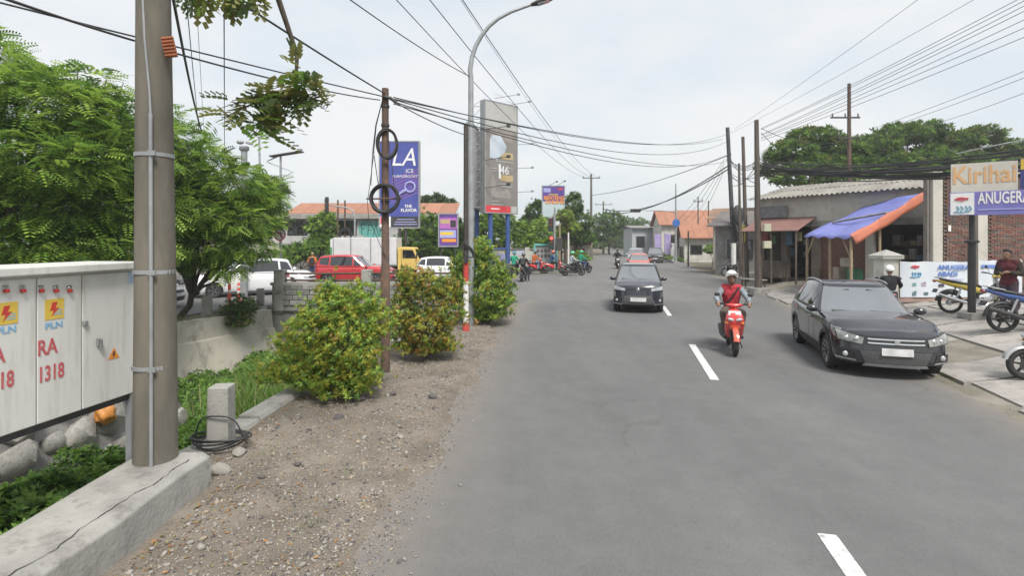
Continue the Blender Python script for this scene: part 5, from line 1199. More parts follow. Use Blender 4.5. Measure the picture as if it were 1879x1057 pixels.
o, pn, wd, z0, z1 = board('advertising_sign', 'small purple advertising sign with orange bands among the shrubs', 'sign', 805, 840, 33.5, 33.5, 392, 452, (-.45, .45), mat('sign_purple', (.10, .045, .22), (.13, .06, .28), rough=.5, scale=1), BLACKM, .1, .15)
rect(pn, 'picture', PINK, 0, z1 - .62, wd - .12, .7); rect(pn, 'headline', SANDT, -.2, z1 - .5, .6, .26, -.014); rect(pn, 'scooter_print', DKB, .32, z1 - .65, .35, .45, -.014); rect(pn, 'price_panel', LIL, -.02, z1 - 1.3, wd - .2, .5)
rect(pn, 'price', YELB, -.1, z1 - 1.27, .8, .2, -.014); rect(pn, 'price', ORP, .05, z0 + .38, .9, .2); 
o, pn, wd, z0, z1 = board('billboard', 'purple and pale blue billboard with chunky orange lettering near the traffic light', 'billboard', 995, 1036, 50, 50, 341, 398, (0,), mat('billboard_pale', (.42, .52, .56), (.50, .58, .60), rough=.6, scale=.8), GALV, .3, .3)
rect(pn, 'purple_band', mat('sign_purple2', (.09, .05, .27), (.11, .06, .32), rough=.5), 0, z1 - .75, wd - .1, 1.45); rect(pn, 'corner_print', LIL, -.6, z1 - .4, .7, .4, -.014); rect(pn, 'corner_print', RED_P, .65, z1 - .3, .5, .2, -.014)
text('lettering', 'BENTENG', .46, ORP, pn, (.05, -.02, z1 - 1.15), U, VV, ext=.01, bold=.02, sx=.95); text('lettering', 'ONLINE', .5, ORP, pn, (.1, -.02, z1 - 1.55), U, VV, ext=.01, bold=.02, sx=1.0); rect(pn, 'headline', YELB, 0, z1 - .82, .9, .1, -.016)
b = MB(); b.tube([(-.5, .1, z1), (.2, -.7, z1 + .3)], .02, 5); b.box((.25, -.75, z1 + .32), (.2, .14, .12)); b.tube([(.3, .1, z1), (.95, -.7, z1 + .35)], .02, 5); b.box((1.0, -.75, z1 + .38), (.2, .14, .12)); b.build('lamp_arm', BLACKM, o)

# ================================================================== signals, signs, far poles
def signal_head(o, c0, n=3, s=.28, lit=None, turn=0.0):
    c = (0, 0, 0); b = MB(); b.box(c, (s + .08, .2, s * n + .1)); hd = b.build('signal_head', BLACKP, o, bevel=.02, loc=c0, rz=turn)
    for i in range(n):
        z = c[2] + (n / 2 - .5 - i) * s; m = mat('signal_red_off', (.10, .012, .012), rough=.3) if i == 0 else mat('signal_amber_off', (.10, .05, .012), rough=.3) if i == 1 else mat('signal_green_off', (.012, .06, .045), rough=.3)
        if lit == i: m = mat('red_signal_lit', (.9, .06, .04), emit=1.5, rough=.4) if i == 0 else m
        b = MB(); b.lathe([(s * .40, -.13), (s * .40, -.105)], (c[0], c[1], z), 'y', 16); b.build('signal_lens', m, hd)
        b = MB(); b.ring((c[0], c[1] - .17, z), s * .43, .012, (0, 1, 0), 16, 4, arc=.55, ph=0); b.build('visor', BLACKP, hd)
    return hd
q = P(651, 0, 38); ts = thing('traffic_signal', 'traffic light hanging on a curved arm in front of the graffiti building', 'traffic light', (q.x, 38, 0))
b = MB(); b.tube([(0, 0, 0), (0, 0, 4.2), (-.12, 0, 4.65), (-.5, 0, 4.85), (-1.7, 0, 5.05)], [.08, .07, .06, .05, .045], 10); b.build('mast', GALV, ts, smooth=50); signal_head(ts, (-2.0, -.05, 5.05), 3, .36, turn=R(-80))
q = P(1011, 0, 42.0); ts = thing('traffic_signal', 'traffic light post with two heads and a red light at the junction', 'traffic light', (q.x, 42.0, 0))
b = MB(); b.tube([(.25, 0, 0), (.25, 0, 4.6)], .07, 10); b.build('mast', GALV, ts, smooth=50); signal_head(ts, (-.02, -.05, 3.75), 3, .33); signal_head(ts, (.03, -.05, 2.35), 3, .33, lit=0); b = MB(); b.box((.65, 0, 2.2), (.55, .3, 1.0)); b.build('control_box', BLACKM, ts, bevel=.02)
q = G(1240, 483); ts = thing('traffic_signal', 'tall signal mast with a long arm over the far road', 'traffic light', (q.x, q.y, 0))
b = MB(); b.tube([(0, 0, 0), (0, 0, 8.7)], [.14, .06], 12); b.build('mast', GALV, ts, smooth=50); b = MB(); b.tube([(0, 0, 5.6), (-1.5, 0, 5.75), (-3.9, 0, 5.8)], [.07, .06, .05], 8); b.build('arm', GALV, ts, smooth=50)
hd = MB(); hd.box((-4.4, 0, 5.75), (1.1, .25, .38)); hd.build('signal_head', BLACKP, ts, bevel=.03); b = MB(); b.lathe([(.42, -.02), (.42, .02)], (.0, -.16, 4.4), 'y', 20); b.build('round_sign', mat('sign_blue', (.04, .12, .4), (.05, .15, .45), rough=.4), ts); b = MB(); b.box((0, 0, .1), (.7, .7, .2)); b.build('footing', CONC, ts)
q = G(448, 546); cp = thing('camera_pole', 'grey traffic camera pole rising out of the leafy tree', 'pole', (q.x, q.y, 0))
b = MB(); b.tube([(0, 0, 0), (0, 0, 6.4)], [.15, .13], 14); b.lathe([(.14, 6.4), (.2, 6.45), (.2, 6.6), (.12, 6.62)], n=14); b.tube([(0, 0, 6.1), (-1.0, 0, 6.15)], .05, 8); b.build('mast', GALV, cp, smooth=50)
b = MB(); b.ell((-.12, -.1, 6.78), (.16, .12, .1), 12, 8); b.box((.28, -.1, 6.74), (.3, .14, .12), (0, .2, .5)); b.build('camera_head', GALV, cp, bevel=.02)
q = P(515, 0, 31); so = thing('solar_lamp', 'solar street lamp with zigzag arm and a round no left turn sign', 'street lamp', (q.x, 31, 0))
b = MB(); b.tube([(0, 0, 0), (0, 0, 7.5)], [.09, .06], 12); b.build('pole', GALV, so, smooth=50)
b = MB(); b.tube([(-.8, 0, 7.15), (.75, 0, 6.55), (-.7, 0, 5.9)], .035, 8); b.tube([(-.8, 0, 7.2), (.0, 0, 7.55)], .035, 8); b.build('zigzag_arm', GALV, so, smooth=30); b = MB(); b.box((.35, 0, 7.62), (1.9, .5, .06), (0, R(-9), 0)); b.build('solar_panel', BLACKM, so)
b = MB(); b.lathe([(.36, -.01), (.36, .01)], (0, -.12, 2.85), 'y', 24); sg_ = b.build('sign_disc', WHITEP, so); b = MB(); b.ring((0, -.135, 2.85), .34, .035, (0, 1, 0), 28, 6); b.beam((-.22, -.14, 3.07), (.22, -.14, 2.63), .01, .06); b.build('sign_ring', RED_P, sg_)
b = MB(); b.beam((.08, -.136, 2.65), (.08, -.136, 2.95), .01, .06); b.beam((.1, -.136, 2.95), (-.1, -.136, 2.95), .01, .06); b.extr([(-.08, -.09), (-.08, .09), (-.2, 0)], (0, -.136, 2.95), U, VV, (0, -1, 0), .006); b.build('sign_arrow', DKB, sg_)
def stick(px, py, h):
    q = G(px, py); o = thing('stick_post', 'orange plastic stick post %s' % ('tall, standing in front of the white people carrier' if h > 1 else 'short, right beside the taller stick post'), 'bollard', (q.x, q.y, .0), 0, 'orange stick posts')
    SO = mat('stick_orange', (.66, .10, .05), (.58, .09, .05), rough=.5); b = MB(); b.lathe([(.16, 0), (.16, .04), (.06, .06), (.055, h), (.03, h + .03)], n=14); b.build('stem', SO, o, smooth=40)
    for z in (.45, .75): b = MB(); b.lathe([(.060, h * z), (.062, h * z), (.062, h * z + .1), (.060, h * z + .1)], n=14); b.build('reflective_band', WHITEP, o)
stick(421, 561, 1.12); stick(438, 552, .72)

def upole(name, label, x, y, h, r0=.14, r1=.09, m=WOOD, arms=(), boxes=(), lean=(0, 0), group=None, cat='utility pole', extra=None, z=0.0):
    o = thing(name, label, cat, (x, y, z), 0, group); b = MB(); b.tube([(0, 0, -.1), (lean[0] * .5, lean[1] * .5, h / 2), (lean[0], lean[1], h)], [r0, (r0 + r1) / 2, r1], 12); b.build('shaft', m, o, smooth=40)
    for (za, ln, off) in arms:
        fx = lean[0] * za / h; b = MB(); b.box((fx + off, -.05, za), (ln, .1, .1)); ar = b.build('crossarm', BLACKM if m is not WOOD else WOOD, o)
        for k_ in (-1, 0, 1): b = MB(); b.lathe([(.03, 0), (.06, .06), (.04, .12), (.06, .18), (.03, .24)], (fx + off + k_ * ln * .44, -.05, za + .05), n=8); b.build('insulator', mat('insulator_brown', (.12, .09, .08), (.09, .07, .06), rough=.35), ar)
    for (zb, dx, w_, h_, mm) in boxes: b = MB(); b.box((dx + lean[0] * zb / h, -r0 - .09, zb), (w_, .18, h_)); b.build('meter_box', mm, o, bevel=.01)
    return o
# right-hand cluster
TARP_Y = mat('poster_yellow', (.68, .58, .10), (.6, .5, .1), rough=.6); CRM = mat('box_cream', (.58, .57, .42), (.50, .49, .36), rough=.6, scale=6)
q = G(1349, 505); upole('utility_pole', 'tall dark utility pole leaning left with a thick cable bundle round its foot', q.x, q.y, 10.6, .17, .13, mat('dark_pole', (.045, .045, .055), (.07, .068, .075), rough=.7, scale=3), lean=(-.55, 0))
q = G(1371, 519); upole('utility_pole', 'slim dark utility pole with a yellow poster between two others', q.x, q.y, 8.6, .13, .09, WOOD, lean=(-.25, 0), boxes=((2.9, -.22, .12, 1.0, TARP_Y),))
q = G(1377, 515); upole('utility_pole', 'shorter thin utility pole right behind the one with the yellow poster', q.x + .35, q.y + 2.2, 7.6, .10, .07, WOOD, lean=(-.1, 0))
q = G(1392, 536, .05); w3 = upole('utility_pole', 'wooden utility pole with two cream meter boxes at the forecourt edge', q.x, q.y, 8.15, .17, .10, WOOD, lean=(-.1, 0), boxes=((3.05, .3, .32, .34, CRM), (2.25, .3, .34, .34, CRM)), z=.05)
b = MB(); b.box((0, 0, .06), (.75, .75, .3)); b.build('footing', CONC, w3, bevel=.03)
q = G(1350, 506); b = MB(); b.tube([(q.x - .3, q.y - .35, 0), (q.x - .3, q.y - .35, 2.3)], .17, 14); tag(b.build('painted_stub_post', WHITEP, smooth=40), 'short white painted post at the foot of the leaning utility pole', 'post')
upole('power_pole', 'tall brown power pole with crossarms rising behind the right shops', 23.2, 36, 13.3, .17, .11, RUST, arms=((10.95, 2.0, -.3), (9.55, 1.5, -.1)), group='power line poles')
b_ = bpy.data.objects[-1] if False else None
upole('power_pole', 'concrete power pole with one crossarm left of the far road', 10.6, 70, 11.4, .2, .13, CONCP, arms=((10.85, 2.4, 0),), group='power line poles')
upole('power_pole', 'smaller power pole further down the far road on its left side', 16.6, 95, 9.6, .2, .13, CONCP, arms=((9.0, 3.2, 0),), group='power line poles')
for (px, d, h, lab) in ((620, 40, 5.6, 'thin bare pole in front of the dark window of the graffiti building'), (633, 40.5, 5.6, 'thin pole with a hanging cable coil before the graffiti building'), (480, 33, 9.0, 'pale slanted pole rising behind the left tree crown')):
    upole('thin_pole', lab, (px - CX) / F * d, d, h, .08, .06, GALV if px == 480 else RUST, lean=(-.15 if px == 480 else 0, 0), cat='pole')
b = MB()
for i in range(5): b.ring(((633 - CX) / F * 40.5 + .1, 40.3, 2.9 + .02 * i), .38 + .03 * i, .03, (0, 1, 0), 20, 5)
tag(b.build('cable_coil', CABLE, smooth=50), 'hanging black cable coil before the graffiti building window', 'cable')
for (px, d, h, m, lab) in ((1027, 45, 3.9, BAMBOO, 'yellowish bare pole right of the junction traffic light'), (1043, 46, 3.2, WHITEP, 'white painted post right of the junction traffic light'), (1018, 42.6, 5.2, GALV, 'grey pole directly behind the junction traffic light'), (1263, 50, 3.4, BLACKM, 'thin dark sign post on the far right roadside'), (1281, 66, 8.0, WOOD, 'thin pole behind the orange roofed house'), (1300, 62, 7.2, WOOD, 'thin wooden pole beside the orange roofed house')):
    upole('thin_pole', lab, (px - CX) / F * d, d, h, .09, .07, m, cat='pole', arms=((7.4, 1.2, 0),) if px == 1281 else ())
# ================================================================== graffiti building across the junction
gb = thing('abandoned_building', 'long grey two storey building with orange roof, dark windows and teal graffiti', 'building', (-19.9, 45, 0))
WG = mat('weathered_wall', (.46, .46, .45), (.36, .36, .35), rough=.9, scale=.8, c3=(.22, .22, .21), s3=1.5, k3=.6, bump=.15)
b = MB(); b.box((7.5, 4, 1.1), (15, 7.6, 2.2)); b.build('ground_floor', CONCD, gb)
b = MB()
for (x0, x1, z0_, z1_) in ((0, 15, 2.2, 2.9), (0, 15, 4.25, 4.35), (0, .55, 2.9, 4.25), (2.35, 4.6, 2.9, 4.25), (6.55, 15, 2.9, 4.25)): b.box(((x0 + x1) / 2, .15, (z0_ + z1_) / 2), (x1 - x0, .3, z1_ - z0_))
b.box((7.5, 7.6, 3.3), (15, .2, 2.1)); b.box((.1, 4, 3.3), (.2, 7.2, 2.1)); b.box((14.9, 4, 3.3), (.2, 7.2, 2.1)); b.build('upper_wall', WG, gb)
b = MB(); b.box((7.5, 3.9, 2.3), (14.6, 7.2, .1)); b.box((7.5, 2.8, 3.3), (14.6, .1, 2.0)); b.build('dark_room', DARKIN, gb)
for (x0, x1) in ((.55, 2.35), (4.6, 6.55)):
    b = MB(); xm = (x0 + x1) / 2; b.box((xm, .12, 3.0), (x1 - x0, .1, .06)); b.box((xm, .12, 4.2), (x1 - x0, .1, .06)); b.box((x0 + .04, .12, 3.6), (.06, .1, 1.2)); b.box((x1 - .04, .12, 3.6), (.06, .1, 1.2)); b.box((xm - .1, .12, 3.6), (.05, .08, 1.2)); wf = b.build('window', BLACKM, gb)
    for s_ in (-1, 1): b = MB(); b.box((xm + s_ * (x1 - x0) * .24 - .05, .16, 3.6), ((x1 - x0) * .45, .01, 1.15)); b.build('pane', GLASSD, wf)
b = MB(); b.box((7.5, -.1, 4.55), (15.5, .7, .42)); b.build('fascia', CONC, gb, bevel=.02); b = MB(); b.box((7.5, -.25, 2.2), (15.2, .6, .14)); b.build('ledge', CONC, gb)
for i in range(10):
    b = MB(); x = .4 + i * 1.47; b.add([(x, -.2, 4.78), (x + 1.44, -.2, 4.78), (x + 1.44, 3.5, 5.9), (x, 3.5, 5.9), (x, -.2, 4.84), (x + 1.44, -.2, 4.84), (x + 1.44, 3.5, 5.96), (x, 3.5, 5.96)], [(0, 1, 2, 3), (4, 5, 6, 7), (0, 1, 5, 4), (1, 2, 6, 5), (2, 3, 7, 6), (3, 0, 4, 7)]); b.build('roof_panel', ORANGER, gb)
TEAL = mat('graffiti_teal', (.14, .42, .38), (.10, .34, .31), rough=.7, scale=5)
b = MB(); b.extr([(0, 0), (.5, -.25), (1.3, -.35), (2.0, -.25), (2.25, .3), (2.1, .95), (1.2, 1.05), (.2, 1.1), (-.05, .6)], (6.75, -.003, 3.05), U, VV, (0, -1, 0), .004); gr = b.build('graffiti', TEAL, gb)
b = MB()
for (x, z, x2, z2) in ((7.0, 3.0, 6.95, 3.9), (6.95, 3.9, 7.35, 3.95), (6.97, 3.5, 7.25, 3.52), (7.5, 2.95, 7.55, 3.85), (7.55, 3.85, 7.9, 3.8), (7.52, 3.4, 7.8, 3.38), (7.95, 2.85, 8.2, 3.9), (8.2, 3.9, 8.4, 2.9), (8.55, 2.9, 8.5, 3.9), (8.55, 3.4, 8.85, 3.9), (8.6, 3.4, 8.9, 2.95), (5.2 - 1, 3.0, 5.0 - 1, 3.4)): b.beam((x, -.010, z), (x2, -.010, z2), .006, .06)
b.build('graffiti_outline', DKB, gr)
sb = thing('small_house', 'small house with an orange tiled roof left of the graffiti building', 'house', (-24.5, 48, 0)); b = MB(); b.box((2.0, 2, 1.8), (4.2, 4, 3.6)); b.build('wall', CREAM, sb)
b = MB(); b.add([(-.4, -.4, 3.5), (4.4, -.4, 3.5), (4.4, 2, 4.9), (-.4, 2, 4.9), (4.4, 4.4, 3.5), (-.4, 4.4, 3.5)], [(0, 1, 2, 3), (3, 2, 4, 5), (0, 1, 4, 5), (1, 2, 4), (0, 3, 5)]); b.build('roof', ORANGER, sb)

# green and white hoarding left of the truck
hd = thing('hoarding_sign', 'small green and white sign board at the left end of the truck box', 'sign', ((617 - CX) / F * 36.5, 36.5, 0)); b = MB(); b.box((0, 0, 1.75), (.85, .06, 1.75)); b.build('panel', mat('sign_green', (.07, .28, .14), (.1, .33, .17), rough=.6), hd); b = MB(); b.box((0, -.035, 2.3), (.8, .01, .55)); b.build('white_panel', WHT, hd); text('lettering', 'i-STAR', .16, TEAL, hd, (0, -.045, 2.3), U, VV)
for x in (-.35, .35): b = MB(); b.tube([(x, .05, 0), (x, .05, 2.6)], .03, 8); b.build('post', GALV, hd)

# ---- low wall, kiosk and kerbside bits beyond the junction
lw = thing('boundary_wall', 'low whitewashed boundary wall with notices behind the riders', 'wall', (-2.2, 44.5, 0)); b = MB(); b.box((2.5, 0, .85), (6.6, .2, 1.7)); b.build('wall', CREAM, lw); b = MB(); b.box((2.5, 0, 1.76), (6.7, .35, .1)); b.build('coping', CONCD, lw)
rect(lw, 'notice', mat('notice_pale', (.5, .53, .6), (.45, .48, .55), rough=.6), 3.0, 1.45, .9, .5, -.12); rect(lw, 'notice', LIL, 1.2, 1.1, .8, .5, -.12)
for k_ in range(2): b = MB(); b.box((.2 + k_ * 3.3, 0, .95), (.4, .4, 1.9)); b.build('pillar', CREAM, lw)
ks = thing('notice_kiosk', 'turquoise framed notice board kiosk at the junction corner', 'kiosk', ((1001 - CX) / F * 43, 43.0, 0)); TQ = mat('turquoise_paint', (.12, .42, .38), (.16, .48, .44), rough=.6)
b = MB(); b.box((-.9, 0, 1.1), (.14, .3, 2.2)); b.box((.9, 0, 1.1), (.14, .3, 2.2)); b.box((0, 0, 2.15), (1.9, .34, .14)); b.build('frame', TQ, ks); b = MB(); b.box((0, .05, 1.1), (1.66, .16, 2.0)); pk = b.build('panel', mat('kiosk_grey', (.36, .38, .40), (.3, .32, .34), rough=.7, scale=3), ks)
rr = random.Random(3)
for i in range(10): b = MB(); b.ell((-.6 + (i % 5) * .3, -.06, 1.25 + (i // 5) * .42), (.11, .03, .15), 10, 7); b.build('carved_head', mat('carving_dark', (.10, .075, .07), (.2, .13, .1), rough=.7, scale=8), pk, smooth=50)
gbx = thing('guard_box', 'small white roadside booth with dark red roof by the far road', 'booth', (7.2, 56, 0)); b = MB(); b.box((0, 0, 1.0), (1.9, 1.6, 2.0)); b.build('wall', CREAM, gbx); b = MB(); b.box((0, 0, 2.1), (2.3, 2.0, .2)); b.build('roof', mat('dark_red_roof', (.25, .05, .05), (.2, .05, .05), rough=.7), gbx, bevel=.05)
for s_ in (-.5, .3): b = MB(); b.box((s_, -.81, 1.0), (.35, .02, 1.3)); b.build('door', mat('booth_red', (.3, .08, .07), (.25, .07, .06), rough=.7), gbx)

# ---- far right houses
def house(name, label, x, y, rz, w_, d, h, rh, wallm=CREAM, roofm=ORANGER, wins=2, porch=False):
    o = thing(name, label, 'house', (x, y, 0), rz); b = MB(); b.box((w_ / 2, d / 2, h / 2), (w_, d, h)); wl = b.build('wall', wallm, o)
    n = max(2, int(w_ / 1.1))
    for s_ in (0, 1):
        for i in range(n):
            x0, x1 = -.4 + (w_ + .8) * i / n, -.4 + (w_ + .8) * (i + 1) / n - .02; ya, yb = (-.5, d / 2) if s_ == 0 else (d + .5, d / 2 + .01)
            b = MB(); b.add([(x0, ya, h - .1), (x1, ya, h - .1), (x1, yb, h + rh), (x0, yb, h + rh), (x0, ya, h), (x1, ya, h), (x1, yb, h + rh + .1), (x0, yb, h + rh + .1)], [(0, 1, 2, 3), (4, 5, 6, 7), (0, 1, 5, 4), (1, 2, 6, 5), (2, 3, 7, 6), (3, 0, 4, 7)]); b.build('roof_panel', roofm, o)
    b = MB(); b.add([(0, 0, h - .1), (0, d, h - .1), (0, d / 2, h + rh - .05), (w_, 0, h - .1), (w_, d, h - .1), (w_, d / 2, h + rh - .05)], [(0, 1, 2), (3, 4, 5)]); b.build('gable', wallm, o)
    for i in range(wins):
        xx = w_ * (i + .5) / wins; b = MB(); b.box((xx, -.02, h * .52), (w_ / wins * .5, .08, h * .38)); wf = b.build('window', BLACKM, o); b = MB(); b.box((xx, -.07, h * .52), (w_ / wins * .42, .02, h * .32)); b.build('pane', GLASSD, wf)
    return o
house('roadside_house', 'house with a big orange tiled roof behind the far signal mast', 20.0, 70, R(-6), 9.5, 7, 4.6, 2.0, wins=3)
house('roadside_house', 'low house with an orange porch roof beside the parked motorcycle', 19.6, 59.5, R(-10), 5.2, 4, 2.8, 1.5, wins=2)
house('roadside_house', 'pale grey flat roofed building far down the road on the right', 17.9, 78, R(0), 5, 6, 4.4, .3, mat('pale_grey_wall', (.42, .44, .46), (.36, .38, .4), rough=.85), CONCD, wins=2)
house('roadside_house', 'shabby house with faded red posters left of the wooden poles', 16.9, 44, R(-30), 4.6, 4.5, 4.3, .9, mat('shabby_wall', (.40, .37, .34), (.28, .25, .23), rough=.9, scale=1.5, c3=(.38, .12, .10), s3=1.1, k3=.7), mat('rust_roof', (.26, .17, .12), (.18, .12, .09), rough=.85, scale=2), wins=2)
house('roadside_house', 'dark roofed shed directly behind the wooden pole cluster', 15.0, 38.6, R(-45), 3.6, 4, 3.6, 1.0, CONCD, mat('dark_sheet_roof', (.12, .11, .11), (.17, .15, .14), rough=.8, scale=2), wins=1)
for i, (x, y, lab) in enumerate(((18.4, 66, 'left one of two white and purple banner flags far right of the road'), (18.9, 63.5, 'right one of two white and purple banner flags far right of the road'))):
    o = thing('banner_flag', lab, 'banner', (x, y, 0), 0, 'banner flags at the far road'); b = MB(); b.tube([(-.4, 0, 0), (-.4, 0, 3.4)], .04, 8); b.build('pole', GALV, o); b = MB(); b.box((.0, 0, 1.9), (.75, .02, 2.8)); b.build('cloth', mat('banner_lilac', (.42, .38, .55), (.3, .22, .5), rough=.7, scale=1.2), o)
fg = thing('gate', 'brown metal gate between two white pillars behind the far signal mast', 'gate', (18.9, 61.0, 0), R(-10))
for x in (0, 2.6): b = MB(); b.box((x, 0, 1.0), (.5, .5, 2.0)); b.box((x, 0, 2.08), (.64, .64, .16)); b.build('pillar', WHITEP, fg)
for i in range(12): b = MB(); b.box((.35 + i * .175, 0, .95), (.13, .05, 1.7)); b.build('slat', RUST, fg)

# ================================================================== long shop on the right
sh = thing('shop_row', 'long low shop building with grey corrugated roof and dark open bays', 'building', (13.8, 29.5, 0), math.atan2(-8.5, 5.2))
GW = mat('shop_render', (.54, .52, .465), (.43, .415, .37), rough=.9, scale=1.0, c3=(.28, .265, .235), s3=1.8, k3=.6, bump=.2)
LN = 11.2
b = MB(); b.box((LN / 2, .12, 4.1), (LN, .24, 1.5)); b.build('upper_wall', GW, sh); b = MB(); b.box((LN / 2 + 1.1, -.02, 3.35), (LN - 2.2, .06, .28)); b.build('lintel', CONC, sh)
b = MB(); b.add([(0, .0, 0), (0, 7, 0), (0, 7, 4.7), (0, 3.4, 5.5), (0, 0, 4.7), (.2, .0, 0), (.2, 7, 0), (.2, 7, 4.7), (.2, 3.4, 5.5), (.2, 0, 4.7)], [(0, 1, 2, 3, 4), (5, 6, 7, 8, 9), (0, 4, 9, 5), (4, 3, 8, 9), (3, 2, 7, 8), (2, 1, 6, 7)]); b.build('gable_wall', GW, sh)
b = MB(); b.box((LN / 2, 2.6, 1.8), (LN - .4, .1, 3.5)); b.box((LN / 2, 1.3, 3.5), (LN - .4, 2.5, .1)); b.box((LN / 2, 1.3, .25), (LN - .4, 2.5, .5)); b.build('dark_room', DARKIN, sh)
for (x, w_) in ((.25, .4), (1.6, .35), (3.25, .42), (5.75, .35), (9.3, .4)): b = MB(); b.box((x, .15, 1.7), (w_, .3, 3.42)); b.build('pillar', GW if x > 5 else mat('brown_pillar', (.17, .135, .11), (.11, .09, .075), rough=.9, scale=3), sh)
BRK = mat('brick_panel', (.22, .115, .085), (.15, .085, .07), rough=.9, scale=6, bump=.5, bscale=20, c3=(.11, .085, .075), s3=3, k3=.7, stretch=(1, 1, 3))
b = MB(); b.box((4.5, .3, 1.75), (2.1, .14, 3.3)); b.build('infill_wall', BRK, sh)
CORR = mat('asbestos_sheet', (.27, .258, .23), (.19, .18, .16), rough=.9, scale=1.5, c3=(.13, .125, .11), s3=4, k3=.6, rnd=.15)
def corrugated(o, name, x0, x1, A_, B_, m, pitch=.24, amp=.045):  # A_=(y,z) eave  B_=(y,z) ridge
    n = int((x1 - x0) / pitch * 4); b = MB(); vs = []
    for i in range(n + 1):
        x = x0 + (x1 - x0) * i / n; d_ = amp * math.sin(2 * math.pi * (x - x0) / pitch)
        for t in (0, 1): vs.append((x, A_[0] + (B_[0] - A_[0]) * t, A_[1] + (B_[1] - A_[1]) * t + d_))
    b.add(vs, [(2 * i, 2 * i + 2, 2 * i + 3, 2 * i + 1) for i in range(n)]); return b.build(name, m, o, smooth=70)
x = -.3; i = 0
while x < LN - .2:
    for (ya, za, yb, zb) in ((-.5, 4.78, 1.7, 5.28), (1.6, 5.29, 3.5, 5.72)): corrugated(sh, 'roof_sheet', x, x + .98, (ya, za + (i % 2) * .012), (yb, zb + (i % 2) * .012), CORR)
    x += .96; i += 1
corrugated(sh, 'roof_sheet', -.3, LN, (7.4, 4.8), (3.5, 5.72), CORR)
MARO = mat('maroon_sheet', (.17, .085, .075), (.23, .13, .11), rough=.75, scale=2.5, c3=(.1, .06, .055), s3=5, k3=.5)
for i in range(3): corrugated(sh, 'awning_sheet', .15 + i * 1.05, 1.22 + i * 1.05, (-1.75, 2.98), (-.02, 3.72), MARO, .11, .016)
for x in (.3, 1.9, 3.2): b = MB(); b.tube([(x, -1.65, .3), (x, -1.65, 3.0)], .05, 8); b.build('awning_post', WOOD, sh)
b = MB(); b.box((1.7, -1.68, 2.97), (3.2, .06, .08)); b.build('awning_beam', WOOD, sh)
# grey tarp and clutter hung under the gable
b = MB(); b.box((.9, -.16, 4.05), (1.9, .03, .62)); k = b.build('hung_tarp', mat('tarp_grey', (.12, .13, .14), (.2, .21, .22), rough=.7, scale=4), sh)

rr = random.Random(31)
GOODS = [mat('goods_c%d' % i, c, tuple(v * .6 for v in c), rough=.7, scale=5) for i, c in enumerate(((.30, .08, .06), (.08, .16, .25), (.32, .26, .14), (.10, .2, .10), (.35, .33, .30), (.18, .12, .09)))]
for (x0, x1) in ((.55, 1.4), (1.85, 3.0), (6.1, 9.0)):            # shelves with stock inside the open bays
    for z in (.95, 1.6, 2.25):
        b = MB(); b.box(((x0 + x1) / 2, 1.5, z), (x1 - x0, .45, .04)); sf = b.build('shelf', WOOD, sh); x = x0 + .05
        while x < x1 - .3:
            w_ = rr.uniform(.16, .42); h_ = rr.uniform(.18, .5)
            if rr.random() < .8: b = MB(); b.box((x + w_ / 2, 1.45, z + .02 + h_ / 2), (w_ * .9, .3, h_)); b.build('stock', rr.choice(GOODS), sf)
            x += w_
for i, (x, z, w_, h_) in enumerate(((.7, 2.75, .5, .5), (2.1, 2.6, .35, .7), (2.6, 2.7, .3, .5), (1.2, 2.55, .3, .45))): b = MB(); b.box((x, -.35, z), (w_, .1, h_)); b.build('hanging_goods', GOODS[i], sh, bevel=.03)
b = MB(); b.box((1.0, -.3, .95), (1.4, .7, .9)); b.build('counter', WOOD, sh)
# things at the shop front
def at_shop(lx, ly): r_ = math.atan2(-8.5, 5.2); return (13.8 + lx * math.cos(r_) - ly * math.sin(r_), 29.5 + lx * math.sin(r_) + ly * math.cos(r_))
x, y = at_shop(1.4, -2.4); bn = thing('bench', 'low pale wooden bench under the brown awning', 'bench', (x, y, pave_z(x, y)), math.atan2(-8.5, 5.2))
for i in range(3): b = MB(); b.box((0, -.14 + i * .14, .44), (1.3, .12, .04)); b.build('slat', CONC, bn)
for sx_ in (-.55, .55):
    for sy in (-.14, .14): b = MB(); b.box((sx_, sy, .21), (.06, .06, .42)); b.build('leg', WOOD, bn)
for i, (lx, ly, w_, h_, c, lab) in enumerate(((5.3, -1.6, .55, .75, (.42, .35, .28), 'pale cardboard box stack beside the tarpaulin post'), (5.95, -1.75, .5, .7, (.05, .22, .12), 'green plastic crate beside the tarpaulin post'), (5.5, -1.5, .5, .4, (.5, .46, .36), 'cream box lying on top of the cardboard stack'), (7.0, -1.7, .6, .4, (.42, .04, .05), 'red plastic tub right of the green crate'))):
    x, y = at_shop(lx, ly); z = pave_z(x, y) + (.76 if i == 2 else 0); o = thing('crate' if i != 3 else 'tub', lab, 'crate' if i != 3 else 'tub', (x, y, z), .3 * i, 'goods in front of the shop'); m = mat('goods_%d' % i, c, tuple(v * .7 for v in c), rough=.6, scale=4)
    b = MB(); b.box((0, 0, h_ / 2), (w_, w_ * .8, h_)) if i != 3 else b.lathe([(.2, 0), (.3, h_), (.32, h_), (.3, h_ - .02), (.2, .03)], n=18); b.build('body', m, o, bevel=.015 if i != 3 else 0, smooth=40 if i == 3 else None)
    if i != 3:
        for z_ in (.3, .62): b = MB(); b.box((0, -w_ * .4 - .006, h_ * z_), (w_ * .86, .012, .05)); b.build('rib', m, o)

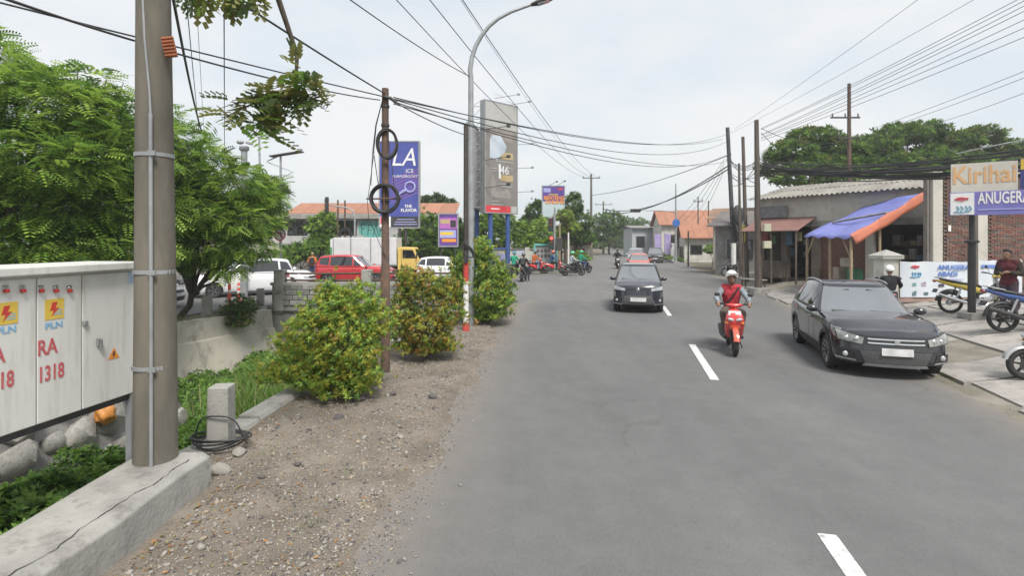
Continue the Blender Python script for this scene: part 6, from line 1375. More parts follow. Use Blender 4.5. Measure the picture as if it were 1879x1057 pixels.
# blue tarpaulin awning with an orange rolled edge, on bamboo posts
LL, LR, UR, UL = P(1475, 432, 23), P(1560, 436, 20), P(1702, 351, 21.6), P(1592, 376, 25)
BLT = mat('blue_tarp', (.13, .15, .42), (.18, .20, .48), rough=.55, scale=2.5, bump=.3, bscale=6); ORT = mat('orange_tarp', (.48, .15, .085), (.40, .135, .08), rough=.55, scale=2, bump=.3, bscale=6)
tp = thing('tarpaulin_awning', 'blue tarpaulin awning on bamboo posts over the forecourt', 'awning')
def bil(u, v): return (LL * (1 - u) + LR * u) * (1 - v) + (UL * (1 - u) + UR * u) * v
b = MB(); vs = []; n = 16
for j in range(n + 1):
    for i in range(n + 1):
        u, v = i / n, j / n; p = bil(u, v); p.z += .05 * math.sin(u * 9 + v * 3) * math.sin(v * 7) - .12 * math.sin(math.pi * u) * math.sin(math.pi * v); 
        if j == 0: p.z -= .05 + .05 * math.sin(u * 23)
        vs.append(p)
b.add(vs, [(j * (n + 1) + i, j * (n + 1) + i + 1, (j + 1) * (n + 1) + i + 1, (j + 1) * (n + 1) + i) for j in range(n) for i in range(n)]); k = b.build('sheet', BLT, tp, smooth=60); s_ = k.modifiers.new('thick', 'SOLIDIFY'); s_.thickness = .01
b = MB(); b.tube([bil(.12, .35) + Vector((0, 0, .06)), bil(.98, .47) + Vector((0, 0, .1))], .05, 8); b.build('weight_pole', CONC, tp, smooth=50)
for (u, v) in ((.03, .03), (.97, .03), (.5, .06), (.95, .4)):
    p = bil(u, v); b = MB(); b.tube([(p.x, p.y, pave_z(p.x, p.y)), (p.x, p.y, p.z - .03)], .055, 8); b.build('post', BAMBOO, tp, smooth=50)
for (u, v, u2, v2) in ((.03, .03, .2, .03), (.97, .03, .80, .03)):
    p = bil(u, v); e = bil(u2, v2); b = MB(); b.tube([(p.x, p.y, p.z - .9), (e.x, e.y, e.z - .08)], .035, 6); b.build('brace', BAMBOO, tp, smooth=50)
ot = thing('orange_tarpaulin', 'rolled orange tarpaulin along the right edge of the blue awning', 'tarpaulin'); b = MB(); vs = []; n = 20
for i in range(n + 1):
    v = i / n; p = bil(1.0, v); dr = Vector((.17, -.07, -.09))
    for j, (k_, hgt) in enumerate(((-.25, .10), (0, .14), (.35, .06), (.8, -.10), (1.0, -.26))): 
        vs.append(p + dr * k_ * (1 - .25 * v) + Vector((0, 0, hgt * .55 + .03 * math.sin(v * 17 + j) - .05 * math.sin(math.pi * v))))
b.add(vs, [(i * 5 + j, i * 5 + j + 1, i * 5 + j + 6, i * 5 + j + 5) for i in range(n) for j in range(4)]); k = b.build('sheet', ORT, ot, smooth=60); s_ = k.modifiers.new('thick', 'SOLIDIFY'); s_.thickness = .012

# ================================================================== brick wall with bricks of their own
bw = thing('brick_wall', 'unplastered brick wall with concrete columns behind the purple banner', 'wall', (15.5, 19.5, 0))
MORT = mat('mortar', (.24, .22, .20), (.18, .165, .15), rough=.95, scale=4)
b = MB(); b.box((3.2, .12, 2.5), (6.4, .2, 4.9)); b.build('backing', MORT, bw); 
for x in (.28, 1.95, 5.9): b = MB(); b.box((x, -.02, 2.55), (.36, .2, 5.0)); b.build('column', GW, bw, bevel=.01)
BR = [mat('brick_red', (.235, .105, .075), (.17, .085, .07), rough=.9, scale=7, bump=.4, bscale=40, rnd=.3), mat('brick_brown', (.20, .125, .09), (.14, .095, .075), rough=.9, scale=7, bump=.4, bscale=40, rnd=.3), mat('brick_dull', (.165, .12, .105), (.12, .095, .085), rough=.9, scale=7, bump=.4, bscale=40, rnd=.3)]
bmesh_ = []
for m in BR: q = MB(); q.box((0, 0, 0), (.208, .06, .058)); me = q.mesh('brick'); me.materials.append(m); bmesh_.append(me)
rr = random.Random(12); cnt = 0; rest = MB()
for row in range(64):
    z = .55 + row * .07; x = .02 + (.11 if row % 2 else 0)
    while x < 6.2:
        col = any(abs(x + .1 - c) < .29 for c in (.28, 1.95, 5.9))
        if not col and rr.random() > .01:
            near = 1.75 < z < 3.35 and .5 < x < 4.6 and cnt < 300; y = rr.uniform(-.012, .012)
            if near: o = link('brick', rr.choice(bmesh_), bw, (x + .1, y, z)); cnt += 1
            else: rest.box((x + .1, y, z), (.208, .06, .058), mi=rr.randrange(3))
        x += .222
k = rest.build('brickwork', BR, bw); k['kind'] = 'stuff'
b = MB(); b.box((0, 0, 0), (.02, .1, .22)); k = b.build('wall_notice', WHT, bw, loc=((1744 - CX) / F * 19.4 - 15.5, -.06, HC - (419 - HY) / F * 19.4)); k.rotation_euler = (0, 0, R(90))

# ---- fence with printed banners, gate pillar
gp = thing('gate_pillar', 'cream gate pillar with a pyramid cap beside the printed fence banner', 'pillar', (12.3, 17.2, .45)); b = MB(); b.box((0, 0, .72), (.5, .5, 1.5)); b.build('shaft', CREAM, gp, bevel=.015); b = MB(); b.box((0, 0, 1.5), (.68, .68, .1)); b.add([(-.36, -.36, 1.55), (.36, -.36, 1.55), (.36, .36, 1.55), (-.36, .36, 1.55), (0, 0, 1.75)], [(0, 1, 4), (1, 2, 4), (2, 3, 4), (3, 0, 4)]); b.build('cap', CREAM, gp)
def banner(name, label, x0, x1, y, z0_, z1_, m, cat='banner'):
    o = thing(name, label, cat, ((x0 + x1) / 2, y, 0)); w_ = x1 - x0; b = MB(); vs = []; n = 20
    for j in range(7):
        for i in range(n + 1):
            u, v = i / n, j / 6; vs.append((-w_ / 2 + w_ * u, .02 * math.sin(u * 14 + v * 3) * v * 0 + .012 * math.sin(u * 16 + 2 * v), z0_ + (z1_ - z0_) * v - .02 * math.sin(u * math.pi * 3) ** 2 * (v > .9)))
    b.add(vs, [(j * (n + 1) + i, j * (n + 1) + i + 1, (j + 1) * (n + 1) + i + 1, (j + 1) * (n + 1) + i) for j in range(6) for i in range(n)]); s_ = b.build('cloth', m, o, smooth=60); return o, s_, w_
BANW = mat('banner_white', (.55, .60, .66), (.62, .65, .68), rough=.6, scale=2); BLUD = mat('banner_blue', (.10, .19, .52), (.14, .24, .55), rough=.6)
yb = 16.9; X0, X1 = (1652 - CX) / F * yb, (1788 - CX) / F * yb
o, s_, w_ = banner('fence_banner', 'white printed fence banner with blue lettering behind the yellow moped', X0, X1, yb, .66, 1.82, BANW)
text('lettering', 'ANUGERAH', .215, BLUD, s_, (-.0, -.03, 1.62), U, VV, align='LEFT', bold=.006, sx=1.02); text('lettering', 'ABADI', .215, BLUD, s_, (.0, -.03, 1.41), U, VV, align='LEFT', bold=.006, sx=1.02)
mat('swoosh_blue', (.12, .34, .52), (.2, .42, .58), rough=.6)
def emblem(par, x, z, k, y):
    b = MB()
    for a0, r_ in ((.3, .10), (.6, .06)): b.tube([(x + k * r_ * 1.3 * math.cos(a0 + t) - .02, y, z + k * (.09 + r_ * math.sin(a0 + t) * .7)) for t in np.linspace(-.2, 2.6, 9)], k * .016, 4)
    b.tube([(x - .13 * k, y, z + .13 * k), (x, y, z + .08 * k), (x + .12 * k, y, z + .15 * k)], k * .018, 4); b.build('red_emblem', RED_P, par)
    b = MB()
    for dx in (-.1, -.02, .07, .14): b.tube([(x + dx * k, y, z - .05 * k), (x + (dx + .04) * k, y, z - .13 * k), (x + (dx - .02) * k, y, z - .2 * k)], k * .018, 4)
    b.tube([(x - .16 * k, y, z - .2 * k), (x, y, z - .22 * k), (x + .17 * k, y, z - .16 * k)], k * .014, 4); b.build('blue_emblem', MATS['swoosh_blue'], par)
emblem(s_, -.72, 1.52, 1.0, -.024)
rect(s_, 'small_print', LIL, .35, 1.24, .9, .03, -.026)
for i, (x, z, c) in enumerate(((-.75, 1.08, (.2, .45, .4)), (-.45, 1.08, (.5, .4, .5)), (.12, 1.05, (.08, .06, .09)), (-.75, .78, (.15, .25, .3)), (-.38, .78, (.12, .2, .22)), (.2, .78, (.2, .22, .25)), (.55, 1.05, (.3, .35, .5)))):
    b = MB(); b.box((x, -.022, z), (.11 + .03 * (i % 3), .006, .09 + .02 * (i % 2))); b.box((x + .03, -.022, z + .07), (.06, .006, .03)) if i % 2 else None; b.build('product_print', mat('prod_%d' % i, c, tuple(v * .6 for v in c), rough=.6, scale=9), s_)
for x in (-w_ / 2 + .03, w_ / 2 + .06): b = MB(); b.tube([(x, .06, .3), (x, .06, 1.9)], .035, 8); b.build('post', BAMBOO, o, smooth=50)
b = MB(); b.box((0, .1, .58), (w_ + .2, .14, .16)); b.build('plinth', mat('plinth_pink', (.36, .25, .21), (.28, .2, .17), rough=.9, scale=5), o)
o, s_, w_ = banner('fence_banner', 'second white fence banner with a blue headline behind the standing man', (1797 - CX) / F * yb, (1875 - CX) / F * yb, yb, .66, 1.86, BANW)
rect(s_, 'headline', BLUD, -.25, 1.66, .75, .1, -.026); rect(s_, 'headline', TQ, .4, 1.74, .4, .09, -.026); rect(s_, 'small_print', LIL, -.1, 1.3, .3, .25, -.026); b = MB(); b.tube([(w_ / 2, .06, .3), (w_ / 2, .06, 1.9)], .035, 8); b.build('post', BAMBOO, o)

# ---- sign boards on the black post
q = PG(1783, 584); sp_ = thing('sign_post', 'black steel sign post with concrete foot carrying the shop signs', 'post', (q.x, q.y, q.z - .03)); b = MB(); b.tube([(0, 0, 0), (0, 0, 2.0)], .085, 12); b.tube([(0, 0, 2.0), (0, 0, 4.0)], .06, 12); b.lathe([(.09, 1.98), (.16, 2.0), (.16, 2.05), (.07, 2.08)], n=12); b.build('shaft', BLACKM, sp_, smooth=40); b = MB(); b.box((.1, 0, .06), (.6, .45, .22)); b.build('foot', CONC, sp_, bevel=.02)
def tilted(name, label, pl_, pr, top_l, bot_l, m, cat, th=.05):
    """panel between two ground points with level edges"""
    a = Vector((pl_[0], pl_[1], 0)); c = Vector((pr[0], pr[1], 0)); d = c - a; o = thing(name, label, cat, (a.x, a.y, 0), math.atan2(d.y, d.x)); b = MB(); b.box((d.length / 2, th / 2, (top_l + bot_l) / 2), (d.length, th, top_l - bot_l)); return o, b.build('panel', m, o, bevel=.004), d.length
yd = q.y - .12; a = P(1745, 303, yd); bpt = P(1868, 291, yd - .7)
o, s_, w_ = tilted('shop_sign', 'faded white shop sign with orange letters above the purple banner', (a.x, a.y), (bpt.x, bpt.y), a.z + .02, P(1745, 354, yd).z, mat('sign_offwhite', (.55, .53, .46), (.48, .46, .41), rough=.6, scale=2), 'sign')
ORF = mat('faded_orange', (.60, .34, .14), (.56, .36, .2), rough=.6, scale=8); text('lettering', 'Kirihai', .62, ORF, s_, (w_ / 2, -.006, a.z - .30), U, VV, sx=.76, bold=.01)
for x in (.1, w_ - .1): b = MB(); b.box((x, .12, a.z - .5), (.05, .08, 1.1)); b.build('bracket', BLACKM, o)
a2 = P(1872, 291, yd - .72); b2 = P(1960, 283, yd - 1.3)
o, s_, w_ = tilted('shop_sign', 'yellow and navy sign panel at the right picture edge', (a2.x, a2.y), (b2.x, b2.y), a2.z, a2.z - .75, mat('sign_navy', (.05, .06, .2), (.06, .07, .24), rough=.5), 'sign'); rect(s_, 'yellow_band', YELB, w_ / 2, a2.z - .14, w_ - .02, .26, -.006)
a = P(1741, 354, yd - .06); c = P(1741, 396, yd - .06); bpt = P(1965, 330, yd - 1.5)
o, s_, w_ = tilted('purple_banner', 'purple banner sign reading ANUGERAH hung on the black post', (a.x, a.y - .02), (bpt.x, bpt.y - .02), a.z, c.z, mat('banner_purple', (.16, .15, .42), (.20, .19, .48), rough=.6, scale=3), 'banner', .03)
zm = (a.z + c.z) / 2; rect(s_, 'emblem_panel', WHT, .25, zm, .46, a.z - c.z - .04, -.005); emblem(s_, .25, zm, 1.0, -.012)
text('lettering', 'ANUGERAH', .40, WHT, s_, (.55, -.006, zm + .11), U, VV, align='LEFT', bold=.008, sx=.50); rect(s_, 'small_print', LIL, w_ / 2 + .1, zm - .16, w_ - .9, .03, -.006)
# ================================================================== vegetation
LF = {k: leafmat(k, a, b_, t) for k, a, b_, t in (
    ('leaf_fresh', (.28, .43, .075), (.36, .50, .09), .4), ('leaf_mid', (.155, .285, .055), (.21, .34, .065), .42), ('leaf_deep', (.055, .115, .028), (.08, .15, .035), .35),
    ('leaf_yellow', (.42, .40, .06), (.32, .36, .055), .4), ('leaf_copper', (.40, .21, .065), (.32, .23, .06), .35), ('leaf_olive', (.19, .20, .06), (.25, .25, .075), .4),
    ('leaf_dark', (.06, .095, .04), (.085, .125, .05), .3), ('leaf_dull', (.095, .145, .06), (.13, .185, .075), .35), ('grass_green', (.13, .25, .045), (.18, .30, .06), .4), ('grass_dry', (.30, .27, .13), (.24, .22, .10), .3), ('dead_leaf', (.34, .17, .06), (.26, .13, .05), .1))}
def crown_points(lobes, n, rng, hollow=.62, wob=.16):
    vol = np.array([l[3] * l[4] * l[5] for l in lobes]) ** .75; k = rng.choice(len(lobes), n, p=vol / vol.sum()); L = np.array(lobes)[k]
    d = rng.normal(size=(n, 3)); d /= np.linalg.norm(d, axis=1)[:, None]; d[:, 2] = np.where(d[:, 2] < -.2, d[:, 2] * .5, d[:, 2])
    r_ = hollow + (1 - hollow) * rng.random(n) ** .6; r_ *= 1 + wob * np.sin(d[:, 0] * 7 + k) * np.sin(d[:, 1] * 6 + d[:, 2] * 5 + k * 2); r_ *= 1 + (rng.random(n) < wob * .25) * rng.random(n) * wob * 1.6
    return L[:, :3] + d * r_[:, None] * L[:, 3:6], d
def foliage(name, parent, lobes, n, tmpl, size, mats, weights, seed=1, hollow=.62, outward=.6, droop=.15, jit=.3, wob=.16, vary=.25):
    rng = np.random.default_rng(seed); pos, d = crown_points(lobes, n, rng, hollow, wob)
    yaw = np.arctan2(d[:, 1], d[:, 0]) * 1.0 + rng.normal(0, 1.0, n) * (1.2 - outward); pitch = -np.arcsin(np.clip(d[:, 2], -1, 1)) * outward + droop + rng.normal(0, jit, n); roll = rng.normal(0, .35, n)
    mi = rng.choice(len(mats), n, p=np.array(weights) / sum(weights)); return scatter(name, tmpl[0], tmpl[1], pos, rotmats(yaw, pitch, roll), rng.uniform(1 - vary, 1 + vary, n) * size, mi, mats, parent)
def limbs(b, base, lobes, r0, seed=0, fork=.45):
    rr_ = random.Random(seed); base = Vector(base); c = sum((Vector(l[:3]) for l in lobes), Vector()) / len(lobes); top = base.lerp(Vector((c.x, c.y, min(l[2] for l in lobes))), fork) + Vector((rr_.uniform(-.1, .1), rr_.uniform(-.1, .1), 0))
    mid = base.lerp(top, .5) + Vector((rr_.uniform(-.12, .12), rr_.uniform(-.12, .12), 0)); b.tube([base - Vector((0, 0, .1)), base.lerp(mid, .3), mid, top], [r0 * 1.25, r0, r0 * .88, r0 * .78], 10)
    for l in lobes:
        e = Vector(l[:3]); m_ = top.lerp(e, .5) + Vector((rr_.uniform(-.3, .3), rr_.uniform(-.3, .3), -.1)); b.tube([top - Vector((0, 0, .1)), top.lerp(m_, .5) + Vector((0, 0, .05)), m_, e], [r0 * .6, r0 * .45, r0 * .33, r0 * .12], 7)
        for k in range(6):
            e2 = e + Vector((rr_.uniform(-1, 1) * l[3], rr_.uniform(-1, 1) * l[4], rr_.uniform(-.3, .8) * l[5])) * .75; b.tube([m_, m_.lerp(e2, .55) + Vector((0, 0, .1)), e2], [r0 * .26, r0 * .16, r0 * .05], 5)
FR = frond_t(6, 1.0, .30, .11); SP = sprig_t(6, 1); SP2 = sprig_t(7, 5); LFV = leaf_t()
def tree(name, label, base, lobes, n, tmpl, size, mats, w_, r0=.16, seed=1, group=None, cat='tree', **k):
    o = thing(name, label, cat, base, 0, group); lb = [(l[0] - base[0], l[1] - base[1], l[2] - base[2], *l[3:]) for l in lobes]; b = MB(); limbs(b, (0, 0, 0), lb, r0, seed); b.build('trunk', BARK, o, smooth=50); foliage('crown', o, lb, n, tmpl, size, mats, w_, seed, **k); return o
FRM = [LF['leaf_fresh'], LF['leaf_mid'], LF['leaf_deep']]
def PL(px, py, d, rx, ry=None, rz=None): p = P(px, py, d); return (p.x, p.y, p.z, rx, ry or rx, rz or rx * .8)
# big feathery trees on the left
tree('feathery_tree', 'large bright green feathery tree filling the left edge behind the cabinet', (-11.9, 13.2, 0), [PL(30, 190, 12.6, 1.5, 1.4, .9), PL(-70, 120, 13, 1.6, 1.6, 1.0), PL(115, 215, 12.8, 1.3, 1.3, .9), PL(10, 300, 12, 1.5, 1.5, .9), PL(120, 320, 12.2, 1.5, 1.4, .9), PL(200, 285, 13.2, 1.3, 1.3, .9), PL(60, 390, 12.4, 1.5, 1.5, .75), PL(180, 395, 13, 1.3, 1.4, .75), PL(-100, 330, 12.5, 1.8, 1.6, 1.2), PL(215, 225, 14, 1.0, 1.2, .7), PL(170, 160, 13.6, .7, .8, .5), PL(20, 452, 12.2, 1.5, 1.3, .5), PL(110, 455, 12.4, 1.3, 1.3, .45), PL(200, 455, 13, 1.3, 1.3, .5), PL(245, 400, 13.6, 1.0, 1.2, .8)], 12500, FR, .38, FRM, (.46, .34, .20), .2, 3, outward=.55, droop=.25)
tree('feathery_tree', 'bright green feathery tree right of the big concrete pole on the far canal bank', (-10.75, 16.9, 0), [PL(305, 270, 16.4, 1.15, 1.2, .8), PL(360, 310, 16.6, 1.25, 1.2, .85), PL(420, 345, 16.8, 1.15, 1.2, .8), PL(345, 390, 16, 1.3, 1.3, .8), PL(430, 410, 16.4, 1.1, 1.1, .75), PL(475, 370, 17.2, .75, .9, .55), PL(390, 455, 16.2, 1.05, 1.0, .6), PL(290, 350, 17, 1.2, 1.2, .9), PL(420, 488, 16.0, .5, .5, .4), PL(300, 440, 16.8, .9, .9, .5), PL(345, 470, 16.2, .9, .9, .5), PL(455, 455, 16.4, .7, .8, .5), PL(490, 345, 17.5, .5, .6, .4), PL(270, 300, 17, 1.1, 1.1, .8), PL(300, 215, 16.6, .5, .6, .4)], 9000, FR, .35, FRM, (.46, .34, .20), .11, 5, outward=.55, droop=.25)
tree('roadside_tree', 'darker olive tree behind the left side street', (-17.5, 31, 0), [PL(470, 370, 30, 1.3, 1.2, 1.1), PL(500, 350, 31, .9), PL(490, 410, 30, 1.2), PL(440, 430, 30, 1.6), PL(380, 420, 31, 2.0)], 1800, SP, .28, [LF['leaf_dull'], LF['leaf_deep'], LF['leaf_olive']], (.4, .3, .3), .14, 6)
tree('roadside_tree', 'low spreading tree far left across the side street', (-27, 34, 0), [PL(140, 420, 33, 2.8), PL(240, 430, 33, 2.2), PL(60, 400, 33, 3)], 1800, SP, .32, [LF['leaf_mid'], LF['leaf_deep'], LF['leaf_dull']], (.3, .4, .3), .18, 7)

# overhanging branch: from a tree behind the camera on the left
def overhang():
    o = thing('overhanging_tree', 'leafy twig hanging down from a tree above the picture edge', 'tree', (-5.2, -3.2, -.02)); b = MB(); B0 = Vector((-5.2, -3.2, -.02))
    tip = P(545, 100, 5.2) - B0; end = P(543, 165, 5.2) - B0; k1 = P(505, -20, 5.0) - B0; k0 = Vector((1.2, 4.2, 6.9))
    b.tube([(0, 0, -.1), (.1, .1, 3), (.3, .6, 5.5), (.6, 1.8, 6.6), k0], [.2, .17, .13, .1, .06], 10); b.tube([k0, k0.lerp(k1, .6) + Vector((0, 0, .15)), k1, tip, end], [.06, .045, .030, .021, .011], 8)
    tw = []; pts = []
    for (px, py, d) in ((455, 190, 5.1), (410, 215, 5.0), (425, 185, 5.2), (400, 200, 5.1), (395, 225, 5.0), (590, 165, 5.2), (580, 190, 5.2), (470, 240, 5.0), (510, 180, 5.2), (565, 180, 5.3), (575, 150, 5.1), (520, 225, 5.2), (450, 235, 5.1), (500, 250, 5.2), (545, 135, 5.0), (490, 165, 5.3)):
        e = P(px, py, d) - B0; s0 = end if py > 140 else tip; b.tube([s0, s0.lerp(e, .5) + Vector((0, 0, .04)), e], [.008, .006, .003], 5); pts.append((s0, e))
    # second twig at the very top of the picture
    t2 = P(420, -25, 4.6) - B0; b.tube([k0, k0.lerp(t2, .5) + Vector((0, 0, .2)), t2], [.05, .03, .012], 7); b.tube([t2, P(350, -8, 4.6) - B0], .005, 5); b.tube([t2, P(465, -2, 4.6) - B0], .005, 5)
    b.build('trunk', BARK, o, smooth=50)
    rng = np.random.default_rng(4); pos = []; yaw = []; pit = []
    for (s0, e) in pts:
        for t in np.linspace(.35, 1.0, 5):
            p = s0.lerp(e, t)
            for k in range(1 + (t > .6)): pos.append(p + Vector(rng.normal(0, .02, 3))); yaw.append(rng.uniform(0, 6.28)); pit.append(rng.normal(.05, .4))
    for (px0, py0, px1, py1) in ((342, -6, 470, -4), (345, -2, 380, 2), (405, -5, 450, 0), (440, -6, 475, -1)):
        for t in np.linspace(0, 1, 6): pos.append(P(px0 + (px1 - px0) * t, py0 + (py1 - py0) * t - 20, 4.6) - B0); yaw.append(rng.uniform(0, 6.28)); pit.append(rng.normal(.9, .3))
    n = len(pos); scatter('leaves', *frond_t(5, 1.0, .36, .22), [tuple(p) for p in pos], rotmats(np.array(yaw), np.array(pit), rng.normal(0, .5, n)), rng.uniform(.17, .28, n), rng.choice(3, n, p=[.5, .2, .3]), [LF['leaf_olive'], LF['leaf_dull'], LF['leaf_mid']], o)
overhang()

# the three shrubs on the verge
def shrub(name, label, base, lobes, n, size, mats, w_, seed, r0=.03, hollow=.6):
    o = thing(name, label, 'shrub', base, 0, 'shrubs on the gravel verge'); B0 = Vector(base); lb = [(l[0] - B0.x, l[1] - B0.y, l[2] - B0.z, *l[3:]) for l in lobes]; b = MB()
    rr_ = random.Random(seed)
    for l in lb:
        st = Vector((rr_.uniform(-.12, .12), rr_.uniform(-.12, .12), -.02)); e = Vector(l[:3]); b.tube([st, st.lerp(e, .5) + Vector((rr_.uniform(-.06, .06), rr_.uniform(-.06, .06), .05)), e], [r0, r0 * .6, r0 * .2], 7)
        for k in range(5): e2 = e + Vector((rr_.uniform(-1, 1) * l[3], rr_.uniform(-1, 1) * l[4], rr_.uniform(-.8, .9) * l[5])) * .8; b.tube([st.lerp(e, rr_.uniform(.4, .9)), e2], [r0 * .25, r0 * .08], 5)
    b.build('stems', BARK, o, smooth=50); foliage('foliage', o, lb, n, SP2, size, mats, w_, seed, hollow=hollow, outward=.75, droop=-.9, jit=.5, wob=.36, vary=.45); return o
YM = [LF['leaf_yellow'], LF['leaf_fresh'], LF['leaf_mid'], LF['leaf_copper'], LF['leaf_deep']]
q = G(640, 735); shrub('shrub', 'wide yellow green shrub at the canal kerb, nearest to the camera', (q.x, q.y, .06), [PL(600, 575, 8.1, .42, .45, .42), PL(655, 560, 8.3, .4, .4, .35), PL(565, 625, 8.0, .45, .45, .4), PL(640, 640, 8.0, .5, .5, .5), PL(690, 600, 8.3, .28, .3, .3), PL(600, 690, 7.9, .42, .42, .32), PL(535, 680, 8.0, .36, .36, .3), PL(660, 690, 8.0, .35, .35, .3), PL(500, 690, 8.1, .25, .3, .22), PL(610, 540, 8.2, .22, .22, .2), PL(630, 715, 7.95, .45, .4, .16), PL(570, 705, 7.95, .35, .35, .18)], 3600, .062, YM, (.40, .32, .18, .02, .08), 11)
q = G(785, 655); shrub('shrub', 'copper tipped orange green shrub right of the iron pole', (q.x, q.y, .05), [PL(775, 530, 10.8, .5, .5, .42), PL(740, 580, 10.7, .35, .45, .45), PL(815, 580, 10.8, .45, .45, .5), PL(780, 610, 10.6, .5, .5, .45), PL(745, 630, 10.7, .3, .35, .25), PL(825, 535, 11, .35, .35, .3), PL(745, 520, 10.9, .25, .3, .3), PL(775, 640, 10.6, .5, .45, .2), PL(815, 635, 10.7, .35, .35, .22)], 3000, .065, [LF['leaf_copper'], LF['leaf_yellow'], LF['leaf_olive'], LF['leaf_mid'], LF['leaf_deep']], (.20, .32, .22, .16, .10), 12)
q = G(893, 594); shrub('shrub', 'tallest egg shaped green shrub at the tip of the verge', (q.x, q.y, .03), [PL(878, 465, 15.5, .42, .45, .5), PL(905, 500, 15.4, .55, .55, .6), PL(865, 505, 15.5, .6, .6, .6), PL(890, 545, 15.3, .75, .75, .65), PL(925, 545, 15.4, .35, .5, .6), PL(842, 540, 15.7, .42, .5, .7), PL(845, 490, 15.8, .3, .4, .5), PL(905, 575, 15.3, .5, .5, .3), PL(880, 580, 15.3, .6, .5, .25)], 3400, .08, [LF['leaf_yellow'], LF['leaf_fresh'], LF['leaf_mid'], LF['leaf_deep']], (.22, .28, .34, .16), 13)

# undergrowth in the canal
def under_h(x, y): 
    a = np.clip((-x - 4.2) / 5.0, 0, 1); f = np.clip((y - 6.8) / 2.5, 0, 1)
    h = (-.04 - .12 * np.clip((-x - 3.8), 0, 1)) * (1 - f) + f * (-.62 - .95 * a)
    return h + .12 * np.sin(x * 3.3 + y * 2.1) + .10 * np.sin(x * 6.7 - y * 5.3) 
def undergrowth():
    rng = np.random.default_rng(8); n = 9000; y = 2.3 + 15.9 * rng.random(n) ** 1.35; near = np.interp(y, [p[1] for p in NEAR], [p[0] for p in NEAR]) - .3; far = np.where(y < 8.4, -5.25, np.interp(y, [p[1] for p in FAR], [p[0] for p in FAR]) + .35)
    x = far + (near - far) * rng.random(n); z = under_h(x, y) - np.abs(rng.normal(0, .12, n)); pos = np.stack([x, y, z], 1)
    sc = np.interp(y, [2, 9, 18], [.085, .10, .16]) * rng.uniform(.7, 1.3, n)
    o = scatter('undergrowth', *SP, pos, rotmats(rng.uniform(0, 6.28, n), rng.normal(0, .45, n), rng.normal(0, .45, n)), sc, rng.choice(3, n, p=[.42, .4, .18]), [LF['grass_green'], LF['leaf_mid'], LF['leaf_deep']]); tag(o, 'dense green undergrowth filling the canal', 'undergrowth', kind='stuff')
    b = MB(); nx, ny = 26, 50; vs = []
    for j in range(ny + 1):
        yy_ = 2 + 16.4 * j / ny
        for i in range(nx + 1):
            fx = pl(FAR, yy_) + .3; xx = fx + (pl(NEAR, yy_) - .28 - fx) * i / nx; vs.append((xx, yy_, float(under_h(xx, yy_)) - .22))
    b.add(vs, [(j * (nx + 1) + i, j * (nx + 1) + i + 1, (j + 1) * (nx + 1) + i + 1, (j + 1) * (nx + 1) + i) for j in range(ny) for i in range(nx)]); struct(b.build('canal_bank', mat('bank_soil', (.05, .055, .028), (.035, .04, .02), rough=1, scale=3), smooth=60))
undergrowth()
blade = ([(-.05, 0, 0), (.05, 0, 0), (.03, .12, .55), (-.03, .12, .55), (0, .4, 1.0)], [(0, 1, 2), (0, 2, 3), (3, 2, 4)])
def grass(name, label, pts, per, h, spread, mats=None, w_=(.7, .3), seed=1):
    rng = np.random.default_rng(seed); P_ = np.repeat(np.array([tuple(p) for p in pts]), per, 0); n = len(P_); P_[:, :2] += rng.normal(0, spread, (n, 2))
    s = np.stack([np.full(n, h * .35), np.full(n, h), h * rng.uniform(.5, 1.2, n)], 1)
    o = scatter(name, *blade, P_, rotmats(rng.uniform(0, 6.28, n), rng.normal(0, .2, n), rng.normal(-.1, .25, n)), s, rng.choice(2, n, p=w_), mats or [LF['grass_green'], LF['grass_dry']]); return tag(o, label, 'grass', kind='stuff')
rr = random.Random(6)
grass('grass', 'long grass and weeds along the canal behind the near shrub', [(rr.uniform(-5.6, -3.7), rr.uniform(8.3, 12.5), -.55) for _ in range(90)], 26, .55, .12, w_=(.85, .15), seed=2)
grass('grass', 'scattered grass tufts on the gravel verge', [(x, y, verge_z(x, y) - .01) for x, y in [(G(px, py).x, G(px, py).y) for px, py in ((550, 992), (580, 975), (820, 660), (770, 700), (745, 700), (690, 700), (720, 690), (480, 870), (640, 880), (875, 620), (900, 605), (920, 600), (860, 640), (760, 690), (495, 845), (465, 855))]], 26, .07, .05, seed=3)
grass('grass', 'dry weeds along the far canal edge', [(pl(FAR, y) - rr.uniform(.1, .9), y, .0) for y in [rr.uniform(11, 18.4) for _ in range(60)]], 16, .28, .14, w_=(.5, .5), seed=4)
grass('grass', 'weeds growing along the right kerb and forecourt joints', [(pl(ROADR, y) + dx, y, pave_z(pl(ROADR, y) + dx, y) - .03) for y, dx in [(rr.uniform(6.5, 12), rr.uniform(.05, .5)) for _ in range(16)] + [(rr.uniform(22, 26), rr.uniform(.3, 1.6)) for _ in range(30)] + [(10.2, 1.9), (9.9, 1.2), (9.7, .9), (10.5, 2.4)]], 22, .09, .07, seed=5)
wd = thing('weed_bush', 'scraggly weed bush hanging over the far canal wall', 'shrub', (*G(440, 580)[:2], -.05)); foliage('foliage', wd, [(0.1, .0, .3, .55, .5, .45), (.1, -.2, -.1, .5, .4, .4), (-.3, -.1, .1, .4, .35, .35)], 900, SP, .09, [LF['leaf_dull'], LF['grass_green'], LF['grass_dry']], (.5, .35, .15), 21, hollow=.2)
b = MB()
for i in range(7): b.tube([(0, 0, -.1), (rr.uniform(-.3, .4), rr.uniform(-.3, .2), .3), (rr.uniform(-.5, .6), rr.uniform(-.4, .3), rr.uniform(-.2, .7))], [.012, .008, .003], 5)
b.build('stems', BARK, wd)

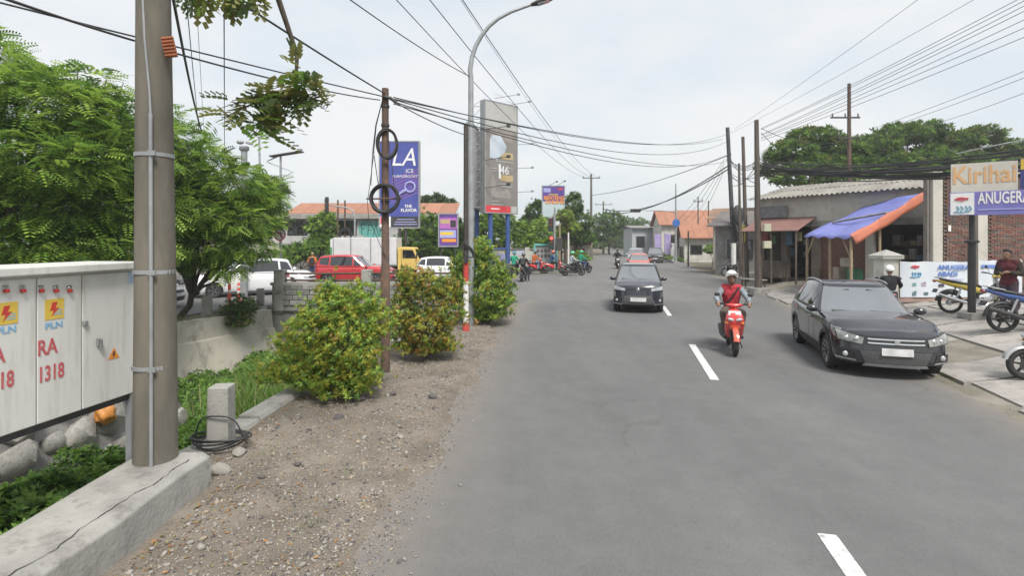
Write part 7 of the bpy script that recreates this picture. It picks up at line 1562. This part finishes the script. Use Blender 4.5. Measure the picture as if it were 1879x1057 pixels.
# gravel and litter
ico = bmesh.new(); bmesh.ops.create_icosphere(ico, subdivisions=1, radius=1); _r = random.Random(2); IV = [(v.co.x * 1.15 * _r.uniform(.7, 1.25), v.co.y * .9 * _r.uniform(.7, 1.25), v.co.z * .62 * _r.uniform(.7, 1.2)) for v in ico.verts]; IF = [tuple(v.index for v in f.verts) for f in ico.faces]; ico.free()
def gravel():
    rng = np.random.default_rng(3); n = 34000; y = 1.6 + 16 * rng.random(n) ** 1.8; a = np.array([pl(NEAR, t) + .66 * (t < 5.2) + .1 for t in y]); e = np.array([pl(ROADL, t) for t in y]); u = rng.random(n); u = np.where(rng.random(n) < .25, 1 - u * u * .3, u)
    x = a + (e + .12 - a) * u + (u > .9) * np.abs(rng.normal(0, .16, n)); z = np.array([verge_z(p, q) for p, q in zip(x, y)]); s = np.exp(rng.normal(-4.85, .5, n)); s = np.clip(s, .004, .04) * np.interp(u, [0, .85, 1.0], [1, 1, .6])
    o = scatter('gravel', IV, IF, np.stack([x, y, np.maximum(z, .006) + s * .25], 1), rotmats(rng.uniform(0, 6.28, n), rng.normal(0, .4, n), rng.normal(0, .4, n)), np.stack([s, s * rng.uniform(.6, 1.1, n), s], 1), rng.choice(3, n, p=[.5, .2, .3]), [STONE, STONED, STONEB]); tag(o, 'loose gravel and pebbles on the verge', 'gravel', kind='stuff')
    n = 1900; y = 2.6 + 12 * rng.random(n) ** 1.5; a = np.array([pl(NEAR, t) + .66 * (t < 5.2) for t in y]); e = np.array([pl(ROADL, t) for t in y]); u = rng.random(n) ** 2.4; x = a + .1 + (e - a) * u; z = np.array([verge_z(p, q) for p, q in zip(x, y)])
    o = scatter('dead_leaves', *LFV, np.stack([x, y, z + .012], 1), rotmats(rng.uniform(0, 6.28, n), rng.normal(0, .25, n), rng.normal(0, .4, n)), rng.uniform(.02, .05, n), rng.choice(2, n, p=[.6, .4]), [LF['dead_leaf'], LF['grass_dry']]); tag(o, 'dead leaves littering the verge along the kerb', 'dead leaves', kind='stuff')
gravel()
for i, (px, py, s, m, lab) in enumerate(((793, 736, .07, STONED, 'dark rock on the gravel below the copper shrub'), (722, 733, .06, STONED, 'small dark rock at the foot of the iron pole'), (735, 812, .05, STONE, 'pale flat stone in the middle of the gravel'), (660, 745, .09, STONED, 'dark clod under the near shrub'), (620, 775, .07, STONED, 'brown clod beside the near shrub, lower one'), (545, 865, .045, STONED, 'purple dark stone on the gravel left'), (405, 885, .11, STONE, 'broken concrete lump at the end of the parapet'), (440, 850, .09, STONE, 'broken concrete lump at the broken kerb'))):
    g_ = G(px, py); me = meshes[i % 4].copy(); me.materials.clear(); me.materials.append(m); o = tag(link('rock', me, None, (g_.x, g_.y, max(verge_z(g_.x, g_.y), 0) + s * .3)), lab, 'rock', 'loose rocks on the verge'); o.scale = (s * 1.2, s, s * .65); o.rotation_euler = (0, 0, i)

# trees and bushes further off
DM = [LF['leaf_mid'], LF['leaf_deep'], LF['leaf_dull']]; GM = [LF['leaf_fresh'], LF['leaf_mid'], LF['leaf_deep']]
def far(name, label, bx, d, lobes, n, size, mats, w_, seed, group='trees beyond the junction', r0=.2, cat='tree'): return tree(name, label, ((bx - CX) / F * d, d, 0), lobes, n, SP, size, mats, w_, r0, seed, group, cat)
far('bush_tree', 'bushy green tree in front of the graffiti building windows', 590, 43, [PL(590, 420, 43, 1.2, 1, 1.1), PL(590, 450, 42.6, 1.4, 1, 1.1), PL(600, 400, 43, .6)], 1300, .26, GM, (.35, .45, .2), 31, r0=.1)
far('bush_tree', 'low weeds and bushes left of the graffiti building', 550, 41, [PL(545, 470, 41, 1.2), PL(560, 462, 41, .9), PL(620, 470, 41, 1.0), PL(520, 480, 40, 1.0)], 900, .24, GM, (.3, .45, .25), 32, r0=.06, cat='shrub')
far('dense_tree', 'wide dark green tree mass behind the blue and purple signs', 790, 43, [PL(790, 425, 43, 2.2, 1.5, 1.4), PL(830, 430, 43, 1.8, 1.5, 1.3), PL(760, 445, 42.5, 1.4), PL(810, 460, 42, 2.0, 1.2, 1.0), PL(850, 450, 43, 1.5)], 2400, .27, [LF['leaf_mid'], LF['leaf_deep'], LF['leaf_fresh']], (.5, .35, .15), 33)
far('palm_like_tree', 'sparse spiky tree top above the graffiti building roof', 798, 58, [PL(780, 378, 58, 1.0, 1, .9), PL(800, 372, 58, 1.0, 1, .8), PL(820, 378, 58, 1.0, 1, .7)], 420, .45, [LF['leaf_dull'], LF['leaf_dark']], (.6, .4), 34)
far('roadside_tree', 'leafy tree behind the legs of the taupe billboard', 905, 47, [PL(905, 415, 47, 1.6), PL(880, 400, 47, 1.2), PL(925, 405, 47, 1.1), PL(945, 430, 47, 1.4), PL(900, 440, 46, 2.0)], 1600, .28, GM, (.3, .45, .25), 35)
far('bush_tree', 'sunny yellow green bush mass left of the junction traffic light', 975, 47, [PL(960, 435, 47, 1.3), PL(990, 440, 46.5, 1.4), PL(995, 415, 47, .9), PL(970, 455, 46, 1.4), PL(1000, 455, 46, .9)], 1700, .26, GM, (.5, .38, .12), 36)
far('roadside_tree', 'dark conical tree left of the purple billboard', 980, 56, [PL(985, 395, 56, 1.3, 1.2, 1.4), PL(975, 415, 56, 1.4), PL(990, 378, 56, .7)], 1100, .3, DM, (.3, .4, .3), 37)
far('roadside_tree', 'tall dark green tree right of the purple billboard', 1055, 54, [PL(1050, 380, 54, 1.1, 1.1, 1.3), PL(1060, 410, 54, 1.6, 1.4, 1.3), PL(1045, 430, 54, 1.3), PL(1070, 440, 54, 1.2), PL(1055, 362, 54, .6)], 1700, .28, DM, (.4, .35, .25), 38)
far('weeping_tree', 'pale weeping tree in front of the tall dark tree', 1040, 49, [PL(1035, 400, 49, .9), PL(1048, 420, 49, .9), PL(1030, 425, 49, .7)], 650, .26, [LF['leaf_fresh'], LF['leaf_olive']], (.55, .45), 39)
far('roadside_tree', 'dark round tree overhanging the far road on the left', 1118, 92, [PL(1105, 415, 90, 2.6), PL(1125, 410, 92, 2.6), PL(1135, 425, 92, 2.0), PL(1110, 435, 90, 2.2)], 1300, .42, DM, (.25, .45, .3), 40)
far('roadside_tree', 'rounded tree crown closing the far end of the road', 1165, 130, [PL(1155, 420, 130, 3.2), PL(1175, 422, 130, 3.2), PL(1165, 432, 128, 3.5), PL(1185, 435, 130, 2.6)], 1300, .6, DM, (.3, .3, .4), 41)
far('roadside_tree', 'small far trees left of the road end', 1142, 160, [PL(1140, 435, 160, 3.2), PL(1155, 440, 160, 3)], 500, .7, DM, (.2, .4, .4), 42)
far('roadside_tree', 'hazy far tree line on the right of the road end', 1200, 150, [PL(1195, 440, 150, 3), PL(1210, 442, 150, 2.4)], 450, .7, DM, (.3, .3, .4), 43)
far('bush_tree', 'small bush at the far left kerb before the booth', 1062, 50, [PL(1060, 473, 50, .9, .8, .6), PL(1072, 476, 50, .7, .7, .5)], 420, .17, GM, (.5, .4, .1), 44, cat='shrub', r0=.05)
far('bush_tree', 'round green bush behind the parked red motorcycle', 1308, 53, [PL(1305, 460, 53, .8), PL(1318, 463, 53, .7)], 500, .19, GM, (.5, .35, .15), 45, cat='shrub', r0=.05)
far('bush_tree', 'low weeds at the foot of the far right gate', 1225, 60, [PL(1222, 474, 60, .8, .6, .4), PL(1255, 477, 60, .8, .5, .3)], 320, .16, GM, (.4, .4, .2), 46, cat='shrub', r0=.04)
for i, (px, d, lab) in enumerate(((1085, 105, 'hedge like tree left of the far road behind the booth'), (1060, 80, 'low dense tree left of the far road near the power pole'), (1128, 150, 'low hazy tree clump at the left end of the far road'), (1150, 240, 'leftmost of the farthest trees closing the road'), (1172, 240, 'middle one of the farthest trees closing the road'), (1195, 240, 'rightmost of the farthest trees closing the road'), (1030, 62, 'low dark thicket behind the junction traffic light'), (870, 60, 'dense thicket behind the taupe billboard legs'), (700, 62, 'tree clump just behind the graffiti building'))):
    s_ = d / 100; far('roadside_tree', lab, px, d, [PL(px - 8, 445, d, 2.4 * s_ ** .7, 2, 1.5 * s_), PL(px + 10, 450, d, 2.2 * s_ ** .7, 2, 1.5 * s_), PL(px, 432, d, 1.8 * s_ ** .7, 2, 1.1 * s_)], 700, .4 * s_, DM, (.3, .35, .35), 60 + i)
# umbrella-shaped trees behind the right shops
RM = [LF['leaf_mid'], LF['leaf_deep'], LF['leaf_dull'], LF['leaf_olive']]
far('spreading_tree', 'large spreading tree left of the brown power pole behind the shops', 1490, 43, [PL(1450, 285, 42, 2.0, 2, 1.1), PL(1490, 258, 43, 2.2, 2, 1.0), PL(1530, 275, 43, 2.0, 2, 1.1), PL(1430, 315, 42, 1.5, 1.6, .9), PL(1490, 310, 41, 2.4, 2, 1.1), PL(1550, 310, 42, 2.0, 2, 1.0), PL(1470, 332, 40, 2.0, 1.5, .8), PL(1540, 332, 40, 2.0, 1.5, .8), PL(1570, 285, 43.5, 1.6, 1.6, 1.0)], 3900, .34, RM, (.4, .3, .2, .1), 51, 'trees behind the right shops')
far('spreading_tree', 'large spreading tree right of the brown power pole behind the shops', 1650, 45, [PL(1600, 275, 44, 2.2, 2, 1.1), PL(1650, 255, 45, 2.4, 2, 1.2), PL(1690, 245, 46, 1.9, 2, 1.0), PL(1640, 305, 43, 2.4, 2, 1.1), PL(1700, 295, 44, 2.2, 2, 1.1), PL(1590, 315, 43, 1.8, 2, 1), PL(1610, 332, 41, 2.0, 1.5, .8), PL(1690, 325, 42, 2.2, 1.5, .9), PL(1725, 275, 46, 1.5, 1.6, .9)], 3900, .34, RM, (.35, .3, .25, .1), 52, 'trees behind the right shops')
far('spreading_tree', 'rightmost spreading tree behind the wall and the cable bundle', 1775, 47, [PL(1750, 265, 46, 2.0, 2, 1.1), PL(1795, 252, 47, 1.8, 2, .9), PL(1760, 300, 45, 2.4, 2, 1.1), PL(1830, 275, 48, 2.0, 2, .9), PL(1880, 285, 48, 2.0, 2, .9), PL(1750, 325, 44, 2.2, 1.5, .9), PL(1820, 305, 46, 2.2, 1.5, 1.0)], 3000, .34, RM, (.3, .3, .25, .15), 53, 'trees behind the right shops')
# ================================================================== overhead wires
def wire(label, a, b_, sag=.3, r=.012, group='overhead wires', over=0.0, n=18):
    a = Vector(a); c = Vector(b_); c = a + (c - a) * (1 + over); b = MB(); pts = []
    for i in range(n + 1):
        t = i / n; p = a.lerp(c, t); p.z -= sag * 4 * t * (1 - t); pts.append(p)
    b.tube(pts, r, 5); return tag(b.build('overhead_cable', CABLE, smooth=60), label, 'cable', group)
ip_top = Vector((-2.33, 9.64, 5.2)); w1 = Vector((15.6, 37, 10.2)); lamp = P(862, 140, 15.05); bpole = P(853, 247, 14.0); far1 = Vector((10.6, 70, 11.0)); w3t = Vector((12.0, 25.2, 7.9))
wire('thick cable leaving the big concrete pole to the upper left', P(246, 74, 5.0), P(40, 2, 3.4), .02, .011, over=.9)
wire('cable from the rusty bracket on the concrete pole to the thin iron pole', P(318, 96, 5.0), P(697, 183, 9.6), .05, .010)
wire('cable coming down from the upper left to the iron pole top', ip_top, P(455, 8, 5.4), .03, .013, over=.6)
wire('thin wire from the upper left passing just above the iron pole', P(1325, 255, 37), P(320, 18, 6.5), 1.0, .011, over=.15)
wire('heavy twisted cable dropping into the left tree crown', P(369, 238, 17), P(322, 4, 7.5), .2, .022, over=.25); wire('thin wire beside the heavy twisted cable at the left tree', P(366, 245, 17), P(343, 4, 8), .1, .008, over=.2); wire('faint wire right of the heavy twisted cable', P(375, 250, 18), P(361, 3, 9), .1, .005, over=.2)
wire('nearly vertical pale wire between pole and hanging twig', P(412, 290, 22), P(411, 4, 9), .0, .011, over=.2)
wire('cable from the upper edge down to the street lamp pole', lamp, P(655, 0, 9), .1, .011, over=.3)
for i, (px, off) in enumerate(((778, -.9), (832, 0), (885, .9))):
    wire(('left', 'middle', 'right')[i] + ' one of three long wires running from the top edge to the far power pole', far1 + Vector((off, 0, 0)), P(px, 2, 15.5), 1.3, .013, 'three long wires to the far power pole', over=.25)
wire('faint thin wire just left of the rightmost long wire', far1 + Vector((.4, 0, -.4)), P(872, 2, 15.5), 1.1, .006, over=.2)
for i, (dz, sag, t) in enumerate(((0, .9, .0), (-.55, 1.05, -.1), (-1.5, 1.1, -.15), (-2.05, .7, -.2))):
    wire(('uppermost', 'second', 'third', 'lowest')[i] + ' of four wires from the iron pole across the road to the leaning pole', ip_top + Vector((.15, 0, -.06 - .04 * i)), w1 + Vector((t, 0, dz)), sag, .011, 'wires from the iron pole to the leaning pole')
wire('cable from the iron pole down to the striped black pole', ip_top + Vector((0, 0, -.05)), bpole, .06, .011)
wire('cable from the leaning pole down to the far left, upper one', w1 + Vector((-.1, 0, -1.6)), P(1086, 358, 70), .5, .03); 
b = MB()
for k_ in range(2): wire(('upper' if k_ else 'lower') + ' strand of the thick sagging cable from the leaning pole to the far left', w1 + Vector((-.2, 0, -2.6 + .25 * k_)), P(1106, 383 + 6 * k_, 70), 1.3, .045, 'thick sagging cable')
# fan of wires at the upper right
for i, (ex, ey, zc, st) in enumerate(((1675, 0, 9.6, w1 + Vector((.1, 0, .15))), (1775, 0, 9.4, w1 + Vector((.1, 0, 0))), (1850, 2, 9.2, w3t), (1862, 4, 9.0, w3t + Vector((0, 0, -.05))), (1872, 8, 8.8, w3t + Vector((0, 0, -.3))), (1879, 14, 8.6, w3t + Vector((0, 0, -.35))), (1879, 30, 8.6, w3t + Vector((0, 0, -.45))), (1879, 45, 8.4, w3t + Vector((0, 0, -.5))), (1879, 62, 8.2, w3t + Vector((0, 0, -.6))))):
    d = (zc - HC) * F / (HY - ey); wire('%s wire of the fan rising to the upper right corner, counted from the top' % ('first', 'second', 'third', 'fourth', 'fifth', 'sixth', 'seventh', 'eighth', 'ninth')[i], st, P(ex, ey, d), .12, .007 if i < 2 else .009, 'fan of wires at the upper right', over=.3)
for i, (sy, ey, lab) in enumerate(((236, 128, 'upper of the wires above the right trees to the right edge'), (240, 140, 'second of the wires above the right trees to the right edge'), (228, 168, 'lowest wire above the right trees to the right edge'))):
    wire(lab, P((1600, 1610, 1710)[i], sy, 38), P(1879, ey, 22), .1, .012, 'wires above the right trees', over=.2)
# thick bundle sagging along the shop roofs
rr = random.Random(15)
for i in range(18):
    z0_ = rr.uniform(-.5, .35); e = P(1879, 256 + i * 2.6 + rr.uniform(-3, 3), 13.2 + rr.uniform(-.3, .3)); wire('black cable in the thick bundle sagging in front of the shop roofs', Vector((11.95 + rr.uniform(-.1, .2), 25.2, 6.1 + z0_)), e, rr.uniform(.15, .6), rr.choice((.014, .02, .028, .036)), 'thick cable bundle at the shops', over=.25)
b = MB(); b.tube([P(1755, 282, 13.6), P(1800, 272, 13.2), P(1850, 262, 12.8), P(1960, 244, 12.2)], .016, 6); tag(b.build('overhead_cable', GALV, smooth=60), 'pale grey thick cable above the faded shop sign', 'cable')
# tangle between the poles on the right
for i in range(9):
    a = Vector((15.1 + rr.uniform(-.1, .3), 36.8, rr.uniform(6.2, 8.6))); c = Vector((12.0, 25.3, rr.uniform(5.2, 6.6))); wire('cable in the tangle between the leaning pole and the meter box pole', a, c, rr.uniform(.2, .9), .018, 'cable tangle between the right poles')
for i in range(4): wire('drop wire from the leaning pole to the far houses', Vector((15.0, 37, 8.2 - i * .25)), Vector((19 + i * .8, 60, 4.8)), .3, .015, 'drop wires to the far houses')
b = MB()
for i in range(7): b.tube([(15.5 + rr.uniform(-.15, .5), 37 - .2, rr.uniform(3.6, 4.6)), (15.6 + rr.uniform(-.1, .6), 36.6, rr.uniform(2.2, 3.4)), (15.5 + rr.uniform(-.2, .5), 36.7, rr.uniform(4, 5))], .07, 6)
b.ell((15.85, 36.75, 4.2), (.4, .3, .8), 12, 8); tag(b.build('cable_bundle', CABLE, smooth=50), 'black lump of spare cable hanging on the leaning pole', 'cable')
wire('lowest cable between the meter box pole and the power pole behind the shops', w3t, Vector((23.2, 36, 9.6)), .6, .014); wire('wire from the meter box pole top down across the shop roof', w3t + Vector((0, 0, -.2)), P(1470, 310, 27), .1, .012)
# ================================================================== haze
hzm = bpy.data.materials.new('haze_air'); hzm.use_nodes = True; n_ = hzm.node_tree.nodes; n_.clear(); ho = n_.new('ShaderNodeOutputMaterial'); pv = n_.new('ShaderNodeVolumePrincipled')
pv.inputs['Color'].default_value = (.93, .95, .97, 1); pv.inputs['Density'].default_value = .0011; pv.inputs['Anisotropy'].default_value = .2; hzm.node_tree.links.new(pv.outputs[0], ho.inputs['Volume'])
b = MB(); b.box((0, 280, 6.5), (660, 690, 19.5)); hz_ = b.build('haze', hzm); hz_['kind'] = 'stuff'; hz_['label'] = 'thin pale haze over the whole street'
# ================================================================== finish: bake modifiers and lettering into plain meshes
bpy.context.view_layer.update(); dg = bpy.context.evaluated_depsgraph_get()
todo = [o for o in bpy.data.objects if o.type == 'MESH' and o.modifiers]; res = {}
for o in todo: res[o.name] = bpy.data.meshes.new_from_object(o.evaluated_get(dg))
fres = [(o, bpy.data.meshes.new_from_object(o.evaluated_get(dg))) for o in FONTS]
for o in todo: o.modifiers.clear(); o.data = res[o.name]
for o, me in fres:
    n_ = bpy.data.objects.new('lettering', me); COL.objects.link(n_); n_.parent = o.parent; n_.matrix_basis = o.matrix_basis.copy(); bpy.data.objects.remove(o)
